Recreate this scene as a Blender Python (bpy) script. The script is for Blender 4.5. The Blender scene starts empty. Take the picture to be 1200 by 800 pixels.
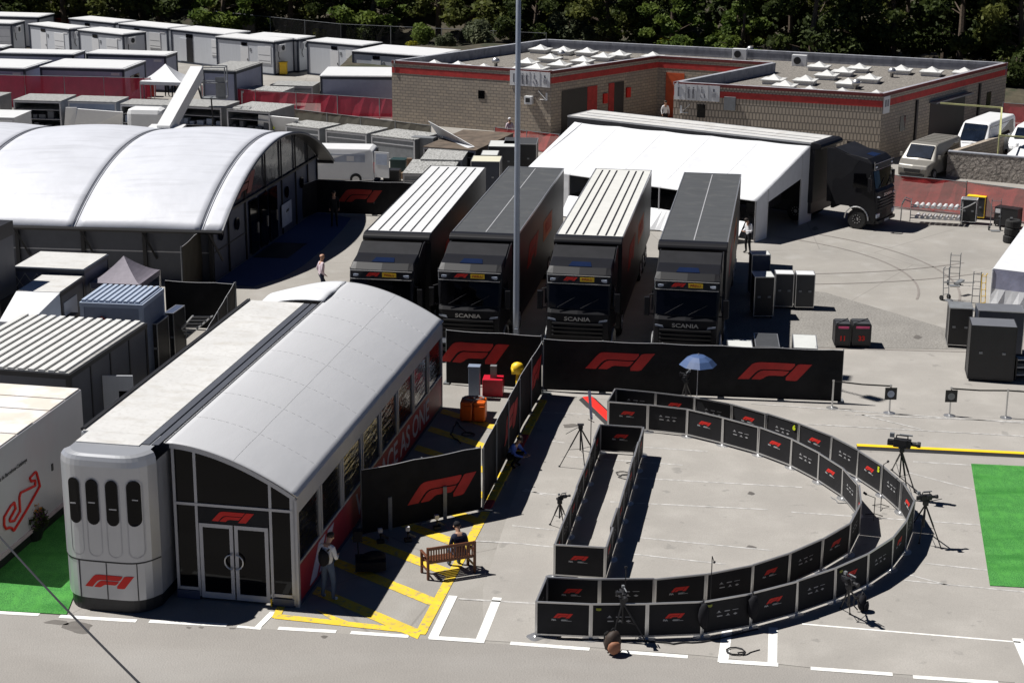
import bpy, bmesh, math, random
from mathutils import Vector, Matrix
random.seed(7)
R = math.radians
S = bpy.context.scene
C = S.collection
# ------------------------------------------------------------------ camera, sky, sun, exposure
F_PX, PITCH, ROLL, CAMH = 2049.6, R(16.3707), R(0.38238), 18.842
cp, sp, cr, sr = math.cos(PITCH), math.sin(PITCH), math.cos(ROLL), math.sin(ROLL)
cam = bpy.data.cameras.new('camera'); cam.sensor_fit = 'HORIZONTAL'; cam.sensor_width = 36
cam.lens = F_PX / 1200 * 36; cam.clip_start = 0.5; cam.clip_end = 2000
co = bpy.data.objects.new('camera', cam); C.objects.link(co); S.camera = co
R0, U0, FW = Vector((1, 0, 0)), Vector((0, sp, cp)), Vector((0, cp, -sp))
RX, UX = R0 * cr + U0 * sr, U0 * cr - R0 * sr
m = Matrix.Identity(4)
for i in range(3):
    m[i][0], m[i][1], m[i][2] = RX[i], UX[i], -FW[i]
m[2][3] = CAMH; co.matrix_world = m
SUN = Vector((-0.6, 0.16, 1)).normalized()
w = bpy.data.worlds.new('World'); S.world = w; w.use_nodes = True
nt = w.node_tree; bg = nt.nodes['Background']
sky = nt.nodes.new('ShaderNodeTexSky'); sky.sky_type = 'NISHITA'; sky.sun_disc = False
sky.air_density = .4; sky.dust_density = 0; sky.ozone_density = 6; sky.altitude = 4500; sky.sun_elevation = math.asin(SUN.z); sky.sun_rotation = math.atan2(SUN.x, SUN.y)
nt.links.new(sky.outputs[0], bg.inputs[0]); bg.inputs[1].default_value = 0.05
sl = bpy.data.lights.new('sun', 'SUN'); sl.energy = 5; sl.angle = R(0.5); sl.color = (1, .97, .93)
so = bpy.data.objects.new('sun', sl); C.objects.link(so); so.rotation_euler = SUN.to_track_quat('Z', 'Y').to_euler()
S.view_settings.view_transform = 'Standard'; S.view_settings.look = 'None'
S.view_settings.exposure = 0.4; S.view_settings.gamma = 1; S.view_settings.use_curve_mapping = False

def G(px, py, z=0.0):
    "ground (or height z) point seen at a photo position: surveying the photograph"
    a, b = px - 600, py - 400
    u, v = a * cr + b * sr, -a * sr + b * cr
    d = Vector((u, F_PX * cp - v * sp, -F_PX * sp - v * cp))
    return Vector((d.x, d.y, 0)) * ((z - CAMH) / d.z) + Vector((0, 0, z))

# ------------------------------------------------------------------ materials
def mat(name, col, rough=.6, metal=0.0, var=.15, scale=2.0, bump=0.0, bscale=20.0, spec=.5, alpha=1.0, col2=None, detail=6, coord='Object', stretch=None):
    M = bpy.data.materials.new(name); M.use_nodes = True; n = M.node_tree; L = n.links
    b = n.nodes['Principled BSDF']; b.inputs['Roughness'].default_value = rough; b.inputs['Metallic'].default_value = metal
    b.inputs['Specular IOR Level'].default_value = spec
    tc = n.nodes.new('ShaderNodeTexCoord'); src = tc.outputs[coord]
    if stretch:
        mp = n.nodes.new('ShaderNodeMapping'); mp.inputs['Scale'].default_value = stretch; L.new(src, mp.inputs[0]); src = mp.outputs[0]
    no = n.nodes.new('ShaderNodeTexNoise'); no.inputs['Scale'].default_value = scale; no.inputs['Detail'].default_value = detail
    no.inputs['Roughness'].default_value = .65
    L.new(src, no.inputs['Vector'])
    cr_ = n.nodes.new('ShaderNodeValToRGB'); L.new(no.outputs[0], cr_.inputs[0])
    c2 = col2 if col2 else tuple(min(1, c * (1 + var)) for c in col); c1 = col if col2 else tuple(c * (1 - var) for c in col)
    cr_.color_ramp.elements[0].position = .35; cr_.color_ramp.elements[1].position = .65
    cr_.color_ramp.elements[0].color = (*c1, 1); cr_.color_ramp.elements[1].color = (*c2, 1)
    L.new(cr_.outputs[0], b.inputs['Base Color'])
    if bump:
        n2 = n.nodes.new('ShaderNodeTexNoise'); n2.inputs['Scale'].default_value = bscale; n2.inputs['Detail'].default_value = 4
        L.new(src, n2.inputs['Vector'])
        bp = n.nodes.new('ShaderNodeBump'); bp.inputs['Strength'].default_value = bump; bp.inputs['Distance'].default_value = .05
        L.new(n2.outputs[0], bp.inputs['Height']); L.new(bp.outputs[0], b.inputs['Normal'])
    if alpha < 1: b.inputs['Alpha'].default_value = alpha
    return M

def add_layer(M, scale, lo, hi, colr, fac=.5, kind='noise', stretch=None):
    "mix one more pattern over the base colour"
    n = M.node_tree; L = n.links; b = n.nodes['Principled BSDF']; src = b.inputs['Base Color'].links[0].from_socket
    tc = n.nodes.new('ShaderNodeTexCoord'); v = tc.outputs['Object']
    if stretch:
        mp = n.nodes.new('ShaderNodeMapping'); mp.inputs['Scale'].default_value = stretch; L.new(v, mp.inputs[0]); v = mp.outputs[0]
    if kind == 'noise':
        t = n.nodes.new('ShaderNodeTexNoise'); t.inputs['Detail'].default_value = 8; out = t.outputs[0]
    else:
        t = n.nodes.new('ShaderNodeTexVoronoi'); t.feature = 'DISTANCE_TO_EDGE'; out = t.outputs[0]
    t.inputs['Scale'].default_value = scale; L.new(v, t.inputs['Vector'])
    r = n.nodes.new('ShaderNodeMapRange'); r.inputs[1].default_value = lo; r.inputs[2].default_value = hi; r.inputs[3].default_value = 0; r.inputs[4].default_value = fac
    L.new(out, r.inputs[0])
    mx = n.nodes.new('ShaderNodeMix'); mx.data_type = 'RGBA'; L.new(r.outputs[0], mx.inputs[0]); L.new(src, mx.inputs[6]); mx.inputs[7].default_value = (*colr, 1)
    L.new(mx.outputs[2], b.inputs['Base Color'])
    return M

ASPH = mat('asphalt_pale', (.3, .283, .258), .85, scale=.25, var=.1, bump=.25, bscale=18, spec=.25)
add_layer(ASPH, 35, .35, .7, (.19, .183, .17), .45); add_layer(ASPH, .9, .52, .75, (.37, .36, .34), .45)
add_layer(ASPH, .35, .55, .7, (.23, .22, .205), .4, stretch=(1, .35, 1))
add_layer(ASPH, .11, .004, .0, (.14, .13, .12), .5, kind='crack')
ROAD = mat('road_asphalt', (.28, .263, .243), .85, scale=.3, var=.07, bump=.3, bscale=20, spec=.25)
add_layer(ROAD, 40, .35, .7, (.18, .174, .165), .5); add_layer(ROAD, .5, .5, .75, (.34, .33, .315), .4, stretch=(.3, 1, 1))
COARSE = mat('coarse_asphalt', (.25, .24, .222), .9, scale=.6, var=.1, bump=.4, bscale=12, spec=.2)
add_layer(COARSE, 14, .4, .62, (.12, .11, .1), .55)
CONC = mat('concrete_apron', (.325, .307, .282), .8, scale=.35, var=.07, bump=.15, bscale=25, spec=.3)
add_layer(CONC, .7, .5, .75, (.4, .38, .352), .5); add_layer(CONC, 28, .4, .7, (.22, .21, .195), .4); add_layer(CONC, .3, .5, .7, (.26, .245, .226), .5, stretch=(1, .5, 1)); add_layer(CONC, 1.7, .64, .7, (.17, .165, .155), .45)
WPAINT = add_layer(mat('white_paint', (.75, .75, .72), .6, var=.05), 9, .55, .75, (.4, .37, .34), .7)
OPAINT = add_layer(mat('worn_white_paint', (.5, .49, .475), .7, var=.1), 5, .4, .6, (.32, .31, .295), .95)
YPAINT = add_layer(add_layer(mat('yellow_paint', (.72, .5, .03), .6, var=.08), 7, .52, .66, (.3, .26, .16), .85), 1.3, .5, .7, (.5, .37, .06), .6)
SKID = mat('tyre_rubber_mark', (.2, .18, .165), .8, var=.15, scale=6)
BLOTCH = mat('dark_blotch', (.12, .11, .1), .6, var=.2)
GREEN = mat('artificial_grass', (.045, .19, .045), .9, scale=3, var=.12, bump=.8, bscale=60, spec=.15)
add_layer(GREEN, 30, .42, .62, (.12, .42, .09), .8); add_layer(GREEN, 5, .45, .65, (.1, .38, .07), .5, stretch=(1, .4, 1)); add_layer(GREEN, 1.2, .45, .7, (.02, .15, .02), .6, stretch=(.3, 1.4, 1))
WHITE = mat('white_sheet_metal', (.64, .645, .65), .45, var=.03)
FABW = mat('white_marquee_fabric', (.6, .61, .63), .55, var=.05, bump=.35, bscale=2.2)
FABG = mat('grey_membrane_fabric', (.47, .475, .49), .5, var=.025, scale=.5, bump=.22, bscale=1.6, stretch=(1, .35, 1))
FABP = add_layer(mat('pavilion_membrane', (.55, .565, .61), .45, var=.05, scale=.6, bump=.35, bscale=1.0), 2.2, .52, .72, (.4, .41, .44), .5, stretch=(.15, 1.5, 1))
FABD = mat('dusk_grey_gazebo_fabric', (.2, .18, .215), .7, var=.08, bump=.3, bscale=4)
DIRTYW = mat('dirty_white_roof', (.56, .555, .54), .5, var=.06, scale=.7)
add_layer(DIRTYW, 1.3, .5, .75, (.44, .42, .38), .7, stretch=(1, 2.4, 1)); add_layer(DIRTYW, 8, .5, .75, (.4, .385, .36), .5)
SILVER = mat('silver_coachwork', (.44, .45, .47), .3, .45, var=.03, scale=1)
ALU = mat('aluminium', (.55, .55, .55), .35, .8, var=.06)
ALUP = mat('painted_aluminium_frame', (.42, .42, .43), .45, .2, var=.05)
BLACK = mat('black_plastic', (.012, .012, .014), .5, var=.2)
BLACKP = mat('black_gloss_paint', (.006, .006, .008), .5, var=.1, spec=.3)
MATTB = mat('matt_black_paint', (.012, .012, .014), .5, var=.2, spec=.35)
FABB = mat('black_printed_mesh_fabric', (.010, .010, .011), .8, var=.3, scale=1.5, bump=.5, bscale=2.0, spec=.25)
PANEL = mat('black_panel_fabric', (.013, .013, .015), .75, var=.2, spec=.3)
RED = mat('signal_red_print', (.62, .025, .018), .6, var=.05, spec=.3)
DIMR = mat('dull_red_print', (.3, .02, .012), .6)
HRED = mat('banner_red_print', (.46, .022, .018), .7)
ORED = mat('faded_orange_red_print', (.5, .06, .015), .6, var=.1, spec=.3)
ORANGE = mat('orange_plastic', (.75, .13, .01), .4, var=.08)
YEL = mat('yellow_print', (.85, .55, .02), .5, var=.03)
LIME = mat('lime_sticker', (.65, .75, .02), .5, var=.03)
WPRINT = mat('white_print', (.55, .55, .56), .6, var=.02)
LAV = mat('pale_lavender_print', (.5, .5, .62), .6, var=.03)
BURG = mat('burgundy_print', (.3, .01, .03), .5, var=.1)
GLASS = mat('dark_glass', (.002, .002, .003), .05, var=.1, spec=.16)
VINYL = mat('wavy_clear_vinyl', (.008, .008, .009), .06, var=.1, bump=.6, bscale=1.8, spec=.8, stretch=(1, .6, 3.5))
TYRE = mat('tyre_rubber', (.012, .012, .012), .85, var=.2)
RIM = mat('wheel_rim', (.45, .45, .46), .3, .8)
NAVY = mat('navy_steel_frame', (.025, .032, .05), .5, var=.1)
CABW = mat('cabin_white_panel', (.52, .54, .57), .5, var=.04, stretch=(6, 6, .5))
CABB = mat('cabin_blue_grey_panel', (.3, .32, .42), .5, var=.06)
DKPAN = mat('dark_grey_panel', (.07, .075, .09), .5, var=.08)
DKBLUE = mat('dark_blue_panel', (.04, .055, .1), .5, var=.1)
GREYM = mat('grey_steel', (.2, .21, .22), .5, .2, var=.12, scale=3)
GALV = add_layer(mat('weathered_galvanised_roof', (.33, .33, .32), .6, .2, var=.15, scale=4), 6, .5, .7, (.12, .12, .11), .7)
DEBRIS = add_layer(mat('littered_grey_roof', (.36, .36, .35), .7, var=.3, scale=7, bump=1, bscale=10), 12, .5, .62, (.07, .07, .06), .85)
BLUEC = mat('pale_blue_container_paint', (.36, .42, .52), .45, var=.06, scale=2)
BLUEC2 = mat('blue_grey_container_paint', (.2, .24, .32), .5, var=.08)
BRICK = mat('concrete_block', (.4, .335, .26), .85, var=.1, scale=1.2)
def brickify(M, c1, mort, bw, bh, msize=.02):
    n = M.node_tree; L = n.links; b = n.nodes['Principled BSDF']; src = b.inputs['Base Color'].links[0].from_socket
    uv = n.nodes.new('ShaderNodeUVMap'); bt = n.nodes.new('ShaderNodeTexBrick'); L.new(uv.outputs[0], bt.inputs['Vector'])
    bt.inputs['Scale'].default_value = 1; bt.inputs['Brick Width'].default_value = bw; bt.inputs['Row Height'].default_value = bh
    bt.inputs['Mortar Size'].default_value = msize; bt.inputs['Mortar'].default_value = (*mort, 1); bt.inputs['Color2'].default_value = (*c1, 1)
    L.new(src, bt.inputs['Color1']); L.new(bt.outputs[0], b.inputs['Base Color'])
    bp = n.nodes.new('ShaderNodeBump'); bp.inputs['Distance'].default_value = .03; bp.inputs['Strength'].default_value = .8; bp.invert = True
    L.new(bt.outputs['Fac'], bp.inputs['Height']); L.new(bp.outputs[0], b.inputs['Normal'])
brickify(BRICK, (.32, .275, .225), (.2, .175, .15), .4, .2, .018)
RIBBED = mat('ribbed_concrete_block', (.44, .375, .3), .85, var=.1, scale=1.2)
brickify(RIBBED, (.41, .35, .28), (.19, .165, .135), .21, .42, .035)
REDB = mat('red_painted_block', (.42, .035, .03), .75, var=.2, scale=3)
DRED = mat('dark_red_coping', (.13, .02, .018), .7, var=.2)
PARA = add_layer(mat('grey_parapet', (.27, .28, .31), .85, var=.15, scale=2), 3, .5, .7, (.12, .12, .13), .5, stretch=(1, 1, .3))
GRAVEL = add_layer(mat('roof_gravel', (.2, .185, .165), .95, var=.3, scale=5, bump=1, bscale=14), 9, .45, .6, (.1, .09, .08), .7)
SKYL = mat('skylight_white', (.6, .6, .585), .45, var=.04)
STONE = mat('rough_stone_block', (.3, .27, .24), .95, var=.35, scale=5, bump=1.0, bscale=7)
add_layer(STONE, 2.2, .06, .0, (.07, .065, .06), .8, kind='crack')
REDNET = mat('red_debris_netting', (.45, .02, .05), .8, var=.15, scale=1.2, alpha=.72)
REDNET2 = mat('orange_red_debris_netting', (.42, .03, .03), .8, var=.2, scale=1.2, alpha=.8, bump=.4, bscale=3)
GREENNET = mat('olive_mesh', (.05, .045, .03), .85, var=.15, alpha=.93)
WOOD = mat('brown_teak', (.12, .04, .016), .5, var=.3, scale=8, stretch=(1, 8, 8))
CREAM = mat('cream_lid', (.6, .58, .45), .5, var=.03)
CARD = mat('brown_cardboard', (.3, .2, .13), .8, var=.15)
SILV2 = mat('silver_van_paint', (.2, .19, .17), .4, .2, var=.05)
DIRT = mat('dry_slope_soil', (.05, .042, .026), .95, var=.4, scale=.6, bump=1, bscale=2)
add_layer(DIRT, 1.5, .5, .7, (.11, .095, .06), .5); add_layer(DIRT, .5, .5, .62, (.02, .028, .01), .8)
POLE = mat('galvanised_pole', (.3, .33, .38), .45, .4, var=.05)
BARK = mat('pine_bark', (.09, .065, .045), .9, var=.3, scale=6, bump=.6)
def leafmat(name, a, b):
    M = mat(name, a, .7, col2=b, scale=.35, spec=.2); n = M.node_tree; L = n.links; bs = n.nodes['Principled BSDF']; out = n.nodes['Material Output']
    t = n.nodes.new('ShaderNodeBsdfTranslucent'); L.new(bs.inputs['Base Color'].links[0].from_socket, t.inputs[0]); mx = n.nodes.new('ShaderNodeMixShader'); mx.inputs[0].default_value = .4
    L.new(bs.outputs[0], mx.inputs[1]); L.new(t.outputs[0], mx.inputs[2]); L.new(mx.outputs[0], out.inputs[0]); return M
LEAF1 = leafmat('pine_foliage', (.05, .07, .02), (.15, .16, .04))
LEAF2 = leafmat('dark_foliage', (.03, .045, .014), (.085, .11, .03))
LEAF3 = leafmat('broadleaf_foliage', (.06, .1, .02), (.17, .22, .045))
LEAFY = leafmat('yellow_broom', (.3, .27, .02), (.16, .2, .03))
LEAFG = leafmat('grey_green_bush', (.06, .08, .04), (.16, .17, .1))
SKIN = mat('skin', (.42, .24, .16), .55, var=.06)
HAIR = mat('dark_hair', (.02, .013, .009), .7, var=.2)
def cloth(n, c): return mat(n + '_cloth', c, .85, var=.08, scale=6, bump=.2, bscale=12, spec=.2)
CL = dict(white=cloth('white', (.68, .68, .7)), black=cloth('black', (.012, .012, .015)), navy=cloth('navy', (.02, .025, .05)), jeans=cloth('denim', (.08, .11, .17)),
          blue=cloth('blue', (.12, .2, .6)), olive=cloth('olive', (.06, .05, .04)), beige=cloth('beige', (.4, .34, .26)), red=cloth('red', (.5, .03, .05)), pink=cloth('pale pink', (.6, .5, .55)))

# ------------------------------------------------------------------ mesh builder
class MB:
    def __init__(s, M=None): s.v = []; s.f = []; s.mi = []; s.uv = {}; s.M = M; s.cur = 0
    def add(s, vs, fs):
        o = len(s.v)
        for p in vs:
            p = Vector(p)
            s.v.append(s.M @ p if s.M else p)
        for f in fs: s.f.append([o + i for i in f]); s.mi.append(s.cur)
        return s
    def box(s, x0, x1, y0, y1, z0, z1):
        vs = [(x, y, z) for z in (z0, z1) for y in (y0, y1) for x in (x0, x1)]
        return s.add(vs, [(0, 2, 3, 1), (4, 5, 7, 6), (0, 1, 5, 4), (2, 6, 7, 3), (0, 4, 6, 2), (1, 3, 7, 5)])
    def ext(s, pts, vec):
        n = len(pts); vec = Vector(vec); pts = [Vector(p) for p in pts]
        nor = Vector((0, 0, 0))
        for i in range(n): nor += pts[i].cross(pts[(i + 1) % n])
        if nor.dot(vec) > 0: pts = pts[::-1]
        return s.add(pts + [p + vec for p in pts], [list(range(n)), list(range(2 * n - 1, n - 1, -1))] + [(i, n + i, n + (i + 1) % n, (i + 1) % n) for i in range(n)])
    def prism(s, poly, z0, z1): return s.ext([(p[0], p[1], z0) for p in poly], (0, 0, z1 - z0))
    def quad(s, *p): return s.add(p, [tuple(range(len(p)))])
    def tube(s, a, b, r, n=8, r1=None):
        a, b = Vector(a), Vector(b); d = (b - a)
        if d.length < 1e-6: return s
        q = d.to_track_quat('Z', 'Y'); r1 = r if r1 is None else r1
        ra = [a + q @ Vector((math.cos(t) * r, math.sin(t) * r, 0)) for t in [6.28319 * i / n for i in range(n)]]
        rb = [b + q @ Vector((math.cos(t) * r1, math.sin(t) * r1, 0)) for t in [6.28319 * i / n for i in range(n)]]
        return s.add(ra + rb, [tuple(range(n))[::-1], tuple(range(n, 2 * n))] + [(i, (i + 1) % n, n + (i + 1) % n, n + i) for i in range(n)])
    def path(s, pts, r, n=6):
        for a, b in zip(pts, pts[1:]): s.tube(a, b, r, n)
        return s
    def bar(s, a, b, w, h):
        a, b = Vector(a), Vector(b); d = (b - a).normalized(); up = Vector((0, 0, 1)) if abs(d.z) < .95 else Vector((0, 1, 0))
        sx = d.cross(up).normalized() * w / 2; sy = sx.cross(d).normalized() * h / 2
        return s.ext([a - sx - sy, a + sx - sy, a + sx + sy, a - sx + sy], b - a)
    def lathe(s, prof, n=16, c=(0, 0, 0), axis='Z'):
        vs = []; c = Vector(c)
        for r, z in prof:
            for i in range(n):
                t = 6.28319 * i / n; p = (r * math.cos(t), r * math.sin(t), z)
                if axis == 'X': p = (z, p[0], p[1])
                if axis == 'Y': p = (p[0], -z, p[1])
                vs.append(c + Vector(p))
        fs = [(k * n + i, k * n + (i + 1) % n, (k + 1) * n + (i + 1) % n, (k + 1) * n + i) for k in range(len(prof) - 1) for i in range(n)]
        fs += [tuple(range(n))[::-1], tuple(range((len(prof) - 1) * n, len(prof) * n))]
        return s.add(vs, fs)
    def grid(s, fn, nu, nv, closed=False):
        vs = [fn(i / nu, j / nv) for j in range(nv + 1) for i in range(nu + 1)]
        return s.add(vs, [(j * (nu + 1) + i, j * (nu + 1) + i + 1, (j + 1) * (nu + 1) + i + 1, (j + 1) * (nu + 1) + i) for j in range(nv) for i in range(nu)])
    def build(s, name, mats, parent=None, smooth=False, bev=0, uv=False, solid=0, world=False, fix=True):
        me = bpy.data.meshes.new(name)
        vs = s.v
        if world and parent is not None:
            inv = mtx(parent).inverted(); vs = [inv @ v for v in vs]
        me.from_pydata([tuple(v) for v in vs], [], s.f)
        for M in (mats if isinstance(mats, (list, tuple)) else [mats]): me.materials.append(M)
        me.polygons.foreach_set('material_index', s.mi)
        if fix:
            bm = bmesh.new(); bm.from_mesh(me); bmesh.ops.recalc_face_normals(bm, faces=bm.faces); bm.to_mesh(me); bm.free()
        if uv:
            l = me.uv_layers.new(name='uv')
            for p in me.polygons:
                n = p.normal; hx = Vector((-n.y, n.x, 0))
                if hx.length < .1: hx = Vector((1, 0, 0))
                hx.normalize()
                for li in p.loop_indices:
                    v = me.vertices[me.loops[li].vertex_index].co
                    l.data[li].uv = (v.dot(hx), v.z if abs(n.z) < .7 else v.y)
        if smooth: me.polygons.foreach_set('use_smooth', [True] * len(me.polygons)); 
        me.update()
        o = bpy.data.objects.new(name, me); C.objects.link(o)
        if parent is not None: o.parent = parent
        if solid:
            md = o.modifiers.new('solid', 'SOLIDIFY'); md.thickness = solid; md.offset = 0
        if bev:
            md = o.modifiers.new('bevel', 'BEVEL'); md.width = bev; md.segments = 2; md.limit_method = 'ANGLE'; md.angle_limit = R(40)
        return o
LOC = {}
def mtx(o):
    while o.name not in LOC and o.parent: o = o.parent
    return LOC.get(o.name, Matrix.Identity(4))
def thing(name, label, cat, loc=(0, 0, 0), rz=0.0, group=None):
    o = bpy.data.objects.new(name, None); C.objects.link(o); o.empty_display_size = .3
    place(o, loc, rz); o['label'] = label; o['category'] = cat
    if group: o['group'] = group
    return o
def place(o, loc, rz=0.0):
    loc = Vector(loc) if len(loc) == 3 else Vector((loc[0], loc[1], 0))
    o.location = loc; o.rotation_euler = (0, 0, rz); LOC[o.name] = Matrix.Translation(loc) @ Matrix.Rotation(rz, 4, 'Z')
def single(mb, name, M, label, cat, loc=(0, 0, 0), rz=0.0, group=None, world=False, **k):
    "a thing that is one mesh"
    loc = Vector(loc) if len(loc) == 3 else Vector((loc[0], loc[1], 0))
    if world:
        inv = (Matrix.Translation(loc) @ Matrix.Rotation(rz, 4, 'Z')).inverted(); mb.v = [inv @ v for v in mb.v]
    o = mb.build(name, M, **k); place(o, loc, rz); o['label'] = label; o['category'] = cat
    if group: o['group'] = group
    return o
def struct(mb, name, M, **k):
    o = mb.build(name, M, **k); o['kind'] = 'structure'; return o
def dup(root, loc, rz, label, scale=None, group=None):
    r = root.copy(); C.objects.link(r); place(r, loc, rz); r['label'] = label
    if group: r['group'] = group
    if scale: r.scale = scale
    if r.name.startswith('pen_panel'): r.rotation_euler.x = random.uniform(-.03, .03); r.rotation_euler.z += random.uniform(-.012, .012)
    for ch in list(root.children):
        c = ch.copy(); C.objects.link(c); c.parent = r
        for g in ch.children:
            d = g.copy(); C.objects.link(d); d.parent = c
    return r
def text_mesh(body, size, bold=0.0, ext=0.002, shear=0.0, align='CENTER', sx=1.0):
    cu = bpy.data.curves.new('lettering', 'FONT'); cu.body = body; cu.size = size; cu.align_x = align; cu.align_y = 'CENTER'
    cu.extrude = ext; cu.offset = bold; cu.shear = shear; cu.resolution_u = 3
    o = bpy.data.objects.new('lettering', cu); C.objects.link(o)
    dg = bpy.context.evaluated_depsgraph_get(); dg.update()
    me = bpy.data.meshes.new_from_object(o.evaluated_get(dg))
    vs = [Vector((v.co.x * sx, v.co.y, v.co.z)) for v in me.vertices]; fs = [list(p.vertices) for p in me.polygons]
    bpy.data.objects.remove(o); bpy.data.curves.remove(cu); bpy.data.meshes.remove(me)
    return vs, fs
def plane_m(o, ux, uz):
    "matrix that lays x,y of a drawing along ux (reading direction) and uz (up), z out of the surface"
    ux, uz = Vector(ux).normalized(), Vector(uz).normalized(); n = ux.cross(uz); M = Matrix.Identity(4)
    for i in range(3): M[i][0], M[i][1], M[i][2], M[i][3] = ux[i], uz[i], n[i], o[i]
    return M
def put_text(mb, M, body, size, **k):
    vs, fs = text_mesh(body, size, **k); return mb.add([M @ v for v in vs], fs)
L_OUT = [(0, 0), (.155, 0), (.245, .43), (.285, .55), (.34, .6), (.715, .6), (.79, 1), (.29, 1), (.235, .97), (.19, .88), (.17, .8)]
L_IN = [(.185, 0), (.325, 0), (.375, .17), (.42, .24), (.635, .24), (.70, .54), (.35, .54), (.305, .48), (.27, .38)]
L_ONE = [(.62, 0), (.80, 0), (1, 1), (.815, 1)]
def bent_logo(mb, fn, nsl=26):
    for poly in (L_OUT, L_IN, L_ONE):
        xs = [i / nsl for i in range(nsl + 1)]
        for xa, xb in zip(xs, xs[1:]):
            def cut(x):
                ys = [y1 + (y2 - y1) * (x - x1) / (x2 - x1) for (x1, y1), (x2, y2) in zip(poly, poly[1:] + poly[:1]) if (x1 - x) * (x2 - x) <= 0 and abs(x1 - x2) > 1e-9]
                return (min(ys), max(ys)) if ys else None
            ca, cb = cut(xa + 1e-5), cut(xb - 1e-5)
            if ca and cb: mb.quad(fn(xa, ca[0]), fn(xb, cb[0]), fn(xb, cb[1]), fn(xa, ca[1]))
def put_logo(mb, M, w_, h_, t=.004):
    for poly in (L_OUT, L_IN, L_ONE):
        mb.ext([M @ Vector(((x - .5) * w_, (y - .5) * h_, 0)) for x, y in poly], (M.to_3x3() @ Vector((0, 0, t))))
    return mb
def lerp(a, b, t): return a + (b - a) * t

# ================================================================== SETTING
mb = MB(); mb.quad((-300, -30, 0), (300, -30, 0), (300, 420, 0), (-300, 420, 0)); struct(mb, 'ground', ASPH)
def sheet(name, pts, M, z): return struct(MB().quad(*[(p[0], p[1], z) for p in pts]), name, M)
sheet('road', [G(-150, 700), G(265, 733.5), G(445, 744.5), G(690, 761), G(824, 771), G(950, 785), G(1350, 815), (30, 5, 0), (-30, 5, 0)], ROAD, .004)
sheet('concrete_apron', [G(985, 409), G(1300, 416), G(1330, 535), G(1000, 526), G(860, 480), G(640, 462), G(640, 404)], CONC, .004)
sheet('coarse_asphalt_patch', [G(855, 405.5), G(1185, 410.3), G(1105, 384), G(968, 343), G(855, 330)], COARSE, .008)
sheet('concrete_court', [G(640, 470), G(1000, 529), G(1400, 548), G(1400, 815), G(950, 782), G(824, 768), G(690, 758), G(566, 750), G(566, 690)], CONC, .008)
lines = MB(); old = MB(); yel = MB(); ZL = .012
def line(mb_, a, b, wd, z=ZL):
    a, b = Vector((a[0], a[1], 0)), Vector((b[0], b[1], 0)); d = (b - a).normalized(); n = Vector((-d.y, d.x, 0)) * wd / 2
    u = Vector((0, 0, z)); mb_.quad(a - n + u, b - n + u, b + n + u, a + n + u)
for a, b in (((-60, 714.5), (46, 720)), ((70, 722), (160, 727.5)), ((175, 727.8), (266, 732.5)), ((326, 736), (394, 740)), ((411, 741), (479, 745.5)), ((598, 753.5), (691, 760.5)),
             ((728, 763.5), (806, 769.5)), ((950, 783), (1046, 790)), ((1070, 793), (1170, 800)), ((1190, 802), (1290, 810))): line(lines, G(*a), G(*b), .17)
line(lines, G(320, 717), G(302, 735), .16); line(lines, G(278, 734), G(306, 736.5), .12)
line(lines, G(531, 698), G(507, 748), .23); line(lines, G(583, 700), G(562, 752), .23); line(lines, G(503, 747), G(568, 751.5), .2, .016)
line(old, G(537, 701.5), G(628, 707), .08)
line(lines, G(853, 732), G(847, 776), .25); line(lines, G(843, 774.5), G(912, 779), .2, .016); line(lines, G(906, 735), G(905, 779), .22)
line(lines, G(940, 731), G(1196, 752.5), .07); line(lines, G(1192, 748), G(1215, 800), .25)
for a, b in (((540, 633), (600, 636)), ((600, 616), (650, 621)), ((600, 636), (650, 641)), ((740, 649), (850, 661)), ((750, 630), (905, 645)), ((612, 482), (700, 486)), ((646, 517), (662, 519)),
             ((612, 575), (652, 580)), ((755, 524), (829, 529)), ((715, 588), (900, 597)), ((615, 573), (640, 581)), ((945, 497), (1215, 512)), ((1002, 486), (1215, 495)), ((1010, 486), (1079, 503)),
             ((1070, 541), (1138, 545)), ((1065, 554), (1142, 574)), ((927, 600), (1148, 615)), ((1084, 660), (1157, 668)), ((1060, 680), (1215, 695)), ((1060, 672), (1112, 686)),
             ((665, 535), (800, 545)), ((745, 560), (940, 571)), ((880, 473), (1215, 497))): line(old, G(*a), G(*b), .07, .0125)
# yellow hatch beside the hospitality unit
B0, B1 = G(495, 738), G(637, 468); bd = (B1 - B0).normalized()
line(yel, B0, G(570, 598), .26, .0145); line(yel, G(323, 722), G(500, 741), .26, .0135); line(yel, G(323, 724), G(331, 708), .2, .015)
A0, A1 = Vector((-5.2, 40.4, 0)), Vector((-2.2, 56.6, 0))
def hitx(P, d, Q, e):
    den = d.x * e.y - d.y * e.x; return ((Q.x - P.x) * e.y - (Q.y - P.y) * e.x) / den
for k in range(-1, 9):
    sd = Vector((.74, -.67, 0)).normalized(); P = Vector((-3.63 + .27 * k, 39.81 + 1.862 * k, 0)); out = []
    for dz in (0, .54):
        Q = P + Vector((0, dz, 0)); a = Q + sd * hitx(Q, sd, A0, A1 - A0); b = Q + sd * hitx(Q, sd, B0, bd); out.append((a, b))
    if k == -1: out = [(Vector((-4.55, 39.75, 0)), Vector((-4.35, 39.5, 0))), (Vector((-4.9, 40.2, 0)), Vector((-4.0, 39.5, 0)))]
    (a, b), (c, d) = out; yel.quad(*[(p.x, p.y, ZL) for p in (a, b, d, c)])
struct(lines, 'painted_marking', WPAINT); struct(old, 'faded_parking_marking', OPAINT); struct(yel, 'yellow_hatched_marking', YPAINT)
sk = MB()
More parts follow.
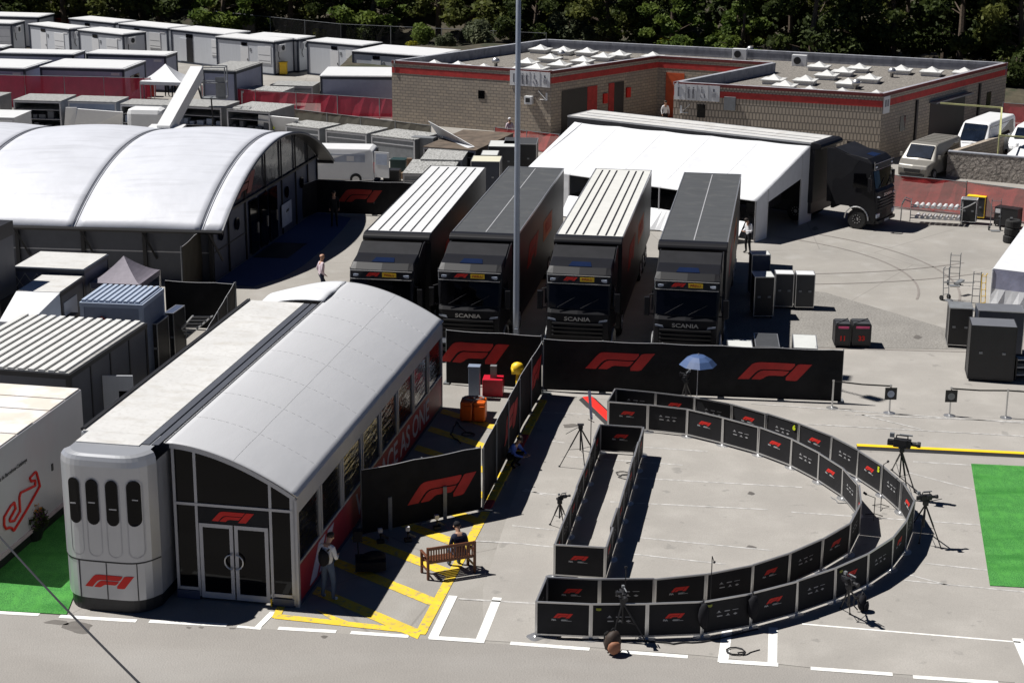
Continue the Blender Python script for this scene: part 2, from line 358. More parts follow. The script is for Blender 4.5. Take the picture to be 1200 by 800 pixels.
for c0, r0, a0, a1 in (((8, 74), 9.5, -20, 60), ((8, 74), 11.2, -25, 55), ((12, 92), 17, -95, -60), ((12, 92), 18.8, -98, -62)):
    pts = [(c0[0] + r0 * math.cos(R(a0 + (a1 - a0) * i / 24)), c0[1] + r0 * math.sin(R(a0 + (a1 - a0) * i / 24))) for i in range(25)]
    for p, q in zip(pts, pts[1:]): line(sk, p, q, .1, .0115)
for p, q, wd in (((985, 408.5), (1210, 414.5), .1), ((640, 403), (985, 408.5), .1)): line(sk, G(*p), G(*q), wd, .0113)
struct(sk, 'tyre_marking', SKID)
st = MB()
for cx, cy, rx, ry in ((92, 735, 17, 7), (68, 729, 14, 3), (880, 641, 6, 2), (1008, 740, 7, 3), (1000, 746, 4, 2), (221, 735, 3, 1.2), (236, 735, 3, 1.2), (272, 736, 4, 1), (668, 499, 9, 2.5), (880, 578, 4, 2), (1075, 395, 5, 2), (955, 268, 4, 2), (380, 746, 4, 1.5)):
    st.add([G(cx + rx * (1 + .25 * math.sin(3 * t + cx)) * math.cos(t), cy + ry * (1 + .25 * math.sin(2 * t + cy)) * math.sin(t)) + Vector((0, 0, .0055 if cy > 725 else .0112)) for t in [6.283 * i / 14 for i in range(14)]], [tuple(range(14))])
struct(st, 'dark_blotch', BLOTCH)  # flat dark blotches with wavy outlines laid over the ground
# slope behind the compound
def slope(u, v):
    x = -150 + 320 * u; y0 = 168 - .12 * (x + 40) + 2.5 * math.sin(x * .13); y0 = min(y0, 172); y = y0 + 170 * v
    return (x, y, .02 + (1 - math.exp(-v * 6)) * 9 + 22 * v + (.5 * math.sin(x * .4 + v * 30) if 0 < v else 0))
struct(MB().grid(slope, 120, 40), 'hillside', DIRT, smooth=True)
sheet('slope_foot_soil', [(-150, 158, 0), (-10, 152, 0), (0, 131, 0), (36, 119, 0), (170, 110, 0), (170, 175, 0), (-150, 185, 0)], DIRT, .006)

# green carpets
single(MB().prism([(p.x, p.y) for p in (G(1138, 544), G(1400, 556), G(1400, 700), G(1160, 686.5))], 0.01, .03), 'grass_carpet', GREEN, 'bright green artificial grass carpet at the right edge beside the curved pen', 'carpet')
single(MB().prism([(p.x, p.y) for p in (G(-150, 707), G(78, 720.5), G(86, 700), G(80, 640), G(90, 585), G(-60, 650))], 0.01, .03), 'grass_carpet', GREEN, 'green artificial grass carpet between the white box trailer and the silver nose', 'carpet')

# ================================================================== HOSPITALITY UNIT
RZ = R(-10.5)
HU = thing('hospitality_unit', 'silver race hospitality trailer with round nose, glass entrance and arched grey membrane roof', 'hospitality unit', (-8.47, 40.89, 0), RZ)
W_, LN, ZR, ZE = 3.2, 16.2, 4.12, 2.95          # annexe width, length, high and low edge
def roofz(x): return ZE + (ZR - ZE) * (1 - (max(0, x) / W_) ** 1.75)
# trailer body
TX0, TX1, TL = -2.55, -.12, 13.4
b = MB(); b.box(TX0, TX1, .45, TL, .35, 4.12); b.build('trailer_body', SILVER, HU, bev=.03)
def ny(t): k = abs(2 * t - 1); return -1.22 + (.42 * k ** 5 if t < .5 else .6 * k ** 5)
def nose_pts(inset=0.0, n=18):
    pts = []
    for i in range(n + 1):
        t = i / n; x = TX0 + (TX1 - TX0) * t; y = ny(t) 
        pts.append((x + inset * (1 - 2 * t), y + inset * .8))
    return pts
def nose(z0, z1, inset=0.0, cap=0):
    b = MB(); P = nose_pts(inset) + [(TX1 - inset, .5), (TX0 + inset, .5)]; b.prism(P, z0, z1); return b
nb = MB(); n_ = 18
nz = 18
levels = [(1.38, 0), (3.85, 0), (4.0, .02), (4.09, .08), (4.13, .2)]
P = [[(x, y, z) for x, y in nose_pts(i)] for z, i in levels]
for a, c in zip(P, P[1:]):
    for i in range(n_): nb.quad(a[i], a[i + 1], c[i + 1], c[i])
nb.add(P[-1] + [(TX1 - .2, .5, 4.13), (TX0 + .2, .5, 4.13)], [tuple(range(n_ + 3))])
nb.quad((TX0, ny(0), 1.38), (TX0, ny(0), 3.9), (TX0, .5, 3.9), (TX0, .5, 1.38)); nb.quad((TX0, ny(0), 3.85), (TX0 + .2, ny(0) + .16, 4.13), (TX0 + .2, .5, 4.13), (TX0, .5, 3.85)); nb.quad((TX1, ny(1), 1.38), (TX1, ny(1), 3.9), (TX1, .5, 3.9), (TX1, .5, 1.38)); nb.build('nose_cowl', SILVER, HU, smooth=True)
nose(.36, 1.36, .015).build('nose_skirt', SILVER, HU, smooth=False)
nose(.02, .36, .06).build('rubber_skirt', BLACK, HU)
g = MB()
for t in (.2, .5, .82):
    x = TX0 + (TX1 - TX0) * t; y = ny(t); g.box(x - .008, x + .008, y - .006, y + .1, .36, 1.36)
g.add([(x, y - .004, 1.345) for x, y in nose_pts()] + [(x, y - .004, 1.385) for x, y in nose_pts()], [(i, i + 1, n_ + 2 + i, n_ + 1 + i) for i in range(n_)])
g.build('panel_gap', BLACK, HU)
npt = lambda xx, z, off: (xx, ny((xx - TX0) / (TX1 - TX0)) - off, z)
for k, t in enumerate((.2, .4, .61, .83)):    # tall rounded windows
    x = TX0 + (TX1 - TX0) * t; wv = .155
    f = MB(); f2 = MB(); f3 = MB()
    def npt(xx, z, off): 
        tt = (xx - TX0) / (TX1 - TX0); return (xx, ny(tt) - off, z)
    def stad(zc0, zc1, r, off): 
        o = [npt(x + r * math.cos(a), zc1 + r * math.sin(a), off) for a in [math.pi * i / 8 for i in range(9)]]
        return o + [npt(x - r * math.cos(a), zc0 - r * math.sin(a), off) for a in [math.pi * i / 8 for i in range(9)]]
    o = stad(2.5, 3.38, wv, .03); f.add(o, [tuple(range(18))]); o2 = stad(1.68, 3.38, wv + .04, .004); i2 = stad(1.68, 3.38, wv + .015, .006)
    f2.add(o2 + i2, [(i, (i + 1) % 18, 18 + (i + 1) % 18, 18 + i) for i in range(18)])
    win = f.build('window', GLASS, HU); f2.build('window_recess', ALUP, win)
    f3.box(x - .11, x + .11, npt(x, 2, .03)[1], npt(x, 2, .02)[1], 2.85 + .06 * k - .2 * (k == 2), 2.88 + .06 * k - .2 * (k == 2)); f3.build('blind_rail', ALUP, win)
lg = MB(); bent_logo(lg, lambda x, y: Vector(npt(-1.28 + (x - .5) * 1.3, .84 + (y - .5) * .34, .0))); lg.build('logo', RED, HU)
# trailer roof with rails
b = MB(); b.box(TX0 + .22, TX1 - .55, -.35, .45, 4.12, 4.158); b.box(TX0 + .06, TX1 - .55, .45, TL, 4.12, 4.16); b.build('trailer_roof', DIRTYW, HU)
b = MB(); b.box(TX1 - .54, TX1 - .34, -.2, TL - .02, 4.132, 4.155); b.box(TX1 - .28, TX1 - .1, -.2, TL - .02, 4.132, 4.155); b.build('roof_gutter', DKPAN, HU)
b = MB(); b.box(TX0 - .02, TX0 + .02, .5, TL, 4.14, 4.2); b.box(TX0 + .05, TX0 + .08, .5, TL, 4.16, 4.22); b.build('roof_rail', BLACK, HU)
# annexe roof
rf = MB()
def rsurf(u, v):
    x = -.1 + (W_ + .18) * u; y = -.08 + (LN + .1) * v
    bay = v * 8; sag = .014 * abs(math.sin(bay * math.pi)) * math.sin(u * math.pi) 
    return (x, y, roofz(x * W_ / (W_ + .08)) + .05 + sag)
rf.grid(rsurf, 18, 96); rf.build('membrane_roof', FABG, HU, smooth=True, solid=.03)
sm = MB()
for k in range(1, 8): pass
sm.path([Vector(rsurf(.52, v / 96)) + Vector((0, 0, .012)) for v in range(97)], .006, 5); sm.path([Vector(rsurf(0.0, v / 96)) + Vector((0, 0, .012)) for v in range(97)], .03, 5)
for k in range(1, 8): sm.path([Vector(rsurf(u / 18, k / 8)) + Vector((0, 0, .014)) for u in range(19)], .006, 5); sm.build('roof_seam', FABG, HU, smooth=True)
# rear canopy beyond the trailer
def rear(u, v):
    x = TX0 - .1 + 2.6 * u; y = TL + .1 + (LN - TL - .12) * v
    return (x, y, 3.75 + .52 * math.sin(min(1, u * 1.15) * math.pi / 2) - .1 * v + .03 * math.sin(v * 9 + u * 5))
rc = MB(); rc.grid(rear, 14, 12); rc.build('rear_canopy', FABW, HU, smooth=True, solid=.03)
rcw = MB(); rcw.box(TX0 + .1, -.1, LN - .1, LN - .06, .1, 3.7); rcw.box(TX0 + .02, TX0 + .06, TL + .1, LN - .1, .1, 3.7); rcw.build('rear_wall', FABG, HU)
# front glass wall
fr = MB(); D0, D1 = -.03, .03
def post(x, z0, z1, wd=.07): fr.box(x - wd / 2, x + wd / 2, D0, D1, z0, z1)
post(.06, .25, roofz(.06) - .02); post(.62, .1, roofz(.62) - .03); post(2.55, .1, roofz(2.55) - .03); post(3.12, .05, roofz(3.12), .12)
fr.box(.06, 3.12, D0 - .01, D1 + .01, 2.55, 2.62); fr.box(.06, .62, D0, D1, .25, .33); fr.box(2.55, 3.12, D0, D1, .25, .33)
for i in range(20):
    x0, x1 = W_ * i / 20, W_ * (i + 1) / 20; z0, z1 = roofz(x0), roofz(x1)
    fr.ext([(x0, -.05, z0 - .09), (x1, -.05, z1 - .09), (x1, -.05, z1 + .03), (x0, -.05, z0 + .03)], (0, .1, 0))
fr.build('front_frame', ALUP, HU)
gl = MB(); gl.add([(.06, 0, .3)] + [(3.12, 0, .3)] + [(3.12 - 3.06 * i / 16, 0, roofz(3.12 - 3.06 * i / 16) - .05) for i in range(17)], [tuple(range(19))])
gl.build('front_glazing', GLASS, HU)
b = MB(); b.box(.67, 2.5, -.045, -.025, 2.12, 2.54); b.build('fascia', PANEL, HU)
lg = MB(); put_logo(lg, plane_m((1.58, -.05, 2.32), (1, 0, 0), (0, 0, 1)), 1.12, .27, .006); lg.build('logo', RED, HU)
for s_, x0, x1 in ((-1, .68, 1.56), (1, 1.6, 2.48)):
    d = MB(); d.box(x0, x0 + .09, -.05, -.01, .08, 2.1); d.box(x1 - .09, x1, -.05, -.01, .08, 2.1); d.box(x0 + .09, x1 - .09, -.05, -.01, 2.0, 2.1); d.box(x0 + .09, x1 - .09, -.05, -.01, .08, .24)
    do = d.build('door', ALUP, HU)
    MB().box(x0 + .09, x1 - .09, -.03, -.02, .24, 2.0).build('door_glass', GLASS, do)
    h = MB(); cx = 1.56 if s_ < 0 else 1.6; h.path([(cx + s_ * (.02 + .2 * math.sin(a)), -.1 , 1.13 + .2 * math.cos(a)) for a in [math.pi * i / 12 for i in range(13)]], .02, 8); h.build('handle', ALU, do)
b = MB(); b.box(.02, .62, -.06, .0, .02, .24); b.box(2.56, 3.1, -.06, .0, .02, .22); b.build('kick_plate', DKBLUE, HU)
b = MB(); b.box(3.15, 3.2, -.03, .03, 0, .22); b.box(2.5, 2.53, -.1, -.05, .0, .2); b.build('yellow_base_bracket', YEL, HU)
# side wall: 9 bays
sw = MB(); vy = MB(); bn = MB(); SB = LN / 8
sw.box(W_ - .04, W_ + .02, 0, LN, 2.48, 2.94); sw.box(W_ - .03, W_ + .02, 0, LN, 1.1, 1.17)
for k in range(9):
    y = k * SB; sw.box(W_ - .04, W_ + .03, max(0, y - .13), max(0, y - .13) + .1, 1.1, 2.5); sw.box(W_ - .04, W_ + .03, min(LN - .1, y + .05), min(LN, y + .15), 1.1, 2.5)
sw.box(W_ - .06, W_ + .04, -.03, .1, 0, 2.9); sw.box(W_ - .06, W_ + .04, LN - .1, LN, 0, 2.9)
sw.build('side_frame', ALUP, HU)
for k in range(8):
    v = MB(); v.quad((W_ - .01, k * SB + .14, 1.16), (W_ - .01, (k + 1) * SB - .12, 1.16), (W_ - .01, (k + 1) * SB - .12, 2.5), (W_ - .01, k * SB + .14, 2.5)); v.build('window', VINYL, HU)
bn.box(W_ - .02, W_ + .025, .1, LN - .1, .12, 1.1); bo = bn.build('banner', BURG, HU)
tx = MB(); put_text(tx, plane_m((W_ + .03, 9.8, .58), (0, 1, 0), (0, 0, 1)), 'WE RACE AS ONE', .98, bold=.015, sx=1.12)
tx.ext([(W_ + .026, .9, .2), (W_ + .026, 1.5, .2), (W_ + .026, 2.35, 1.04), (W_ + .026, 1.75, 1.04)], (.01, 0, 0)); tx.ext([(W_ + .026, 1.75, .2), (W_ + .026, 2.3, .2), (W_ + .026, 3.15, 1.04), (W_ + .026, 2.6, 1.04)], (.01, 0, 0))
tx.build('lettering', LAV, HU)
MB().box(W_ - .01, W_ + .03, .1, LN - .1, .0, .12).build('side_skirt', DKBLUE, HU)
MB().box(-.1, 0, LN - .05, LN, .1, 4.0).box(0, W_, LN - .06, LN - .02, .1, 2.8).build('end_wall', GLASS, HU)
MB().box(.1, W_ - .1, .1, LN - .1, .02, .1).build('floor_deck', DKPAN, HU)

# ================================================================== RACE TRUCKS
def wheel(parent, x, y, r, wd, side):
    t = MB(); t.lathe([(r * .6, -wd / 2), (r * .93, -wd / 2), (r, -wd / 2 + .04), (r, wd / 2 - .04), (r * .93, wd / 2), (r * .6, wd / 2)], 24, (x, y, r), 'X'); wo = t.build('wheel', TYRE, parent, smooth=False)
    q = MB(); q.lathe([(r * .6, -wd / 2 + .02), (r * .6, wd / 2 - .02)], 20, (x, y, r), 'X'); xo = x + side * (wd / 2 - .015)
    q.lathe([(r * .62, -.01), (r * .58, .02)], 20, (xo, y, r), 'X'); q.lathe([(r * .2, -.02), (r * .16, .06)], 12, (xo, y, r), 'X')
    for a in range(10):
        an = 6.283 * a / 10; q.tube((xo + side * .02, y + r * .4 * math.cos(an), r + r * .4 * math.sin(an)), (xo + side * .03, y + r * .4 * math.cos(an), r + r * .4 * math.sin(an)), .028, 6)
    q.build('rim', RIM, wo)
def truck(label, loc, rz, roof, L=13.85, sidelogo=True, front_print=True):
    T = thing('race_truck', label, 'truck', loc, rz, 'black articulated race trucks')
    W = 2.55
    b = MB(); b.box(0, W, .02, L, 1.0, 3.96); b.build('trailer_body', MATTB, T, bev=.03)
    b = MB(); b.box(.05, W - .05, .1, L - 1.5, .45, 1.0); b.box(.2, W - .2, .2, L - .2, .75, 1.0); b.build('side_skirt', BLACK, T)
    b = MB(); b.ext([(-.02, -.28, 3.72), (-.02, -.34, 3.85), (-.02, -.28, 3.96), (-.02, -.1, 4.03), (-.02, .25, 4.03), (-.02, .25, 3.7)], (W + .04, 0, 0)); b.build('front_roof_fairing', BLACKP, T, bev=.03)
    r = MB(); r.box(.03, W - .03, .25, L - .02, 3.96, 4.0); ro = r.build('trailer_roof', roof[0], T)
    s = MB()
    for i in roof[2]: s.box(.03 + (W - .06) * i - roof[3], .03 + (W - .06) * i + roof[3], .4, L - .3, 4.0, 4.012)
    s.build('roof_seam', roof[1], ro)
    s = MB(); s.box(-.005, .035, .1, L, 3.93, 4.02); s.box(W - .035, W + .005, .1, L, 3.93, 4.02); s.box(0, W, L - .04, L + .005, 3.93, 4.02); s.build('roof_edge', ALU if roof[0] is not WHITE else BLACKP, ro)
    # cab, profile extruded across with tapered top
    prof = [(-3.22, .3), (-3.3, .55), (-3.28, 1.2), (-3.26, 1.9), (-3.16, 2.05), (-2.98, 2.95), (-3.02, 3.02), (-2.98, 3.3), (-2.72, 3.52), (-2.2, 3.6), (-1.3, 3.68), (-.95, 3.68), (-.95, .9), (-1.1, .9), (-1.3, 1.1), (-1.9, 1.1), (-2.15, .9), (-2.3, .35)]
    def cabx(y, z): return .05 + (.09 if z > 3.4 else .03 if z > 2.5 else 0) + (.1 if y < -3.1 else 0)
    b = MB(); n = len(prof); lft = [(cabx(y, z), y, z) for y, z in prof]; rgt = [(W - cabx(y, z), y, z) for y, z in prof]
    # intermediate column makes the front gently curved
    mid = [[(W * t, y - .1 * (1 - abs(2 * t - 1) ** 2) * (1 if y < -2.5 else 0), z) for y, z in prof] for t in (.12, .5, .88)]
    cols = [lft] + mid + [rgt]
    vs = [p for c in cols for p in c]; fs = []
    for c in range(4):
        for i in range(n): fs.append((c * n + i, c * n + (i + 1) % n, (c + 1) * n + (i + 1) % n, (c + 1) * n + i))
    fs += [tuple(range(n)), tuple(range(4 * n, 5 * n))[::-1]]; b.add(vs, fs)
    cab = b.build('cab', BLACKP, T, bev=.025)
    def fy(x, y): t = x / W; return y - .1 * (1 - abs(2 * t - 1) ** 2)
    def strip(name, M, x0, x1, ya, za, yb, zb, off=.012, parent=cab, nseg=8):
        q = MB()
        for i in range(nseg):
            a, c = x0 + (x1 - x0) * i / nseg, x0 + (x1 - x0) * (i + 1) / nseg
            q.quad((a, fy(a, ya) - off, za), (c, fy(c, ya) - off, za), (c, fy(c, yb) - off, zb), (a, fy(a, yb) - off, zb))
        return q.build(name, M, parent, solid=.01)
    strip('windscreen', GLASS, .2, W - .2, -3.15, 2.08, -2.985, 2.9, .02)
    strip('sun_visor', MATTB, .18, W - .18, -3.04, 3.0, -3.0, 3.27, .05)
    q = MB(); q.tube((.12, -3.14, 3.29), (W - .12, -3.14, 3.29), .012); q.tube((.14, -3.14, 2.98), (W - .14, -3.14, 2.98), .012); q.tube((.14, -3.12, 2.98), (.12, -3.1, 3.4), .012); q.build('visor_trim', ALU, cab)
    q = MB(); q.quad((.85, -2.75, 3.535), (1.7, -2.75, 3.535), (1.62, -2.3, 3.6), (.93, -2.3, 3.6)); q.build('roof_hatch', mat_hatch, cab, solid=.02)
    q = MB()   # roof spoiler between cab and trailer
    q.ext([(.15, -1.9, 3.6), (.15, -1.0, 3.9), (.15, -.95, 3.66), (.15, -1.3, 3.6)], (W - .3, 0, 0)); q.build('roof_spoiler', MATTB, cab)
    q = MB()
    for sx in (-1, 1):
        x = W / 2 + sx * 1.16; q.ext([(x - .02, -2.3, 3.4), (x - .02, -1.0, 3.85), (x - .02, -.6, 3.85), (x - .02, -.7, 1.2), (x - .02, -1.0, 1.2)], (.04, 0, 0))
    q.build('side_fairing', MATTB, cab)
    for sx in (-1, 1):
        x = W / 2 + sx * .93
        h = MB(); h.box(x - .11, x + .11, fy(x, -3.07) - .02, fy(x, -3.07) + .05, 3.06, 3.16); h.build('visor_lamp', LAMP, cab, bev=.02)
        h = MB(); h.ext([(x - sx * .16, fy(x, -3.28) - .012, 1.6), (x + sx * .16, fy(x, -3.28) + .0, 1.66), (x + sx * .16, fy(x, -3.28) + .0, 1.72), (x - sx * .12, fy(x, -3.28) - .012, 1.68)], (0, .03, 0)); h.build('side_strip', LAMP, cab)  # pale slanted strip on the cab front, level with the lettering
        h = MB(); h.box(x - .17, x + .2, -3.36, -3.2, .62, .85); h.build('headlight', LAMP, cab, bev=.04)
        mr = MB(); xm = W / 2 + sx * 1.42; mr.box(xm - .1, xm + .1, -3.1, -2.95, 1.95, 2.65); mr.bar((xm - sx * .05, -3.02, 2.7), (W / 2 + sx * 1.15, -2.95, 2.75), .05, .05); mr.bar((xm - sx * .05, -3.02, 2.0), (W / 2 + sx * 1.15, -2.95, 2.0), .05, .05)
        mr.build('mirror', BLACKP, cab, bev=.03)
        sg = MB(); x2 = W - .03 if sx > 0 else .03; sg.ext([(x2, -2.85, 2.1), (x2, -2.1, 2.05), (x2, -2.1, 2.75), (x2, -2.72, 2.8)], (sx * .02, 0, 0)); sg.build('side_window', GLASS, cab)
        st_ = MB(); x3 = W / 2 + sx * 1.2; st_.path([(x3, -3.3, .45), (x3, -3.1, 1.05), (x3, -2.2, 1.12), (x3, -2.0, .95)] if 0 else [(x3 + sx * .03, -2.0 - .62 * math.cos(a) - .35, .5 + .62 * math.sin(a)) for a in [math.pi * i / 10 for i in range(11)]], .035, 6); st_.build('wheel_arch_trim', ALU, cab)
    q = MB()
    for z in (1.05, 1.2, 1.35, 1.5): q.box(.35, W - .35, -3.41, -3.3, z, z + .06)
    q.box(.2, W - .2, -3.42, -3.3, .35, .5); q.build('grille', BLACK, cab)
    q = MB(); q.bar((W / 2 - .75, -3.28, 2.1), (W / 2 - .1, -3.2, 2.5), .025, .02); q.bar((W / 2 + .1, -3.3, 2.1), (W / 2 + .75, -3.18, 2.45), .025, .02); q.build('wiper', BLACK, cab)
    MB().box(W / 2 - .26, W / 2 + .26, -3.435, -3.42, .37, .48).build('number_plate', WPRINT, cab)
    t = MB(); put_text(t, plane_m((W / 2, -3.415, 1.72), (1, 0, 0), (0, 0, 1)), 'SCANIA', .2, bold=.004, sx=1.35); t.build('lettering', ALU, cab)
    if front_print:
        M = plane_m((.98, -3.17, 3.16), (1, 0, 0), (0, 0.1, 1)); q = MB(); put_logo(q, M, .52, .13, .006); q.build('logo', RED, cab)
        q = MB(); q.box(1.33, 1.85, -3.185, -3.175, 3.08, 3.23); pl = q.build('tyre_maker_sign', YEL, cab)
        t = MB(); put_text(t, plane_m((1.59, -3.187, 3.155), (1, 0, 0), (0, 0, 1)), 'PIRELLI', .13, bold=.003, sx=.95); t.build('lettering', REDD, pl)
        t = MB(); t.box(.95, 1.6, -3.175, -3.17, 3.03, 3.04); t.build('thin_stripe', WPRINT, cab)
    if sidelogo:
        for xx, ux in ((W + .003, (0, 1, 0)), (-.003, (0, -1, 0))):
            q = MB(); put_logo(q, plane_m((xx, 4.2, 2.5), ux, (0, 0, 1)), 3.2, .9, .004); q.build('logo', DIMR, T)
            q = MB(); q.ext([(xx, 7.2, 2.1), (xx, 9.9, 2.1), (xx, 9.9, 2.95), (xx, 7.2, 2.95)], (.004 if xx > 0 else -.004, 0, 0)); sg = q.build('tyre_maker_sign', ORSIGN, T)
            t = MB(); put_text(t, plane_m((xx * 1.003 + (0 if xx > 0 else -.006), 8.55, 2.52), ux, (0, 0, 1)), 'PIRELLI', .75, sx=.85); t.build('lettering', REDD, sg)
    for y in (-2.35,): 
        for sx in (-1, 1): wheel(T, W / 2 + sx * 1.05, y, .5, .32, sx)
    for y in (.9, 9.4, 10.7, 12.0):
        for sx in (-1, 1): wheel(T, W / 2 + sx * 1.08, y, .5, .34, sx)
    return T
mat_hatch = mat('blue_tinted_hatch', (.008, .014, .04), .15, var=.1, spec=.4)
LAMP = mat('lamp_glass', (.45, .5, .6), .12, .3, var=.15, scale=20)
REDD = mat('dark_red_lettering', (.35, .02, .01), .6)
ORSIGN = mat('orange_yellow_print', (.4, .12, .015), .6, var=.05)
DKROOF = add_layer(mat('dark_grey_trailer_roof', (.065, .068, .07), .55, var=.12, scale=1.5, stretch=(.4, 2, 1)), 1.5, .55, .75, (.11, .11, .105), .6)
CREAMW = mat('cream_white_roof_panel', (.6, .6, .57), .5, var=.04)
sp5 = [i / 6 for i in range(1, 6)]
truck('black race truck with white seamed trailer roof, nearest the arched pavilion', (-5.64, 65.19, 0), R(-7.79), (WHITE, BLACK, (.17, .34, .5, .67, .84), .028))
truck('black race truck with dark grey trailer roof just behind the lamp post', (-2.35, 65.11, 0), R(-8.91), (DKROOF, ALUP, (.5,), .02))
truck('black race truck with cream, dark striped trailer roof right of the lamp post', (1.62, 64.75, 0), R(-8.85), (CREAMW, BLACK, (.13, .26, .39, .61, .74, .87), .032))
truck('black race truck with dark grey roof at the row end by the flight cases', (5.49, 63.96, 0), R(-9.16), (DKROOF, ALUP, (.5,), .02))
truck('black race truck parked sideways behind the white awning, its cab facing right', (G(956, 166, 4.1).x, G(956, 166, 4.1).y, 0), R(55.8), (DIRTYW, DKPAN, (.3, .6), .02), L=14.5, sidelogo=False, front_print=False)

# white awning on the sideways trailer
e0, e1 = G(617, 198, 2.0), G(886, 236, 2.0); r0, r1 = G(683, 134, 4.0), G(955, 166, 4.0)
AW = thing('awning_tent', 'big white awning sloping down from the sideways trailer roof behind the parked trucks', 'awning', (e1.x, e1.y, 0))
q = MB()
def aw(u, v):
    a = lerp(e0, e1, u); c = lerp(r0, r1, u); p = lerp(a, c, v); k = abs(math.sin(u * 5 * math.pi)); p.z -= .12 * math.sin(v * math.pi) * k; return p
q.grid(aw, 60, 12); q.build('roof', FABW, AW, world=True, smooth=True, solid=.03)
q = MB()
for k in range(1, 5): q.path([aw(k / 5, v / 12) + Vector((0, 0, .014)) for v in range(13)], .012, 5)
q.build('roof_seam', FABW, AW, world=True)
dn = (e1 - e0).normalized(); up = Vector((0, 0, 1)); din = (r1 - e1); din.z = 0; LD = din.length; din.normalize()
q = MB()  # right gable wall with door opening
g0 = Vector((e1.x, e1.y, 0)); 
def gp(s, z): return g0 + din * s + up * z
def gz(s): return 2.0 + 2.0 * s / LD
q.quad(gp(0, 0), gp(LD * .2, 0), gp(LD * .2, gz(LD * .2)), gp(0, 2)); q.quad(gp(LD * .2, 1.75), gp(LD * .78, 2.35), gp(LD * .78, gz(LD * .78)), gp(LD * .2, gz(LD * .2))); q.quad(gp(LD * .78, 0), gp(LD, 0), gp(LD, 4), gp(LD * .78, gz(LD * .78)))
q.build('gable_wall', FABW, AW, world=True, solid=.03)
q = MB(); h0 = Vector((e0.x, e0.y, 0))
q.quad(h0, lerp(h0, g0, .2), lerp(h0, g0, .2) + up * 2, h0 + up * 2); sw_ = [lerp(h0, g0, .2 + .76 * i / 40) - din * (.75 + .12 * math.sin(i * 1.3)) for i in range(41)]; sx_ = [lerp(h0, g0, .2 + .76 * i / 40) for i in range(41)]
for i in range(40): q.quad(sw_[i] + up * .05, sw_[i + 1] + up * .05, sx_[i + 1] + up * .95, sx_[i] + up * .95)
q.quad(h0, h0 + din * LD, h0 + din * LD + up * 4, h0 + up * 2); q.build('side_wall', FABW, AW, world=True, solid=.03)
q = MB()
for k in range(6): q.tube(lerp(h0, g0, k / 5), lerp(h0, g0, k / 5) + up * 2, .04)
for s in (0, .2, .78): q.tube(gp(LD * s, 0), gp(LD * s, gz(LD * s)), .04)
q.build('post', ALUP, AW, world=True)
q = MB(); q.bar(gp(LD * .3, 1.2) - dn * 1.2, gp(LD * .75, 1.3) - dn * 1.2, .5, .5); q.build('counter', BLACK, AW, world=True)

# ================================================================== LAMP POST
p = G(604.5, 424); LP = thing('lamp_post', 'tall galvanised lamp post standing between the race trucks', 'lamp post', (p.x, p.y, 0))
MB().lathe([(.12, 0), (.115, 2), (.095, 10), (.07, 19)], 14).build('pole', POLE, LP, smooth=True)
MB().box(-.3, .3, -.3, .3, 0, .06).box(-.06, .06, -.17, -.12, .8, 1.3).build('base_plate', POLE, LP)
q = MB()
for a in range(3):
    an = 1.3 + 2.094 * a; q.tube((0, 0, 18.6), (1.3 * math.cos(an), 1.3 * math.sin(an), 18.9), .05)
q.build('arm', POLE, LP)
for a in range(3):
    an = 1.3 + 2.094 * a; MB(Matrix.Translation((1.4 * math.cos(an), 1.4 * math.sin(an), 18.85)) @ Matrix.Rotation(an, 4, 'Z')).box(-.35, .35, -.22, .22, 0, .18).build('lamp_head', GREYM, LP, bev=.03)

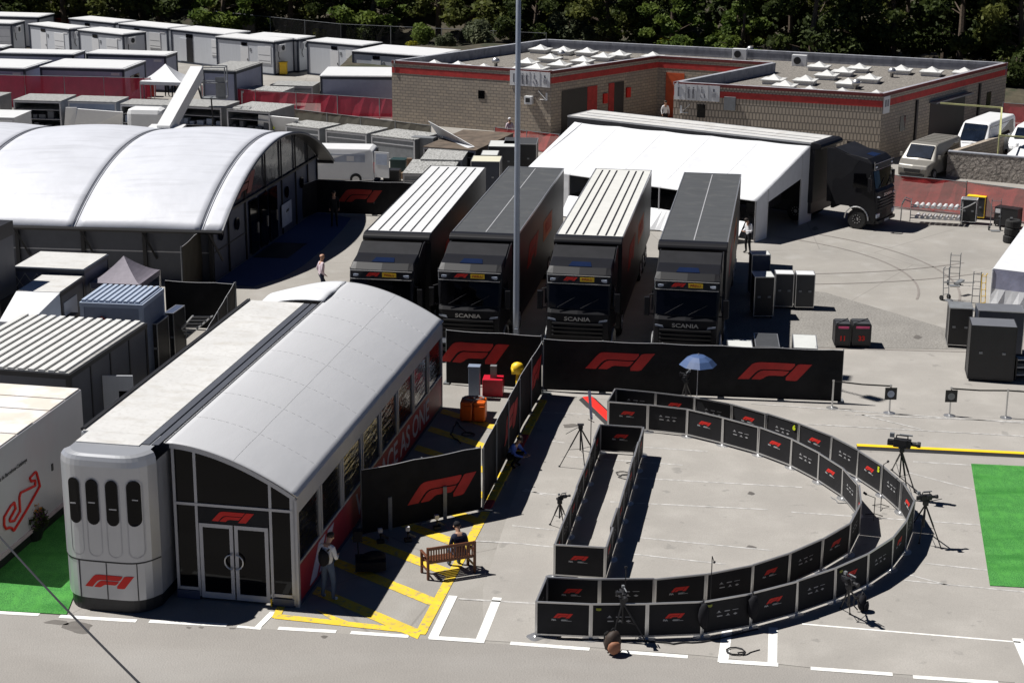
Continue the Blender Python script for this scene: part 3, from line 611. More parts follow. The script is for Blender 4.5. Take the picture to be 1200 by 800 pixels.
# ================================================================== HOARDINGS
def hoarding(label, pts, z1, logos, posts=2.0, wave=.04, z0=.06, M=FABB, logomat=None, name='hoarding', ropes=True):
    "fabric screen along a polyline; logos = (distance along, width, height, z centre, side)"
    P = [Vector((p[0], p[1], 0)) for p in pts]; ob = thing(name, label, 'fence', P[0])
    seg = [(a, b, (b - a).length) for a, b in zip(P, P[1:])]; tot = sum(s[2] for s in seg)
    def at(s):
        for a, b, l in seg:
            if s <= l + 1e-6: return lerp(a, b, s / l), (b - a).normalized()
            s -= l
        return P[-1], (seg[-1][1] - seg[-1][0]).normalized()
    def off(s, z): return wave * (math.sin(s * 2.1 + z * 1.5) * .6 + math.sin(s * 5.3 - z * 3 + 1) * .3)
    def pt(s, z, o=0):
        c, d = at(s); n = Vector((d.y, -d.x, 0)); t = (z - z0) / (z1 - z0); return c + n * (off(s, z) * math.sin(max(0, min(1, t)) * math.pi) + o) + Vector((0, 0, z - .03 * abs(math.sin(s * math.pi / posts)) * t))
    ns = max(8, int(tot / .2)); mbs = MB()
    brk = sorted(set([tot * i / ns for i in range(ns + 1)] + [sum(x[2] for x in seg[:k]) for k in range(len(seg) + 1)]))
    for a, b in zip(brk, brk[1:]):
        for k in range(6):
            za, zb = z0 + (z1 - z0) * k / 6, z0 + (z1 - z0) * (k + 1) / 6; mbs.quad(pt(a, za), pt(b, za), pt(b, zb), pt(a, zb))
    mbs.build('fabric', M, ob, world=True, solid=.012)
    q = MB(); n = max(1, int(tot / posts))
    for k in range(n + 1): s = tot * k / n; c, d = at(s); nn = Vector((d.y, -d.x, 0)) * -.04; q.tube(c + nn, c + nn + Vector((0, 0, z1 + .02)), .022, 6); q.bar(c + nn * 8 + Vector((0, 0, .03)), c - nn * 2 + Vector((0, 0, .03)), .2, .06)
    q.build('post', GREYM, ob, world=True)
    q = MB(); q.path([pt(tot * k / 30, z1 + .005, 0) for k in range(31)], .012, 5); q.build('top_wire', ALUP, ob, world=True)
    for (s, w_, h_, zc, side) in logos:
        q = MB()
        for poly in (L_OUT, L_IN, L_ONE):
            # subdivide polygon into vertical slices so that it follows the cloth
            nsl = 26; xs = [i / nsl for i in range(nsl + 1)]
            for xa, xb in zip(xs, xs[1:]):
                def cut(x):
                    ys = []
                    for (x1, y1), (x2, y2) in zip(poly, poly[1:] + poly[:1]):
                        if (x1 - x) * (x2 - x) <= 0 and abs(x1 - x2) > 1e-9: ys.append(y1 + (y2 - y1) * (x - x1) / (x2 - x1))
                    return (min(ys), max(ys)) if ys else None
                ca, cb = cut(xa + 1e-5), cut(xb - 1e-5)
                if not ca or not cb: continue
                def L2(x, y): return pt(s + (x - .5) * w_ * (1 if side > 0 else -1), zc + (y - .5) * h_, side * .016)
                if side > 0: q.quad(L2(xa, ca[0]), L2(xb, cb[0]), L2(xb, cb[1]), L2(xa, ca[1]))
                else: q.quad(L2(xa, ca[0]), L2(xa, ca[1]), L2(xb, cb[1]), L2(xb, cb[0]))
        q.build('logo', logomat or HRED, ob, world=True, solid=.004)
    return ob
def HL(pts, idx): return sum((Vector(a[:2]) - Vector(b[:2])).length for a, b in zip(pts[:idx], pts[1:idx + 1]))
P1 = [(1.1, 58.05), (11.27, 56.94)]
hoarding('long black fabric hoarding with two red racing logos in front of the parked trucks', P1, 1.88, [(2.65, 2.4, .62, 1.2, 1), (7.95, 2.5, .62, 1.05, 1)])
hoarding('black fabric hoarding with one red logo behind the glass annexe', [(-2.3, 58.75), (1.0, 58.12)], 1.98, [(1.0, 2.5, .75, 1.22, 1)])
hoarding('black fabric hoarding running at a slant beside the yellow kerb', [(1.04, 57.7), (.37, 54.3), (-.83, 46.9)], 1.9, [(1.2, 2.0, .75, 1.15, -1), (6.0, 2.6, .8, 1.05, -1)])
hoarding('black fabric hoarding with red logo closing the compound behind the bench', [(-4.1, 44.95), (-.86, 46.85)], 1.95, [(2.5, 2.2, .62, .95, 1)], posts=1.6)
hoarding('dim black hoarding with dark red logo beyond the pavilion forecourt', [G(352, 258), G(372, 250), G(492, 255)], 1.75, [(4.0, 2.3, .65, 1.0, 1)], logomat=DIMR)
hoarding('black fabric hoarding in shade behind the leaning ladder', [G(196, 384), G(277, 388)], 1.9, [])
hoarding('black fabric hoarding beside the hospitality trailer roof edge', [G(277, 388), (-10.6, 46), (-10.9, 43.5)], 1.95, [])
hoarding('short olive mesh screen beside the pavilion corner post', [G(216, 353), G(246, 322)], 2.3, [], M=GREENNET, name='mesh_screen')

# bollards in front of the hoarding
for k, (px, py, l) in enumerate(((457.5, 621, 'grey square bollard with a black hole in front of the dark screen, nearer the annexe'), (521.5, 608, 'grey square bollard before the red logo on the dark screen, behind the bench'))):
    p = G(px, py); single(MB().box(-.055, .055, -.055, .055, 0, 1.0).box(-.058, .058, -.058, .058, .72, .78), 'bollard', [GREYM], l, 'bollard', (p.x, p.y, 0), .1, 'bollards by the compound screen', bev=.01)

# kerb with yellow and red paint along the slanted hoarding
kb = MB()
ka, kc = G(570, 598), G(637, 470)
q = MB(); kd = (kc - ka)
for k in range(14):
    a, c = lerp(ka, kc, k / 14), lerp(ka, kc, (k + 1) / 14 - .006); q.cur = 1 if k in (0, 7, 8) else 0; q.bar(a + Vector((0, 0, .04)), c + Vector((0, 0, .04)), .24, .08)
single(q, 'kerb', [YPAINT, REDB], 'yellow kerb with red sections at the foot of the slanted hoarding', 'kerb', (ka.x, ka.y, 0), world=True, bev=.01)
a, c = G(1004, 524), G(1290, 538)
q = MB(); d = (c - a).normalized(); n = Vector((-d.y, d.x, 0))
q.cur = 1; q.ext([a - n * .22, a + n * .22, a + n * .12 + up * .07, a - n * .12 + up * .07], c - a); q.cur = 0; q.ext([a + up * .072 - n * .1, a + up * .072 + n * .16, a + up * .085 + n * .1, a + up * .085 - n * .1], c - a)
single(q, 'cable_ramp', [YEL, BLACK], 'black rubber cable ramp with yellow lid running to the right edge', 'cable ramp', (a.x, a.y, 0), world=True)
a, c = G(688, 467.5), G(722, 500)
d = (c - a).normalized(); n = Vector((-d.y, d.x, 0)); q = MB(); q.cur = 1; q.ext([a - n * .3, a + n * .3, a + n * .18 + up * .08, a - n * .18 + up * .08], c - a); q.cur = 0; q.ext([a + up * .082 - n * .17, a + up * .082 + n * .17, a + up * .1 + n * .15, a + up * .1 - n * .15], c - a)
single(q, 'cable_ramp', [RED, BLACK], 'red and black cable ramp leading under the far left corner of the curved pen', 'cable ramp', (a.x, a.y, 0), world=True)

# ================================================================== INTERVIEW PEN
PH = .95
def pen_panel(kind):
    nm = 'pen_panel'; T = thing(nm, 'x', 'barrier panel', (0, 0, 0), 0, 'black panels of the interview pen')
    W = 1.0  # unit width, scaled on placing
    f = MB(); r = .022
    f.box(0, .03, -r, r, .05, PH); f.box(W - .03, W, -r, r, .05, PH); f.box(.03, W - .03, -r, r, PH - .035, PH); f.box(.03, W - .03, -r, r, .07, .11); f.build('frame', ALU, T)
    MB().box(.03, W - .03, -.006, .006, .11, PH - .035).build('fabric', PANEL, T)
    q = MB(); q.lathe([(.17, .0), (.17, .015), (.05, .03), (.025, .06)], 14, (0, 0, 0)); q.box(-.012, .012, -.015, .015, .03, PH); fo = q.build('foot', ALU, T)
    w_ = MB(); lg = MB()
    for sd in (1, -1):
        o = Vector((.5, -sd * .0075, 0))
        if kind == 'logo':
            M = plane_m(o + Vector((.0, 0, .6)), (sd, 0, 0), (0, 0, 1)); put_logo(lg, M, .36, .12, .003)
            M2 = plane_m(o + Vector((-.17 * sd, 0, .485)), (sd, 0, 0), (0, 0, 1)); put_text(w_, M2, 'FIA', .06, bold=.003, ext=.001)
            for dx, dz, l in ((0.05, .015, .12), (.08, -.015, .19), (.03, .0, .1)):
                c = o + Vector((dx * sd - .02 * sd, 0, .485 + dz)); w_.box(c.x - l / 2, c.x + l / 2, c.y - .002, c.y + .002, c.z - .005, c.z + .005)
        else:
            for cx, cz, sh in ((-.17, .6, 0), (0, .6, 1), (.17, .6, 2), (-.15, .49, 3), (.02, .49, 0), (.17, .49, 4)):
                c = o + Vector((cx * sd, 0, cz))
                if sh == 0: w_.ext([(c.x - .03, c.y, c.z - .005), (c.x + .03, c.y, c.z - .005), (c.x, c.y, c.z + .04)], (0, -.002 * sd, 0)); w_.box(c.x - .045, c.x + .045, c.y - .001, c.y + .001, c.z - .022, c.z - .014)
                if sh == 1: w_.box(c.x - .055, c.x + .055, c.y - .001, c.y + .001, c.z - .012, c.z + .01)
                if sh == 2: w_.box(c.x - .06, c.x + .06, c.y - .001, c.y + .001, c.z - .006, c.z + .006)
                if sh == 3: w_.box(c.x - .055, c.x + .055, c.y - .001, c.y + .001, c.z - .014, c.z + .012)
                if sh == 4: w_.ext([(c.x - .045, c.y, c.z), (c.x, c.y, c.z - .03), (c.x + .045, c.y, c.z), (c.x, c.y, c.z + .03)], (0, -.002 * sd, 0))
    if kind == 'logo': lg.build('logo', RED, T)
    w_.build('sponsor_print', mat('dim_white_print', (.38, .38, .39), .6), T); return T
ords = ['first', 'second', 'third', 'fourth', 'fifth', 'sixth', 'seventh', 'eighth', 'ninth', 'tenth', 'eleventh', 'twelfth', 'thirteenth', 'fourteenth', 'fifteenth', 'sixteenth', 'seventeenth', 'eighteenth', 'nineteenth', 'twentieth']
proto = {}
FIRST = {}
def lay(points, first, where, closed=False, nlast=True):
    pts = [G(x, y, PH) for x, y in points]
    for k, (a, b_) in enumerate(zip(pts, pts[1:])):
        kd = ('logo', 'spon')[(k + first) % 2]; d = b_ - a; l = d.length; rz = math.atan2(d.y, d.x)
        label = '%s, %s %s' % (('red-logo panel', 'sponsor-mark panel')[(k + first) % 2], ords[k], where)
        if kd not in proto:
            T = pen_panel(kd); proto[kd] = T; place(T, (a.x, a.y, 0), rz); T.scale = (l - .01, 1, 1); T['label'] = label
        else:
            dup(proto[kd], (a.x, a.y, 0), rz, label, (l - .01, 1, 1))
near_out = [(628, 704), (693, 706.8), (759, 706.5), (824, 704), (881, 694), (935, 680), (980, 665), (1018.5, 648), (1047, 629), (1063.5, 609), (1071.7, 586.5)]
far_out = [(722, 455), (768.7, 459.5), (814.5, 464.7), (858.7, 473), (898.5, 484), (937, 496), (975, 511), (1006.5, 527.5), (1035, 545.5), (1057.5, 564.5), (1071.7, 586.5)]
far_in = [(713, 470), (759.7, 473.7), (806, 479), (848, 488.7), (890, 500), (928.5, 514), (960.7, 530.5), (989.5, 548.5), (1007, 568), (1008.7, 589.5)]
near_in = [(640.7, 676), (703, 678), (767.5, 677.5), (827.5, 671.5), (882, 660.8), (925.5, 647), (963.7, 630.3), (996.7, 612), (1008.7, 589.5)]
lay(near_out, 0, 'from the left in the outer front row of the pen')
lay(far_out, 1, 'from the left in the outer rear row')
lay(far_in, 0, 'from the left in the inner rear row')
lay(near_in, 0, 'from the left in the inner front row')
lay([(713, 470), (722, 455)], 1, 'closing the pen at its far left end')
lay([(628, 704), (640.7, 676)], 1, 'closing the pen at its near left end')
al = [(lerp(703.5, 650, k / 7.0 if k else 0), 0) for k in range(8)]
aL0, aL1, aR0, aR1 = G(703.5, 497, PH), G(649.5, 637, PH), G(753.3, 500, PH), G(710, 640.5, PH)
def lay_w(pa, pb, n, first, where):
    for k in range(n):
        a, b_ = lerp(pa, pb, k / n), lerp(pa, pb, (k + 1) / n); d = b_ - a; kd = ('logo', 'spon')[(k + first) % 2]
        dup(proto[kd], (a.x, a.y, 0), math.atan2(d.y, d.x), '%s, %s %s' % (('red-logo panel', 'sponsor-mark panel')[(k + first) % 2], ords[k], where), (d.length - .01, 1, 1))
lay_w(aL0, aL1, 7, 0, 'from the far end in the left wall of the narrow alley')
lay_w(aR0, aR1, 7, 0, 'from the far end in the right wall of the narrow alley')
lay_w(aL0, aR0, 1, 0, 'panel across the far end of the narrow alley')
lay_w(aL1, aR1, 1, 0, 'panel across the near end of the narrow alley')
for a, b_, t, dx in ((far_out[4], far_out[5], '6', .86), (far_out[7], far_out[8], '5', .86)):
    A, B = G(*a, PH), G(*b_, PH); d = (B - A).normalized(); c = A + d * (B - A).length * dx; n = Vector((d.y, -d.x, 0))
    q = MB(); put_text(q, plane_m(c + n * .03 + Vector((0, 0, .76 - PH)), d, (0, 0, 1)), t, .22, bold=.012); single(q, 'number_sticker', LIME, ('yellow six stuck on a rear pen panel near the hoarding end' if t == '6' else 'yellow five stuck on a rear pen panel beside the microphone stand'), 'sticker', (A.x, A.y, 0), world=True)
for a, b_, w1 in ((near_out[1], near_out[2], 'behind the brown backpack'), (near_out[3], near_out[4], 'beside the hanging black bag'), (near_out[6], near_out[7], 'above the low black camera rig')):
    A, B = G(*a, PH), G(*b_, PH); d = (B - A).normalized(); c = A + d * .17; n = Vector((d.y, -d.x, 0))
    q = MB(); q.ext([c + n * .03 + d * x + up * (z - PH) for x, z in ((-.06, .84), (.07, .84), (.07, .79), (.03, .77), (-.05, .78))], n * .002); single(q, 'sticker', mat('dull_lime', (.25, .28, .02), .6), 'dull yellow-green sticker in a panel corner ' + w1, 'sticker', (A.x, A.y, 0), world=True)

# ================================================================== STANCHIONS, TRIPODS, CAMERAS
def stanchion(px, py, label, sign=None):
    p = G(px, py); T = thing('stanchion', label, 'stanchion', (p.x, p.y, 0), 0, 'belt stanchions on the right apron')
    MB().lathe([(.2, 0), (.2, .015), (.06, .045), (.03, .06)], 18).build('base', ALU, T, smooth=False)
    MB().lathe([(.03, .05), (.03, .93), (.04, .94), (.04, 1.0)], 12).build('pole', ALU, T)
    if sign:
        so_ = MB().box(-.2, .2, -.06, -.045, .5, .92).build('sign', BLACK, T); MB().lathe([(.12, 0), (.12, .004)], 20, (0, -.061, .7), 'Y').lathe([(.05, 0), (.05, .008)], 14, (0, -.064, .7), 'Y').build('sign_emblem', sign, so_)
    return p
LBL = mat('pale_blue_print', (.4, .45, .55), .5)
s1 = stanchion(1042, 484, 'belt stanchion with round pale emblem sign, right of the long hoarding', LBL)
s2 = stanchion(1112.5, 487, 'belt stanchion with black square sign, left end of the right-hand belt', GREYM)
s3 = stanchion(1178.5, 489.5, 'plain belt stanchion near the right edge below the flight cases')
s0 = stanchion(975, 478, 'plain belt stanchion at the right end of the long hoarding')
for a, b_, l in ((s0, s1, 'black belt stretched from the hoarding end to the round-sign stanchion'), (s2, s3, 'black belt between the square-sign stanchion and the plain one'), (s3, G(1290, 495), 'black belt running off the right edge')):
    a, b_ = Vector((a.x, a.y, .96)), Vector((b_.x, b_.y, .96)); mid = (a + b_) / 2 - up * .03; q = MB(); q.bar(a, mid, .006, .05); q.bar(mid, b_, .006, .05); single(q, 'barrier_belt', BLACK, l, 'belt', (a.x, a.y, 0), world=True)

def tripod(label, head, feet, zh, r=.016, handle=None, pan=None):
    "feet: photo positions; head at photo position at height zh"
    h = G(*head, zh); T = thing('tripod', label, 'tripod', (h.x, h.y, 0))
    q = MB(); f3 = [G(*f) for f in feet]
    for f in f3:
        l = MB(); top = Vector((h.x, h.y, zh - .12)); f = Vector((f.x, f.y, .01)); midp = lerp(top, f, .5); l.tube(top, midp, r * 1.5, 6); l.tube(midp, f, r, 6); l.tube(f, f + up * .03, r * 2, 6); l.build('leg', BLACK, T, world=True)
    for f in f3: q.tube(Vector((h.x, h.y, zh * .45)), lerp(Vector((h.x, h.y, zh - .12)), f, .55), .008, 5)
    q.tube(Vector((h.x, h.y, zh * .42)), Vector((h.x, h.y, zh - .1)), .022, 8); q.build('spreader', BLACK, T, world=True)
    q = MB(Matrix.Translation((h.x, h.y, zh))); q.box(-.07, .07, -.06, .06, -.14, -.02); q.box(-.1, .1, -.07, .07, -.02, .01)
    if handle: q.tube((0, 0, -.05), handle, .012, 6)
    q.build('head', BLACK, T, world=True, bev=.01)
    return Vector((h.x, h.y, zh))
def camera_rig(label, c, rz, s=1.0, lite=False):
    T = thing('video_camera', label, 'camera', c + up * .012, rz)
    q = MB(Matrix.Scale(s, 4)); q.box(-.07, .07, -.2, .2, .0, .2); q.box(-.05, .05, .2, .34, .02, .16); q.build('body', BLACK, T, bev=.015)
    q = MB(Matrix.Scale(s, 4)); q.lathe([(.05, 0), (.055, .12), (.07, .16), (.07, .22)], 14, (0, -.2, .1), 'Y'); q.build('lens', BLACK, T)
    q = MB(Matrix.Scale(s, 4)); q.path([(0, -.12, .2), (0, -.12, .28), (0, .14, .28), (0, .14, .2)], .015, 6); q.build('top_handle', BLACK, T)
    q = MB(Matrix.Scale(s, 4)); q.box(-.2, -.07, -.1, .02, .14, .22); q.box(-.24, -.2, -.12, .04, .12, .24); q.build('viewfinder', BLACK, T)
    q = MB(Matrix.Scale(s, 4)); q.tube((.06, -.22, .28), (.06, .08, .28), .022, 8); q.box(.02, .1, .2, .3, .2, .3); q.build('microphone', GREYM, T)
hA = tripod('black tripod without camera between the slanted hoarding and the alley', (680.5, 497), ((655.5, 547), (702, 540), (686, 556)), 1.45, handle=(-.45, -.1, -.28))
hB = tripod('black tripod with small arm left of the narrow alley near its front', (656, 584), ((644.5, 615), (665, 610), (661, 618)), 1.0)
camera_rig('small black camera on an arm beside the left alley wall', hB + Vector((.1, .0, .0)), 2.0, .5)
hC = tripod('tall black tripod carrying a broadcast camera outside the right bend of the pen', (1057, 524), ((1045, 551), (1072, 577), (1064, 585)), 1.62, r=.02)
camera_rig('large black broadcast camera on the tall tripod right of the pen', hC, R(70), 1.25)
hD = tripod('lower black tripod with sound gear right of the pen bend, nearest the green carpet', (1085, 586), ((1103, 643), (1077, 637), (1071, 612)), 1.35, r=.017, handle=(.45, .05, .03))
camera_rig('flat black camera lying on the low tripod right of the pen bend', hD, R(100), .8)
hE = tripod('black tripod straddling the front pen row behind the brown backpack', (730, 700), ((716, 752), (757, 752), (736, 735)), 1.15)
camera_rig('black camera with light arm above the second front panel', hE, R(10), .75)
hF = tripod('black tripod with gear against the outer front row near the bend', (995, 684), ((985, 713), (1012, 712), (996, 720)), 1.0)
camera_rig('black camera on the short tripod near the bend of the front row', hF, R(30), .8)
tu = tripod('tripod under the blue umbrella behind the pen', (804, 444), ((797, 470), (812, 470), (806, 476)), 1.0)
camera_rig('black camera with white parts under the blue umbrella', tu, R(-20), .9)
def micstand(label, px, base, top, bend=(.15, 0, 0), zt=1.3, z0=0):
    b0 = G(*base); q = MB(Matrix.Translation((b0.x, b0.y, 0))); q.tube((0, 0, z0), (0, 0, zt), .012, 6); 
    if z0 == 0: 
        for a in range(3): q.tube((0, 0, .12), (.28 * math.cos(a * 2.09 + .3), .28 * math.sin(a * 2.09 + .3), .012), .012, 5)
    q.tube((0, 0, zt), Vector(bend) + Vector((0, 0, zt)), .01, 6); q.tube(Vector(bend) + Vector((0, 0, zt)), Vector(bend) * 1.35 + Vector((0, 0, zt + .03)), .035, 8)
    single(q, 'microphone_stand', BLACK, label, 'microphone stand', (b0.x, b0.y, 0), world=True)
micstand('black microphone stand inside the pen between the rear rows, by panel number five', 0, (1032, 595), 0, (.1, 0, .06), 1.35)
micstand('thin leaning microphone stand inside the pen at its right bend', 0, (1024, 606), 0, (-.25, 0, .1), .6)
micstand('microphone stand rising above the inner front row', 0, (832, 716), 0, (.05, 0, -.15), 1.5)
micstand('microphone stand with white tip behind the inner front row, near the alley', 0, (732, 722), 0, (0, .02, .05), 1.25)
micstand('small lamp arm clamped at the far right corner of the alley', 0, (742, 545), 0, (.2, .05, .25), .55)
p = G(692, 530); q = MB(Matrix.Translation((p.x, p.y, 0))); q.tube((0, 0, 0), (0, 0, 1.15), .014, 6); q.tube((-.1, 0, 1.1), (.1, 0, 1.0), .012, 5); q.tube((0, 0, .02), (.25, -.1, .01), .015, 5); q.tube((0, 0, .02), (-.2, .1, .01), .015, 5)
cs = thing('clamp_stand', 'black clamp stand holding a strip of white and blue ribbon beside the alley', 'stand', (p.x, p.y, 0)); q.build('stand', BLACK, cs, world=True)
q = MB(Matrix.Translation((p.x, p.y, 0))); q.quad((-.03, 0, 1.1), (.05, 0, 1.1), (-.02, .15, 1.98), (-.12, .15, 2.0)); q.build('ribbon', LAV, cs, world=True, solid=.01)
# umbrella
h = G(818, 426, 2.1); U = thing('umbrella', 'blue umbrella over the camera in front of the long hoarding', 'umbrella', (h.x, h.y, 0))
UMB = mat('blue_umbrella_fabric', (.05, .09, .2), .5, var=.15); q = MB(Matrix.Translation((0, 0, 2.1)))
rings = [(0.0, .3), (.25, .26), (.45, .15), (.62, -.03)]
for (ra, za), (rb, zb) in zip(rings, rings[1:]):
    for i in range(8):
        for hh in (0, 1):
            def ring(r, z, t): k = abs(((t * 8) % 1) - .5) * 2; rr = r * (.93 + .07 * k); return (rr * math.cos(t * 6.283), rr * math.sin(t * 6.283), z - .0)
            t0, t1 = (i + hh * .5) / 8, (i + hh * .5 + .5) / 8; q.quad(ring(ra, za, t0), ring(ra, za, t1), ring(rb, zb, t1), ring(rb, zb, t0))
q.build('canopy', UMB, U); q = MB(); q.tube((0, 0, .0), (0, 0, 2.45), .012, 6)
for i in range(8): q.tube((0, 0, 2.36), (.6 * math.cos(i * .785), .6 * math.sin(i * .785), 2.07), .006, 4)
q.build('shaft', ALUP, U); MB().lathe([(.25, 0), (.25, .05), (.04, .08), (.03, .4)], 12).build('base', BLACK, U)

def blob(c, r, n=10, seed=0, sq=(1, 1, 1)):
    rnd = random.Random(seed); vs = []; fs = []
    bm = bmesh.new(); bmesh.ops.create_icosphere(bm, subdivisions=2, radius=1)
    for v in bm.verts: k = 1 + .12 * math.sin(v.co.x * 4 + seed) * math.cos(v.co.y * 3 + seed) + rnd.uniform(-.04, .04); vs.append(Vector(c) + Vector((v.co.x * r * sq[0] * k, v.co.y * r * sq[1] * k, v.co.z * r * sq[2] * k)))
    bm.verts.index_update(); fs = [[v.index for v in f.verts] for f in bm.faces]; bm.free(); return vs, fs
def backpack(label, c, rz, M, acc, s=1.0):
    T = thing('backpack', label, 'backpack', c, rz); sc = Matrix.Scale(s, 4)
    v, f = blob((0, 0, .27), .5, seed=3, sq=(.36, .24, .54)); MB(sc).add(v, f).build('body', M, T, smooth=True)
    v, f = blob((0, -.13, .2), .5, seed=5, sq=(.28, .12, .3)); MB(sc).add(v, f).build('pocket', acc, T, smooth=True)
    q = MB(sc)
    for sx in (-1, 1): q.path([(sx * .08, .1, .48), (sx * .13, .2, .38), (sx * .14, .19, .18), (sx * .12, .08, .07)], .018, 6)
    q.path([(-.04, .02, .53), (0, .02, .58), (.04, .02, .53)], .012, 6); q.build('strap', BLACK, T)
p = G(718, 766); backpack('brown and black backpack standing on the road in front of the second front panel', (p.x, p.y, .0), .2, mat('dark_brown_nylon', (.03, .018, .012), .7), mat('tan_nylon', (.3, .13, .07), .7), 1.15)
p = G(1010, 716); backpack('black gear bag slumped beside the short tripod near the bend', (p.x, p.y, 0), 1.0, CL['black'], CL['black'], .9)
for px, l in ((824, 'black bag hung over the outer front row between third and fourth panels'), (882, 'black bag hung over the outer front row at the fifth panel, with olive straps')):
    a = G(px, 704 if px < 850 else 694, PH); v, f = blob((0, -.12, .62), .5, seed=px, sq=(.28, .2, .68)); q = MB().add(v, f); q.path([(0, -.1, .9), (0, 0, .99), (0, .05, .9)], .02, 5); single(q, 'shoulder_bag', [CL['black']], l, 'bag', (a.x, a.y, 0), .15, smooth=True)
rnd = random.Random(5)
def cable(label, pts, r=.012, loops=0, M=None):
    P = [G(x, y) + up * r for x, y in pts]; out = []
    for a, b_ in zip(P, P[1:]): out += [lerp(a, b_, t / 6) + Vector((rnd.uniform(-.03, .03), rnd.uniform(-.03, .03), .013)) for t in range(6)]
    if loops:
        c = P[-1]; out += [c + Vector((.22 * math.cos(t * .7) * (1 + .1 * math.sin(t)), .2 * math.sin(t * .7), .012 + .004 * t % .03)) for t in range(loops)]
    single(MB().path(out, r, 5), 'cable', M or BLACK, label, 'cable', P[0], world=True)
cable('coiled black cable on the asphalt right of the white bay corner', ((890, 762), (870, 768), (862, 764)), .012, 24)
cable('black cable loop on the ground inside the alley', ((742, 565), (725, 560), (730, 556)), .012, 14)
cable('black cable along the foot of the outer front row', ((600 + 215 / 4, 748.5), (700, 750), (757, 752), (790, 755), (830, 752), (900, 735)), .018)
cable('thin cable lying inside the right bend of the pen', ((975, 583), (983, 590), (1000, 590)), .012, 6, GREYM)
cable('dark cable on the yellow hatching behind the orange box', ((540, 520), (528, 510), (535, 495), (548, 510)), .02, 12)

# ================================================================== BENCH
a, b_ = G(501, 680), G(558, 671)
BD = (b_ - a); BL = BD.length * 1.0; BZ = math.atan2(BD.y, BD.x)
BE = thing('park_bench', 'brown slatted wooden bench seen from behind on the yellow hatching', 'bench', a, BZ)
L = BL
for x in (0, L - .06):
    MB().box(x, x + .06, 0, .07, 0, .9).box(x, x + .06, .5, .57, 0, .62).build('leg', WOOD, BE); MB().box(x - .005, x + .065, .0, .6, .6, .64).build('armrest', WOOD, BE, bev=.01)
q = MB()
for k in range(5): q.box(.06, L - .06, .09 + k * .1, .17 + k * .1, .41, .435)
q.box(.06, L - .06, .5, .54, .33, .41); q.build('seat', WOOD, BE)
q = MB(); q.box(.06, L - .06, .01, .05, .82, .9); q.box(.06, L - .06, .01, .05, .46, .52)
for k in range(17): x = .1 + (L - .22) * k / 16; q.box(x, x + .035, .018, .042, .52, .82)
q.build('backrest', WOOD, BE)
q = MB(); q.box(.03, .06, .07, .5, .2, .25); q.box(L - .06, L - .03, .07, .5, .2, .25); q.build('stretcher', WOOD, BE)
p = G(497, 668)

# ================================================================== PEOPLE
def skin_mesh(verts, edges, radii, root=0, lv=2):
    bm = bmesh.new(); lay_ = bm.verts.layers.skin.verify(); bv = [bm.verts.new(v) for v in verts]
    for e in edges: bm.edges.new((bv[e[0]], bv[e[1]]))
    for i, v in enumerate(bv): v[lay_].radius = (radii[i], radii[i]) if not isinstance(radii[i], tuple) else radii[i]; v[lay_].use_root = (i == root)
    me = bpy.data.meshes.new('t'); bm.to_mesh(me); bm.free(); o = bpy.data.objects.new('t', me); C.objects.link(o)
    md = o.modifiers.new('s', 'SKIN'); md.use_smooth_shade = True; ss = o.modifiers.new('d', 'SUBSURF'); ss.levels = lv
    dg = bpy.context.evaluated_depsgraph_get(); dg.update(); r = bpy.data.meshes.new_from_object(o.evaluated_get(dg))
    vs = [v.co.copy() for v in r.vertices]; fs = [list(p.vertices) for p in r.polygons]; bpy.data.objects.remove(o); bpy.data.meshes.remove(me); bpy.data.meshes.remove(r); return vs, fs
POSES = {
    'stand': dict(pel=(0, 0, .95), spi=(0, .0, 1.13), che=(0, .01, 1.32), nek=(0, .01, 1.5), hd0=(0, 0, 1.58), hd1=(0, -.02, 1.68), sh=(.17, .01, 1.42), el=(.25, .04, 1.16), wr=(.24, -.08, .95), ha=(.22, -.14, .88), hip=(.09, 0, .9), kn=(.11, -.02, .5), an=(.12, .03, .08), to=(.14, -.12, .04)),
    'look': dict(pel=(0, 0, .95), spi=(0, .0, 1.13), che=(0, .0, 1.32), nek=(0, -.03, 1.49), hd0=(0, -.08, 1.55), hd1=(0, -.14, 1.62), sh=(.18, .0, 1.41), el=(.26, .0, 1.15), wr=(.13, -.24, 1.1), ha=(.08, -.3, 1.12), hip=(.1, 0, .9), kn=(.14, -.03, .5), an=(.16, .03, .08), to=(.19, -.12, .04)),
    'walk': dict(pel=(0, 0, .94), spi=(0, -.01, 1.12), che=(0, -.03, 1.31), nek=(0, -.04, 1.48), hd0=(0, -.05, 1.57), hd1=(0, -.07, 1.66), sh=(.17, -.02, 1.41), el=(.24, .07, 1.16), wr=(.23, -.05, .97), ha=(.22, -.12, .92), hip=(.09, 0, .9), kn=(.1, -.12, .5), an=(.1, .02, .09), to=(.1, -.13, .05)),
    'sit': dict(pel=(0, 0, .52), spi=(0, .0, .7), che=(0, -.06, .88), nek=(0, -.12, 1.05), hd0=(0, -.17, 1.12), hd1=(0, -.23, 1.19), sh=(.17, -.08, .97), el=(.24, -.1, .72), wr=(.12, -.32, .66), ha=(.06, -.38, .68), hip=(.1, -.02, .5), kn=(.14, -.44, .5), an=(.13, -.42, .08), to=(.14, -.57, .04)),
    'crouch': dict(pel=(0, 0, .3), spi=(0, -.05, .46), che=(0, -.14, .62), nek=(0, -.22, .78), hd0=(0, -.28, .85), hd1=(0, -.33, .93), sh=(.17, -.16, .72), el=(.24, -.3, .5), wr=(.15, -.5, .45), ha=(.1, -.57, .45), hip=(.1, 0, .3), kn=(.16, -.38, .48), an=(.14, -.12, .09), to=(.15, -.28, .04)),
}
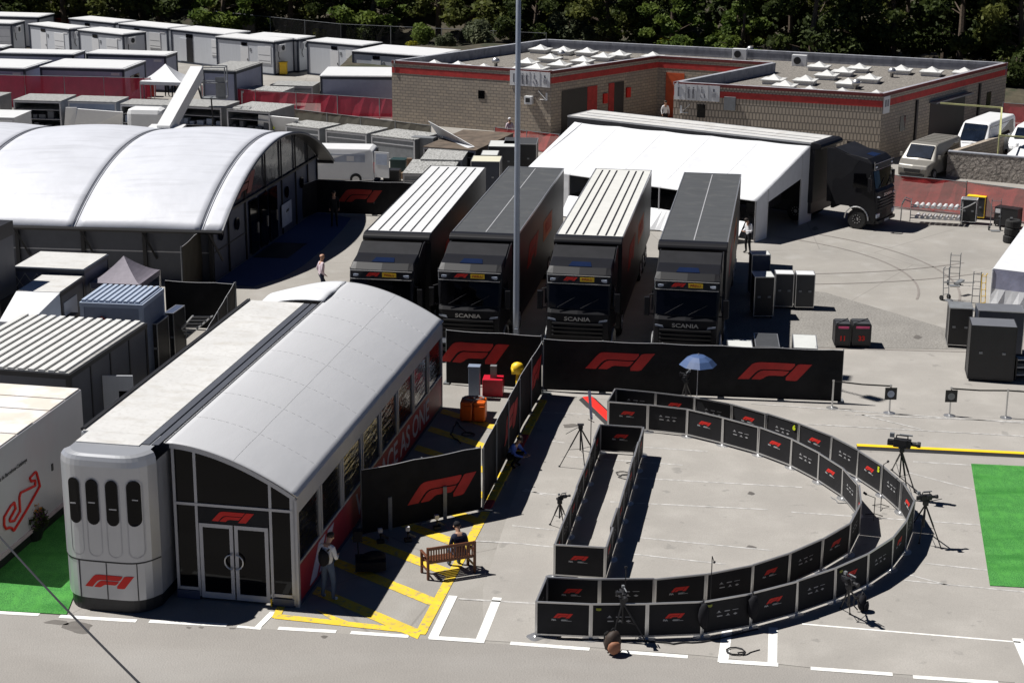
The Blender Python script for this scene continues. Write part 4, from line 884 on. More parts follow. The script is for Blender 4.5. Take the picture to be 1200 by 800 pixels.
def person(label, loc, rz, pose, top, leg, shoe=None, hair=HAIR, h=1.76, cap=None, sleeves=True):
    J = POSES[pose]; k = h / 1.76; V = []; E = []; Rr = []; tag_ = []
    def ad(p, r, t, par=None):
        V.append(Vector(p) * k); Rr.append(r); tag_.append(t); i = len(V) - 1
        if par is not None: E.append((par, i))
        return i
    pe = ad(J['pel'], (.15, .11), 'leg'); sp_ = ad(J['spi'], (.14, .1), 'top', pe); ch = ad(J['che'], (.165, .115), 'top', sp_); nk = ad(J['nek'], .058, 'skin', ch); h0 = ad(J['hd0'], .07, 'skin', nk); h1 = ad(J['hd1'], (.082, .095), 'skin', h0)
    hd_dir = (Vector(J['hd1']) - Vector(J['hd0'])).normalized()
    ht = ad(Vector(J['hd1']) + hd_dir * .08, .065, 'skin', h1)
    hands = []
    for s in (-1, 1):
        def m_(p): return (p[0] * s, p[1], p[2])
        sh = ad(m_(J['sh']), .07, 'top', ch); el = ad(m_(J['el']), .048, 'top' if sleeves else 'skin', sh); wr = ad(m_(J['wr']), .032, 'top' if sleeves else 'skin', el); ha = ad(m_(J['ha']), (.042, .024), 'skin', wr); hands.append((Vector(m_(J['wr'])), Vector(m_(J['ha'])), s))
        hp = ad(m_(J['hip']), .095, 'leg', pe); kn = ad(m_(J['kn']), .065, 'leg', hp); a_ = m_(J['an']); t_ = m_(J['to'])
        if pose == 'walk': kn_ = V[kn]; off_ = .16 * s; V[kn] = kn_ + Vector((0, -.1 * s, 0)) * k; a_ = (a_[0], a_[1] - off_, a_[2]); t_ = (t_[0], t_[1] - off_, t_[2])
        an_ = ad(a_, .045, 'leg', kn); ad(t_, (.045, .035), 'shoe', an_)
    vs, fs = skin_mesh(V, E, Rr)
    T = thing('person', label, 'person', loc, rz)
    Mts = [top, leg, shoe or CL['black'], SKIN]; ix = {'top': 0, 'leg': 1, 'shoe': 2, 'skin': 3}
    q = MB()
    for p_, q_, s in hands:                       # fingers and thumb
        d = (q_ - p_).normalized(); sd = d.cross(Vector((0, 0, 1))); sd = sd.normalized() if sd.length > .1 else Vector((1, 0, 0)); q.cur = 3
        for n in range(4): b0 = (q_ + sd * (.03 - n * .02)) * k; b1 = b0 + d * (.05, .055, .05, .04)[n]; q.tube(b0, b1, .01, 5); q.tube(b1, b1 + (d - Vector((0, 0, .6))).normalized() * .03, .009, 5, .006)
        q.tube(q_ * k - sd * .02 * s, q_ * k - sd * .055 * s + d * .03, .011, 5, .008)
    c = V[h1]; fwd = Vector((0, -1, 0)); fwd = (fwd - hd_dir * fwd.dot(hd_dir)).normalized(); side = Vector((1, 0, 0)); q.cur = 3
    q.tube(c + fwd * .085 + hd_dir * .01, c + fwd * .115 - hd_dir * .015, .012, 6, .018)
    for s in (-1, 1): q.tube(c + side * s * .08, c + side * s * .1, .028, 8)
    o = len(q.v); q.v += vs
    for f in fs:
        cen = sum((vs[i] for i in f), Vector()) / len(f); best = min(range(len(E)), key=lambda e: seg_d(cen, V[E[e][0]], V[E[e][1]])[0]); tt = seg_d(cen, V[E[best][0]], V[E[best][1]])[1]
        q.f.append([o + i for i in f]); q.mi.append(ix[tag_[E[best][1]] if tt > (.35 if tag_[E[best][1]] in ('shoe', 'skin') else 0) else tag_[E[best][0]]])
    q.build('body', Mts, T, smooth=True, fix=False)
    e = MB()
    for s in (-1, 1): v, f = blob(c + fwd * .088 + side * s * .033 + hd_dir * .02, .013, seed=1); e.add(v, f)
    e.build('eyes', BLACK, T)
    v, f = blob(c + hd_dir * .045 - fwd * .02, .115, seed=2, sq=(.83, .93, .72)); hv = MB().add(v, f); hv.build('hair' if not cap else 'cap', cap or hair, T, smooth=True)
    if cap: MB().ext([c + hd_dir * .05 + fwd * .08 + side * .06, c + hd_dir * .05 + fwd * .08 - side * .06, c + hd_dir * .035 + fwd * .17 - side * .045, c + hd_dir * .035 + fwd * .17 + side * .045], hd_dir * .01).build('cap_peak', cap, T)
    return T
def seg_d(p, a, b):
    d = b - a; t = max(0, min(1, (p - a).dot(d) / max(1e-9, d.dot(d)))); return (p - (a + d * t)).length, t
p = G(385, 702); person('person in white hoodie and light jeans with black backpack, standing by the annexe corner', p, R(150), 'look', CL['white'], CL['jeans'], CL['white'], sleeves=True, h=1.8)
bk = thing('backpack', 'black backpack worn by the person in the white hoodie', 'backpack', p + Vector((0, 0, 1.02)) + Vector((math.sin(R(150)) * -.17, math.cos(R(150)) * .17, 0)), R(150))
v, f = blob((0, .0, .18), .5, seed=3, sq=(.32, .2, .48)); MB().add(v, f).build('body', CL['black'], bk, smooth=True)
q = MB()
for s in (-1, 1): q.path([(s * .1, -.04, .38), (s * .12, -.17, .42), (s * .13, -.3, .36), (s * .14, -.3, .15), (s * .15, -.15, .02)], .02, 6)
q.build('strap', BLACK, bk)
bp_ = BE.location; bx = Vector((math.cos(BZ), math.sin(BZ), 0)); by = Vector((-bx.y, bx.x, 0))
person('seated person in navy top and black cap on the right half of the wooden bench', bp_ + bx * (L * .74) + by * .27 + up * .0, BZ + math.pi, 'sit', CL['navy'], CL['jeans'], CL['black'], cap=CL['black'])
p = G(598, 546); person('person in blue shirt crouching in the shade at the slanted hoarding', p, R(60), 'crouch', CL['blue'], CL['black'], h=1.75)
p = G(377, 347); person('bald person in white shirt walking between the pavilion and the first truck', p, R(120), 'walk', CL['pink'], CL['navy'], hair=SKIN)
p = G(392, 265.5); person('person in dark clothes standing in the shade before the dim hoarding', p, R(10), 'stand', CL['black'], CL['black'])
p = G(876, 297); person('person in white top bending beside the rightmost truck under the awning edge', p, R(-60), 'look', CL['white'], CL['black'], h=1.7)
p = G(779, 150); person('person with pale top in the doorway recess of the block building', p, R(10), 'stand', CL['white'], CL['black'])
p = G(597, 172); person('person with white cap before the red netting by the block building', p, R(-160), 'stand', CL['pink'], CL['navy'], cap=CL['white'])
p = G(108, 118); person('dark clothed person behind the storage boxes, left of two', p, R(20), 'stand', CL['black'], CL['black'])
p = G(124, 118); person('person with pale cap behind the storage boxes, right of two', p, R(-20), 'stand', CL['black'], CL['navy'], cap=CL['white'])
p = G(204, 114); person('person in pale blue shirt under the small white gazebo', p, 0, 'stand', LBL, CL['black'])
p = G(196, 113); person('person in black shirt under the small white gazebo, left side', p, .4, 'stand', CL['black'], CL['black'])
# camera gear in shade behind the bench: pushed trolley with cameras, and the small devices on poles
for px, py, l in ((478, 634, 'black and white gadget on a short stand in the shade edge left of the bench'), (512, 620, 'slanted white tipped device on a stand behind the bench'), (446, 636, 'dark stand with a pale tip in the shade of the dark screen')):
    b0 = G(px, py); q = MB(); q.tube((0, 0, 0), (0, 0, .35), .02, 6); q.cur = 1; q.box(-.07, .05, -.06, .04, .32, .44); q.cur = 0; q.box(-.1, .1, -.08, .08, 0, .1); q.bar((0, 0, .25), (.22, .05, .1), .1, .07); single(q, 'camera_gadget', [BLACK, WPRINT], l, 'camera gear', b0, .3, bev=.01)
b0 = G(430, 668); q = MB(); q.box(-.3, .5, -.3, .3, .1, .35); v, f = blob((.2, 0, .4), .4, seed=9, sq=(.8, .5, .35)); q.add(v, f); q.tube((-.2, .0, .3), (-.25, .1, 1.1), .02, 6); q.box(-.35, -.1, -.1, .15, .85, 1.15)
single(q, 'equipment_trolley', [CL['black']], 'low trolley heaped with black camera bags in the shade beside the hoodie person', 'trolley', b0, .1, bev=.02)

# compound boxes
p = G(555, 492); Q = thing('storage_bin', 'orange double plastic bin in the compound behind the annexe', 'bin', (p.x, p.y, 0), R(-5))
for x in (-.42, .01): MB().box(x, x + .41, -.3, .3, .05, .72).build('bin_body', ORANGE, Q, bev=.05); MB().box(x + .03, x + .38, -.33, -.3, .45, .58).build('handle_recess', ORANGE, Q, bev=.01)
q = MB(); q.path([(.35 * math.cos(t * .5), .2 * math.sin(t * .5), .76 + .01 * (t % 3)) for t in range(26)], .025, 6); single(q, 'hose', [GREYM], 'grey coiled hose lying on top of the orange bin', 'hose', (p.x, p.y, 0))
p = G(578, 462); Q = thing('generator_box', 'red equipment box with pale post in the compound behind the orange bin', 'equipment box', (p.x, p.y, 0), R(-5)); MB().box(-.35, .35, -.3, .3, .02, .62).build('case', mat('red_enamel', (.5, .01, .03), .4), Q, bev=.02); MB().box(-.1, .12, -.1, .1, .62, 1.05).build('post', GREYM, Q)
p = G(556, 466); single(MB().box(-.19, .19, -.15, .15, 0, 1.12).box(-.21, .21, -.17, .17, 1.12, 1.17), 'power_pillar', [BLUEC2], 'blue-grey power pillar with white cap left of the red box', 'power pillar', (p.x, p.y, 0), -.1, bev=.01)
v, f = blob((0, 0, 1.12), .3, seed=4, sq=(.8, .6, .75)); q = MB().add(v, f); q.box(-.2, .2, -.14, .14, .95, 1.15); q.tube((0, 0, 0), (0, 0, 1.0), .05); p = G(606, 468); single(q, 'covered_hydrant', [YEL], 'yellow hood poking above the slanted hoarding', 'hood', (p.x, p.y, 0), smooth=True)

# ================================================================== GENERIC BOXES SURVEYED FROM THE PHOTOGRAPH
def HTOP(px, py, top):
    g = G(px, py); lo, hi = 0.0, 15.0
    for _ in range(40):
        m_ = (lo + hi) / 2; z = m_ - CAMH; d = g.y * cp - z * sp; u = g.x / d; v = -(g.y * sp + z * cp) / d
        if 400 + F_PX * (u * sr + v * cr) > top: lo = m_
        else: hi = m_
    return lo
def from_roof(FL, FR, BR, z):
    b_, c = G(*FR, z), G(*BR, z); a = G(*FL, z) if FL else b_ - Vector(((c - b_).y, -(c - b_).x, 0)).normalized() * 4.4; d = b_ - a; e = c - b_; r1 = math.atan2(d.y, d.x); r2 = math.atan2(e.y, e.x) - math.pi / 2; k = d.length / (d.length + e.length)
    rz = r1 * k + r2 * (1 - k); x = Vector((math.cos(rz), math.sin(rz), 0)); n = Vector((-x.y, x.x, 0)); W = d.dot(x); p = b_ - x * W
    return Vector((p.x, p.y, 0)), rz, W, max(.3, e.dot(n))
def onwall(P0, dirv, px, py):
    "where the view ray meets the vertical wall through P0 along dirv: distance along and height"
    a, b_ = px - 600, py - 400; u, v = a * cr + b_ * sr, -a * sr + b_ * cr
    d = Vector((u, F_PX * cp - v * sp, -F_PX * sp - v * cp)); n = Vector((-dirv.y, dirv.x, 0)); t = Vector((P0.x, P0.y, 0)).dot(n) / d.dot(n)
    q = d * t; return (Vector((q.x, q.y, 0)) - Vector((P0.x, P0.y, 0))).dot(dirv), q.z + CAMH

def cabin(label, FL, FR, BR, h=2.7, door=None, win=None, ac=False, M=CABW, roofM=WHITE, back=False, sidewin=False, nameM=True, D=None):
    loc, rz, W, Dp = from_roof(FL, FR, BR, h); Dp = D or Dp
    T = thing('site_cabin', label, 'cabin', loc, rz, 'site cabins in the rear compound')
    MB().box(.05, W - .05, .05, Dp - .05, .12, h - .1).build('wall', M, T)
    f = MB()
    for x in (0, W - .14):
        for y in (0, Dp - .14): f.box(x, x + .14, y, y + .14, 0, h - .08)
    f.box(0, W, 0, .06, h - .26, h - .08); f.box(0, W, Dp - .06, Dp, h - .26, h - .08); f.box(0, .06, 0, Dp, h - .26, h - .08); f.box(W - .06, W, 0, Dp, h - .26, h - .08); f.box(0, W, 0, .06, 0, .15); f.box(W - .06, W, 0, Dp, 0, .15)
    f.build('frame', NAVY, T)
    r = MB(); r.box(-.03, W + .03, -.03, Dp + .03, h - .08, h - .02); r.box(.12, W - .12, .12, Dp - .12, h - .02, h + .01); r.build('roof', roofM, T)
    if door is not None:
        x = door * W; d = MB().box(x, x + .8, .02, .05, .15, 2.1).build('door', WHITE, T); MB().box(x + .1, x + .7, .01, .02, 2.14, 2.4).build('transom_window', GLASS, T); MB().box(x + .68, x + .74, .0, .02, 1.0, 1.15).build('handle', BLACK, d)
        MB().box(x + .95, x + 1.1, .02, .05, 1.75, 2.0).build('notice', GREYM, T)
    if win is not None:
        x = win * W; wv = min(1.3, W - .2 - x); ww = MB().box(x, x + wv, .01, .05, .85, 2.2).build('window', WHITE, T)
        s_ = MB()
        for k in range(2): s_.box(x + .06, x + wv - .06, 0, .01, 1.1 + k * .45, 1.12 + k * .45)
        s_.box(x + .06, x + wv - .06, 0, .01, .9, .93); s_.build('shutter', GREYM, ww)
    if ac:
        a_ = MB().box(W, W + .3, .4, 1.1, h - .85, h - .3).build('air_conditioner', WHITE, T, bev=.02); MB().lathe([(.2, 0), (.2, .01)], 14, (W + .3, .75, h - .57), 'X').build('fan_grille', BLACK, a_); MB().path([(W + .05, .5, h - .85), (W + .05, .45, h - 1.2), (W + .05, .6, h - 1.5)], .03, 5).build('hose', BLACK, a_)
    if nameM and W > 3: MB().box(W - .95, W - .35, .03, .045, h - .5, h - .33).build('name_plate', WPRINT, T)
    if sidewin: ww = MB().box(W - .05, W - .02, Dp * .3, Dp * .7, .9, 2.0).build('window', GLASS, T)
    return T
cabin('white cabin at the far left edge of the back row, partly out of view', (-25, 17.5), (45, 20), (58, 15.5), door=.2)
cabin('short white cabin with blue glass door at the left edge', (-25, 26), (13.5, 27.5), (26, 24), ac=True, win=.55)
cabin('white cabin with door and shuttered window, second in the left back row', (29, 28), (81, 33.5), (108, 31.5), door=.28, win=.62, ac=True)
cabin('rearmost white cabin with a small transom, behind the second back-row cabin', (83, 21), (134, 26.5), (157, 23.5), door=.33, win=.66)
cabin('white cabin with door, shutter and air conditioner in front of the rearmost one', (90, 34.5), (144, 40), (172, 37), door=.3, win=.62, ac=True)
cabin('white cabin with large shutter, rear row, fourth from the left', (142.5, 27), (196, 33), (220, 29.5), door=.3, win=.62)
o = cabin('white cabin with open dark doorway by the gravel patch', (204, 33), (264, 40), (289, 36), win=.74, h=2.75)
MB().box(1.85, 2.5, .0, .04, .15, 2.1).build('doorway', BLACK, o); MB().box(1.05, 1.8, -.02, .04, .2, 2.05).build('door', CABW, o); q = MB().box(1.75, 2.55, .02, .045, 2.12, 2.42); q.build('transom_window', GLASS, o)
p = G(219, 74); single(MB().box(-.2, .2, -.15, .15, 0, .5).tube((0, 0, .5), (0, 0, .9), .08, 8).box(-.25, .25, -.02, .02, .8, .9), 'fire_extinguisher_stand', REDB, 'small red stand beside the open cabin doorway', 'stand', p)
cabin('white cabin with closed door, right of the open doorway cabin', (252.5, 42.5), (321, 48.5), (345, 45), door=.42, win=.72, ac=True)
cabin('white cabin squeezed behind the closed-door cabin, showing its grey side', (290, 40.5), (349, 45.5), (367, 42), ac=True)
cabin('white cabin with door, centre of the back row left of the grey-topped block wall', (357.5, 47.5), (425, 53), (450, 49.5), door=.42, win=.7)
cabin('long white roofed cabin partly hidden by the block building', (416, 58.5), (505, 66), (534, 58), door=.25)
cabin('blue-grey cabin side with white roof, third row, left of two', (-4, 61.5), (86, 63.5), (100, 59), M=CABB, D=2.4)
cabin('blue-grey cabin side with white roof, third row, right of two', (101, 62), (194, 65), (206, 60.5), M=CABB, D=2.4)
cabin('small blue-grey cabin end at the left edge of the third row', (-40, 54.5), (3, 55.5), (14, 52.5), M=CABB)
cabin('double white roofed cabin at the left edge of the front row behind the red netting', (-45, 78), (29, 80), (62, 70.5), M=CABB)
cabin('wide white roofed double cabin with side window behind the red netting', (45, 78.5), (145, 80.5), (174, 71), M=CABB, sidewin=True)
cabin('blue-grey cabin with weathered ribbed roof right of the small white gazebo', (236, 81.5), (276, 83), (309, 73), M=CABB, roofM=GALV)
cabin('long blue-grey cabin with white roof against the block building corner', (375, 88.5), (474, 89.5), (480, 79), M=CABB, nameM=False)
p = G(60, 33); single(MB().box(0, 2.6, 0, .8, 0, .9), 'covered_pallet', REDB, 'red tarpaulin covered pallet in a gap of the back row of cabins', 'pallet', p, -.1, bev=.1)
p = G(332.5, 88); T = thing('wheelie_bin', 'yellow wheelie bin beside a cabin corner in the back row', 'bin', p); MB().prism([(-.28, -.3), (.28, -.3), (.28, .3), (-.28, .3)], .08, .95).build('body', YEL, T, bev=.04); MB().box(-.32, .32, -.34, .34, .95, 1.03).build('lid', YEL, T, bev=.02)

# small white gazebo
def gazebo(label, apex, corners, ze, za, M, sides=None):
    cs = [G(x, y, ze) for x, y in corners]; ap = G(*apex, za); c0 = cs[0]; mid_ = sum(cs, Vector()) / 4; ap = Vector((mid_.x, mid_.y, za))
    T = thing('gazebo', label, 'gazebo', (c0.x, c0.y, 0)); q = MB(); n = 8
    for k in range(4):
        a, b_ = cs[k], cs[(k + 1) % 4]
        for i in range(n):
            for j in range(n):
                def P(u, v): base = lerp(a, b_, u); p_ = lerp(base, ap, v); p_.z = ze + (za - ze) * (v ** 1.5 * .75 + .25 * v) - .05 * math.sin(u * math.pi) * (1 - v); return p_
                q.quad(P(i / n, j / n), P((i + 1) / n, j / n), P((i + 1) / n, (j + 1) / n), P(i / n, (j + 1) / n))
    q.build('canopy', M, T, world=True, smooth=True); q = MB()
    for k in range(4):
        a, b_ = cs[k], cs[(k + 1) % 4]; q.quad(a, b_, b_ - up * .22, a - up * .22)
    q.build('valance', M, T, world=True, solid=.01); q = MB()
    for a in cs: q.tube((a.x, a.y, 0), a - up * .02, .03, 6)
    q.build('leg', ALU, T, world=True)
    return T
gazebo('small white pop-up gazebo among the rear cabins', (195, 77), [(164, 95.5), (213, 97), (221, 88.5), (180, 87)], 2.1, 3.1, FABW)
p = G(174, 113); single(MB().box(-.5, .5, -.3, .3, 0, 1.1), 'red_crate', REDB, 'red box under the left edge of the small white gazebo', 'crate', p, .0, bev=.02)
gazebo('dusk grey pop-up gazebo between the pavilion and the blue container', (143.7, 304), [(105.6, 331), (163, 333.5), (187, 316), (129, 314)], 2.3, 3.1, FABD)

# storage boxes behind the pavilion
def storage(label, FL, FR, BR, h=2.0, open_=True, top=GALV, M=GREYM, front=None, name='storage_container', group='open storage containers behind the pavilion', D=None):
    loc, rz, W, Dp = from_roof(FL, FR, BR, h); Dp = D or Dp; T = thing(name, label, 'container', loc, rz, group)
    b_ = MB(); t = .06
    b_.box(0, t, 0, Dp, .1, h - .05); b_.box(W - t, W, 0, Dp, .1, h - .05); b_.box(t, W - t, Dp - t, Dp, .1, h - .05); b_.box(t, W - t, 0, Dp - t, .1, .16)
    if not open_: b_.box(t, W - t, .02, .06, .16, h - .05)
    b_.build('shell', M, T)
    f = MB(); f.box(-.01, .08, -.02, .02, 0, h - .06); f.box(W - .08, W + .01, -.02, .02, 0, h - .06); f.box(.08, W - .08, -.02, .02, h - .16, h - .06); f.box(.08, W - .08, -.02, .02, .08, .16)
    if not open_: f.box(.08, W - .08, -.01, .02, h * .68, h * .71)
    f.build('frame', ALUP, T)
    MB().box(-.03, W + .03, -.03, Dp + .03, h - .05, h).build('roof', top, T)
    if open_:
        s_ = MB(); 
        for z in (h * .38, h * .68): s_.box(t, W - t, .15, Dp - t, z, z + .03)
        so_ = s_.build('shelf', ALUP, T); c_ = MB(); rr = random.Random(int(FL[0]))
        for z in (.16, h * .38 + .03):
            x = .15
            while x < W - .5: wv = rr.uniform(.2, .5); c_.box(x, x + wv, .3, .7, z, z + rr.uniform(.15, h * .25)); x += wv + rr.uniform(.05, .3)
        c_.build('stored_goods', [DKPAN, BLUEC2][int(FL[0]) % 2], T)
    return T
storage('open storage container with weathered roof at the left edge behind the netting', (-45, 112), (-1, 113), (15, 108.5))
storage('dark open storage container, first full one from the left', (16, 117), (70.6, 118.5), (88, 111))
storage('closed grey storage container with leaning white panels in front', (80, 118), (135.6, 119.7), (150, 113.5), open_=False, M=BLUEC2)
storage('open storage container with shelves, left of the crane boom', (143, 121), (198, 123.5), (206, 117.5))
storage('open storage container right of the crane boom', (205, 122.5), (259, 126), (277, 118.5))
storage('open storage container with shelf and litter on its roof, rightmost of the row', (268, 127), (316, 131), (341, 122), top=DEBRIS)
for k, (pts, l) in enumerate((([(74, 145.5), (86, 146), (90, 126), (77, 126)], 'pale grey narrow panel leaning left of the white panel'), ([(85, 146.5), (142, 148.5), (144, 131.5), (91, 127.5)], 'white panel leaning against the closed storage container'), ([(301, 152), (345, 155), (350, 139), (303, 134.5)], 'white panel with round yellow sticker behind the pavilion roof'))):
    b0, b1 = G(*pts[0]), G(*pts[1]); b0 = G(*pts[0], .6); b1 = G(*pts[1], .6); b0.z = b1.z = 0
    b0 = Vector((b0.x, b0.y, 0)); t0, t1 = G(*pts[3], 1.75), G(*pts[2], 1.75)
    q = MB(); q.quad(b0, b1, t1, t0); T = single(q, 'leaning_panel', WHITE, l, 'panel', b0, world=True, solid=.04)
    if k == 2:
        c = (b0 + b1 + t0 + t1) / 4; q = MB(); q.lathe([(.13, 0), (.13, .03)], 16, c + Vector((-.25, -.1, .1)), 'Y'); o = q.build('sticker', LIME, T, world=True)
p = G(10, 150); T = storage('small white box cabin at the left edge behind the pavilion', (-25, 137), (16, 138), (36, 129.5), h=1.9, open_=False, top=WHITE, M=WHITE)
p = G(175, 160); single(MB().box(-1.2, 1.2, -1, 1, 0, 1.9), 'white_van_roof', WHITE, 'white vehicle roof peeping above the pavilion at the crane foot', 'vehicle', G(176, 160), -.1, bev=.35)
T = thing('boom_lift', 'white boom lift with caged platform rising behind the pavilion', 'crane', G(184, 168))
c0 = G(192, 155, 2.0); c1 = Vector((c0.x, c0.y, 0)) + (G(230, 84, 5.2) - Vector((c0.x, c0.y, 0))); c1 = G(231, 85, 4.2)
q = MB(); q.bar(c0, c1, .75, .8); q.build('boom', WHITE, T, world=True)
q = MB(); q.box(c0.x - 1, c0.x + 1, c0.y - .8, c0.y + 1.6, .5, 2.2); q.build('chassis', WHITE, T, world=True)
q = MB(); bx0 = c1 + Vector((.2, 0, -1.6))
for x in (0, 1.5):
    for y in (0, .9): q.tube(bx0 + Vector((x, y, 0)), bx0 + Vector((x, y, 1.9)), .04, 5)
for z in (0, .95, 1.9):
    for y in (0, .9): q.tube(bx0 + Vector((0, y, z)), bx0 + Vector((1.5, y, z)), .035, 5)
    for x in (0, 1.5): q.tube(bx0 + Vector((x, 0, z)), bx0 + Vector((x, .9, z)), .035, 5)
q.box(bx0.x, bx0.x + 1.5, bx0.y, bx0.y + .9, bx0.z - .06, bx0.z); q.box(bx0.x + .9, bx0.x + 1.5, bx0.y + .02, bx0.y + .06, bx0.z, bx0.z + 1.3); q.build('platform', GREYM, T, world=True)
q = MB(); q.path([bx0 + Vector((.6, 0, 0)), bx0 + Vector((.65, 0, -1.2)), bx0 + Vector((.6, 0, -1.9))], .05, 5); q.tube(bx0 + Vector((.5, 0, -2.0)), bx0 + Vector((.75, 0, -2.0)), .12, 6); q.path([bx0, bx0 + Vector((-.3, 0, 1.2)), c1 + Vector((0, 0, .3))], .06, 5); q.build('hose', BLACK, T, world=True)

# grey tank boxes, dark rail and netting
tk = 'grey roofed storage boxes behind the white van'
storage('grey storage box with littered roof, left and farthest of three', (335, 146), (374, 150.5), (398, 145), h=1.45, open_=False, top=DEBRIS, group=tk)
storage('grey storage box with littered roof right behind the white van', (380.6, 152), (429.4, 156.5), (456, 150), h=1.45, open_=False, top=DEBRIS, group=tk)
storage('grey storage box with yellow sticker and littered roof, rightmost of three', (438, 157), (486, 163.5), (510, 156), h=1.45, open_=False, top=DEBRIS, group=tk)
storage('low box with brown-grey littered roof behind the first race truck', (493, 186.5), (541, 187.5), (550, 175), h=1.4, open_=False, top=DEBRIS, group=tk)
storage('low grey box with cracked pale lid touching the first race truck', (472, 203), (528, 204), (539, 188), h=1.3, open_=False, top=DEBRIS, group=tk)
storage('low box with pale roof and heap of cloth beyond the red netting', (317, 99.5), (366, 101), (374, 96), h=1.2, open_=False, top=GALV, group='low boxes beyond the red netting')
storage('low box under crumpled white sheets beyond the red netting', (284, 106), (328, 108.5), (342, 102), h=1.3, open_=False, top=DEBRIS, group='low boxes beyond the red netting')
storage('dark flat topped store in the corner below the block wall', (505, 168), (557, 176), (581, 154.5), h=1.5, open_=False, top=mat('brown_tarpaulin', (.1, .075, .055), .8, var=.4, scale=1.5), M=BLACK, group='low boxes below the block wall')
q = MB(); a, b_, c, d = G(501, 142, 2.6), G(530, 168, 1.9), G(556, 172, 1.5), G(518, 172, .3)
q.quad(G(502, 142, 2.5), G(556, 172, 1.6), G(548, 173.5, 1.5), G(513, 158, 1.6)); q.quad(G(513, 158, 1.6), G(548, 173, 1.5), Vector((G(520, 178).x, G(520, 178).y, 0)))
single(q, 'tarpaulin', FABG, 'grey white tarpaulin stretched as a lean-to beside the rightmost grey box', 'tarpaulin', G(515, 176), world=True, solid=.03)
p = G(497, 190); single(MB().box(-.7, .7, -.3, .3, 0, 1.5), 'electric_cabinet', GREYM, 'grey cabinet behind the rightmost grey storage box', 'cabinet', p, -.3, bev=.02)

def net(label, pts, h, M=REDNET, name='netting_fence', sp_=3.0, cat='fence'):
    P = [G(x, y) for x, y in pts]; T = thing(name, label, cat, P[0]); q = MB(); f = MB()
    for a, b_ in zip(P, P[1:]):
        n = max(2, int((b_ - a).length / .5))
        for i in range(n):
            u, v = lerp(a, b_, i / n), lerp(a, b_, (i + 1) / n); o1, o2 = [Vector((.03 * math.sin(t * 1.7), .03 * math.cos(t * 2.3), 0)) for t in (i, i + 1)]; q.quad(u + o1 + up * .05, v + o2 + up * .05, v - o2 + up * h, u - o1 + up * h)
        k = max(1, round((b_ - a).length / sp_))
        for i in range(k + 1): c = lerp(a, b_, i / k); f.tube(c, c + up * (h + .05), .03, 5)
        f.tube(a + up * h, b_ + up * h, .02, 5); f.tube(a + up * .1, b_ + up * .1, .02, 5)
    q.build('netting', M, T, world=True); f.build('frame', GREYM, T, world=True); return T
net('dark red netting fence in front of the left cabins', [(-60, 126), (170, 131), (178, 131)], 2.3)
net('dark red netting fence running from the crane to the block building', [(236, 124), (300, 130), (495, 143.5)], 1.42)
net('red netting below the block building near the black cases', [(580, 172), (655, 181)], 1.2, REDNET2)
net('orange-red netting fence on steel frames at the right behind the trolleys', [(1044, 244), (1130, 253), (1240, 268)], 1.75, REDNET2, sp_=3.4)
net('low dark rail fence below the red netting behind the grey boxes', [(345, 143), (505, 163)], .85, GREENNET)
net('dark red netting at the right edge beyond the white van', [(1172, 165), (1260, 172)], 2.4, REDNET)
net('wire fence on the slope foot behind the left cabins', [(60, 36), (240, 40), (400, 58), (640, 70)], 2.2, mat('wire_mesh', (.02, .02, .02), .8, alpha=.25), sp_=5)

# ================================================================== ARCHED PAVILION
P0 = G(261, 271, 2.4); P0.z = 0; Ex = Vector((math.cos(R(-5)), math.sin(R(-5)), 0)); Dy = Vector((math.cos(R(79.5)), math.sin(R(79.5)), 0))
PV = thing('arched_pavilion', 'large white arched membrane pavilion with dark walls and a glazed gable end', 'pavilion', P0)
RR = 14.6; SPN = 16.7
def az(s): return 2.4 + math.sqrt(max(0, RR * RR - (s - SPN / 2) ** 2)) - 11.98
ub = [0, .92, 6.45, 12.0, 17.5, 23]
def roofp(u, v):
    s = SPN * v; k = 0
    for a, b_ in zip(ub, ub[1:]):
        if a <= u <= b_: t = (u - a) / (b_ - a); k = math.sin(t * math.pi) * (.2 if b_ - a > 2 else .02)
    z = az(s) + k * math.sin(v * math.pi) ** .6; return P0 - Ex * u + Dy * s + up * z
q = MB()
for a, b_ in zip(ub, ub[1:]): q.grid(lambda i, j: roofp(a + (b_ - a) * i, j), 14 if b_ - a > 2 else 4, 40)
q.build('membrane_roof', FABP, PV, world=True, smooth=True, solid=.04)
q = MB()
for u in ub[1:]:
    for du in (-.05, .1): q.path([roofp(u + du, j / 40) + up * .025 for j in range(41)], .018, 5)
q.path([roofp(0, j / 40) for j in range(41)], .06, 6)
q.build('arch_keder', DKPAN, PV, world=True)
q = MB()
for u0_, u1_ in ((.0, .35), (.35, .7)): q.grid(lambda i, j: roofp(u0_ + (u1_ - u0_) * i, j) - up * .05, 1, 40)
q.build('overhang_lining', BLACK, PV, world=True)
q = MB(); q.path([roofp(0, 0) - up * .05, roofp(23, 0) - up * .05], .1, 6); q.path([roofp(0, 1) - up * .05, roofp(23, 1) - up * .05], .1, 6)
for u in (.72, 3.6, 6.3, 9.2, 12, 17.5): 
    w0 = P0 - Ex * u + Dy * .5; q.bar(w0, w0 + up * 2.45, .16, .2); q.bar(w0 + up * 1.0 - Ex * -.5 - Dy * .0, w0 + up * 2.4 + Dy * -.4 , .08, .08)
q.build('eave_beam', BLACK, PV, world=True)
def seg_box(mb_, a, b_, z0, z1, t):
    d = (b_ - a).normalized(); n = Vector((-d.y, d.x, 0)) * t; mb_.ext([a + up * z0, b_ + up * z0, b_ + up * z0 + n, a + up * z0 + n], up * (z1 - z0))
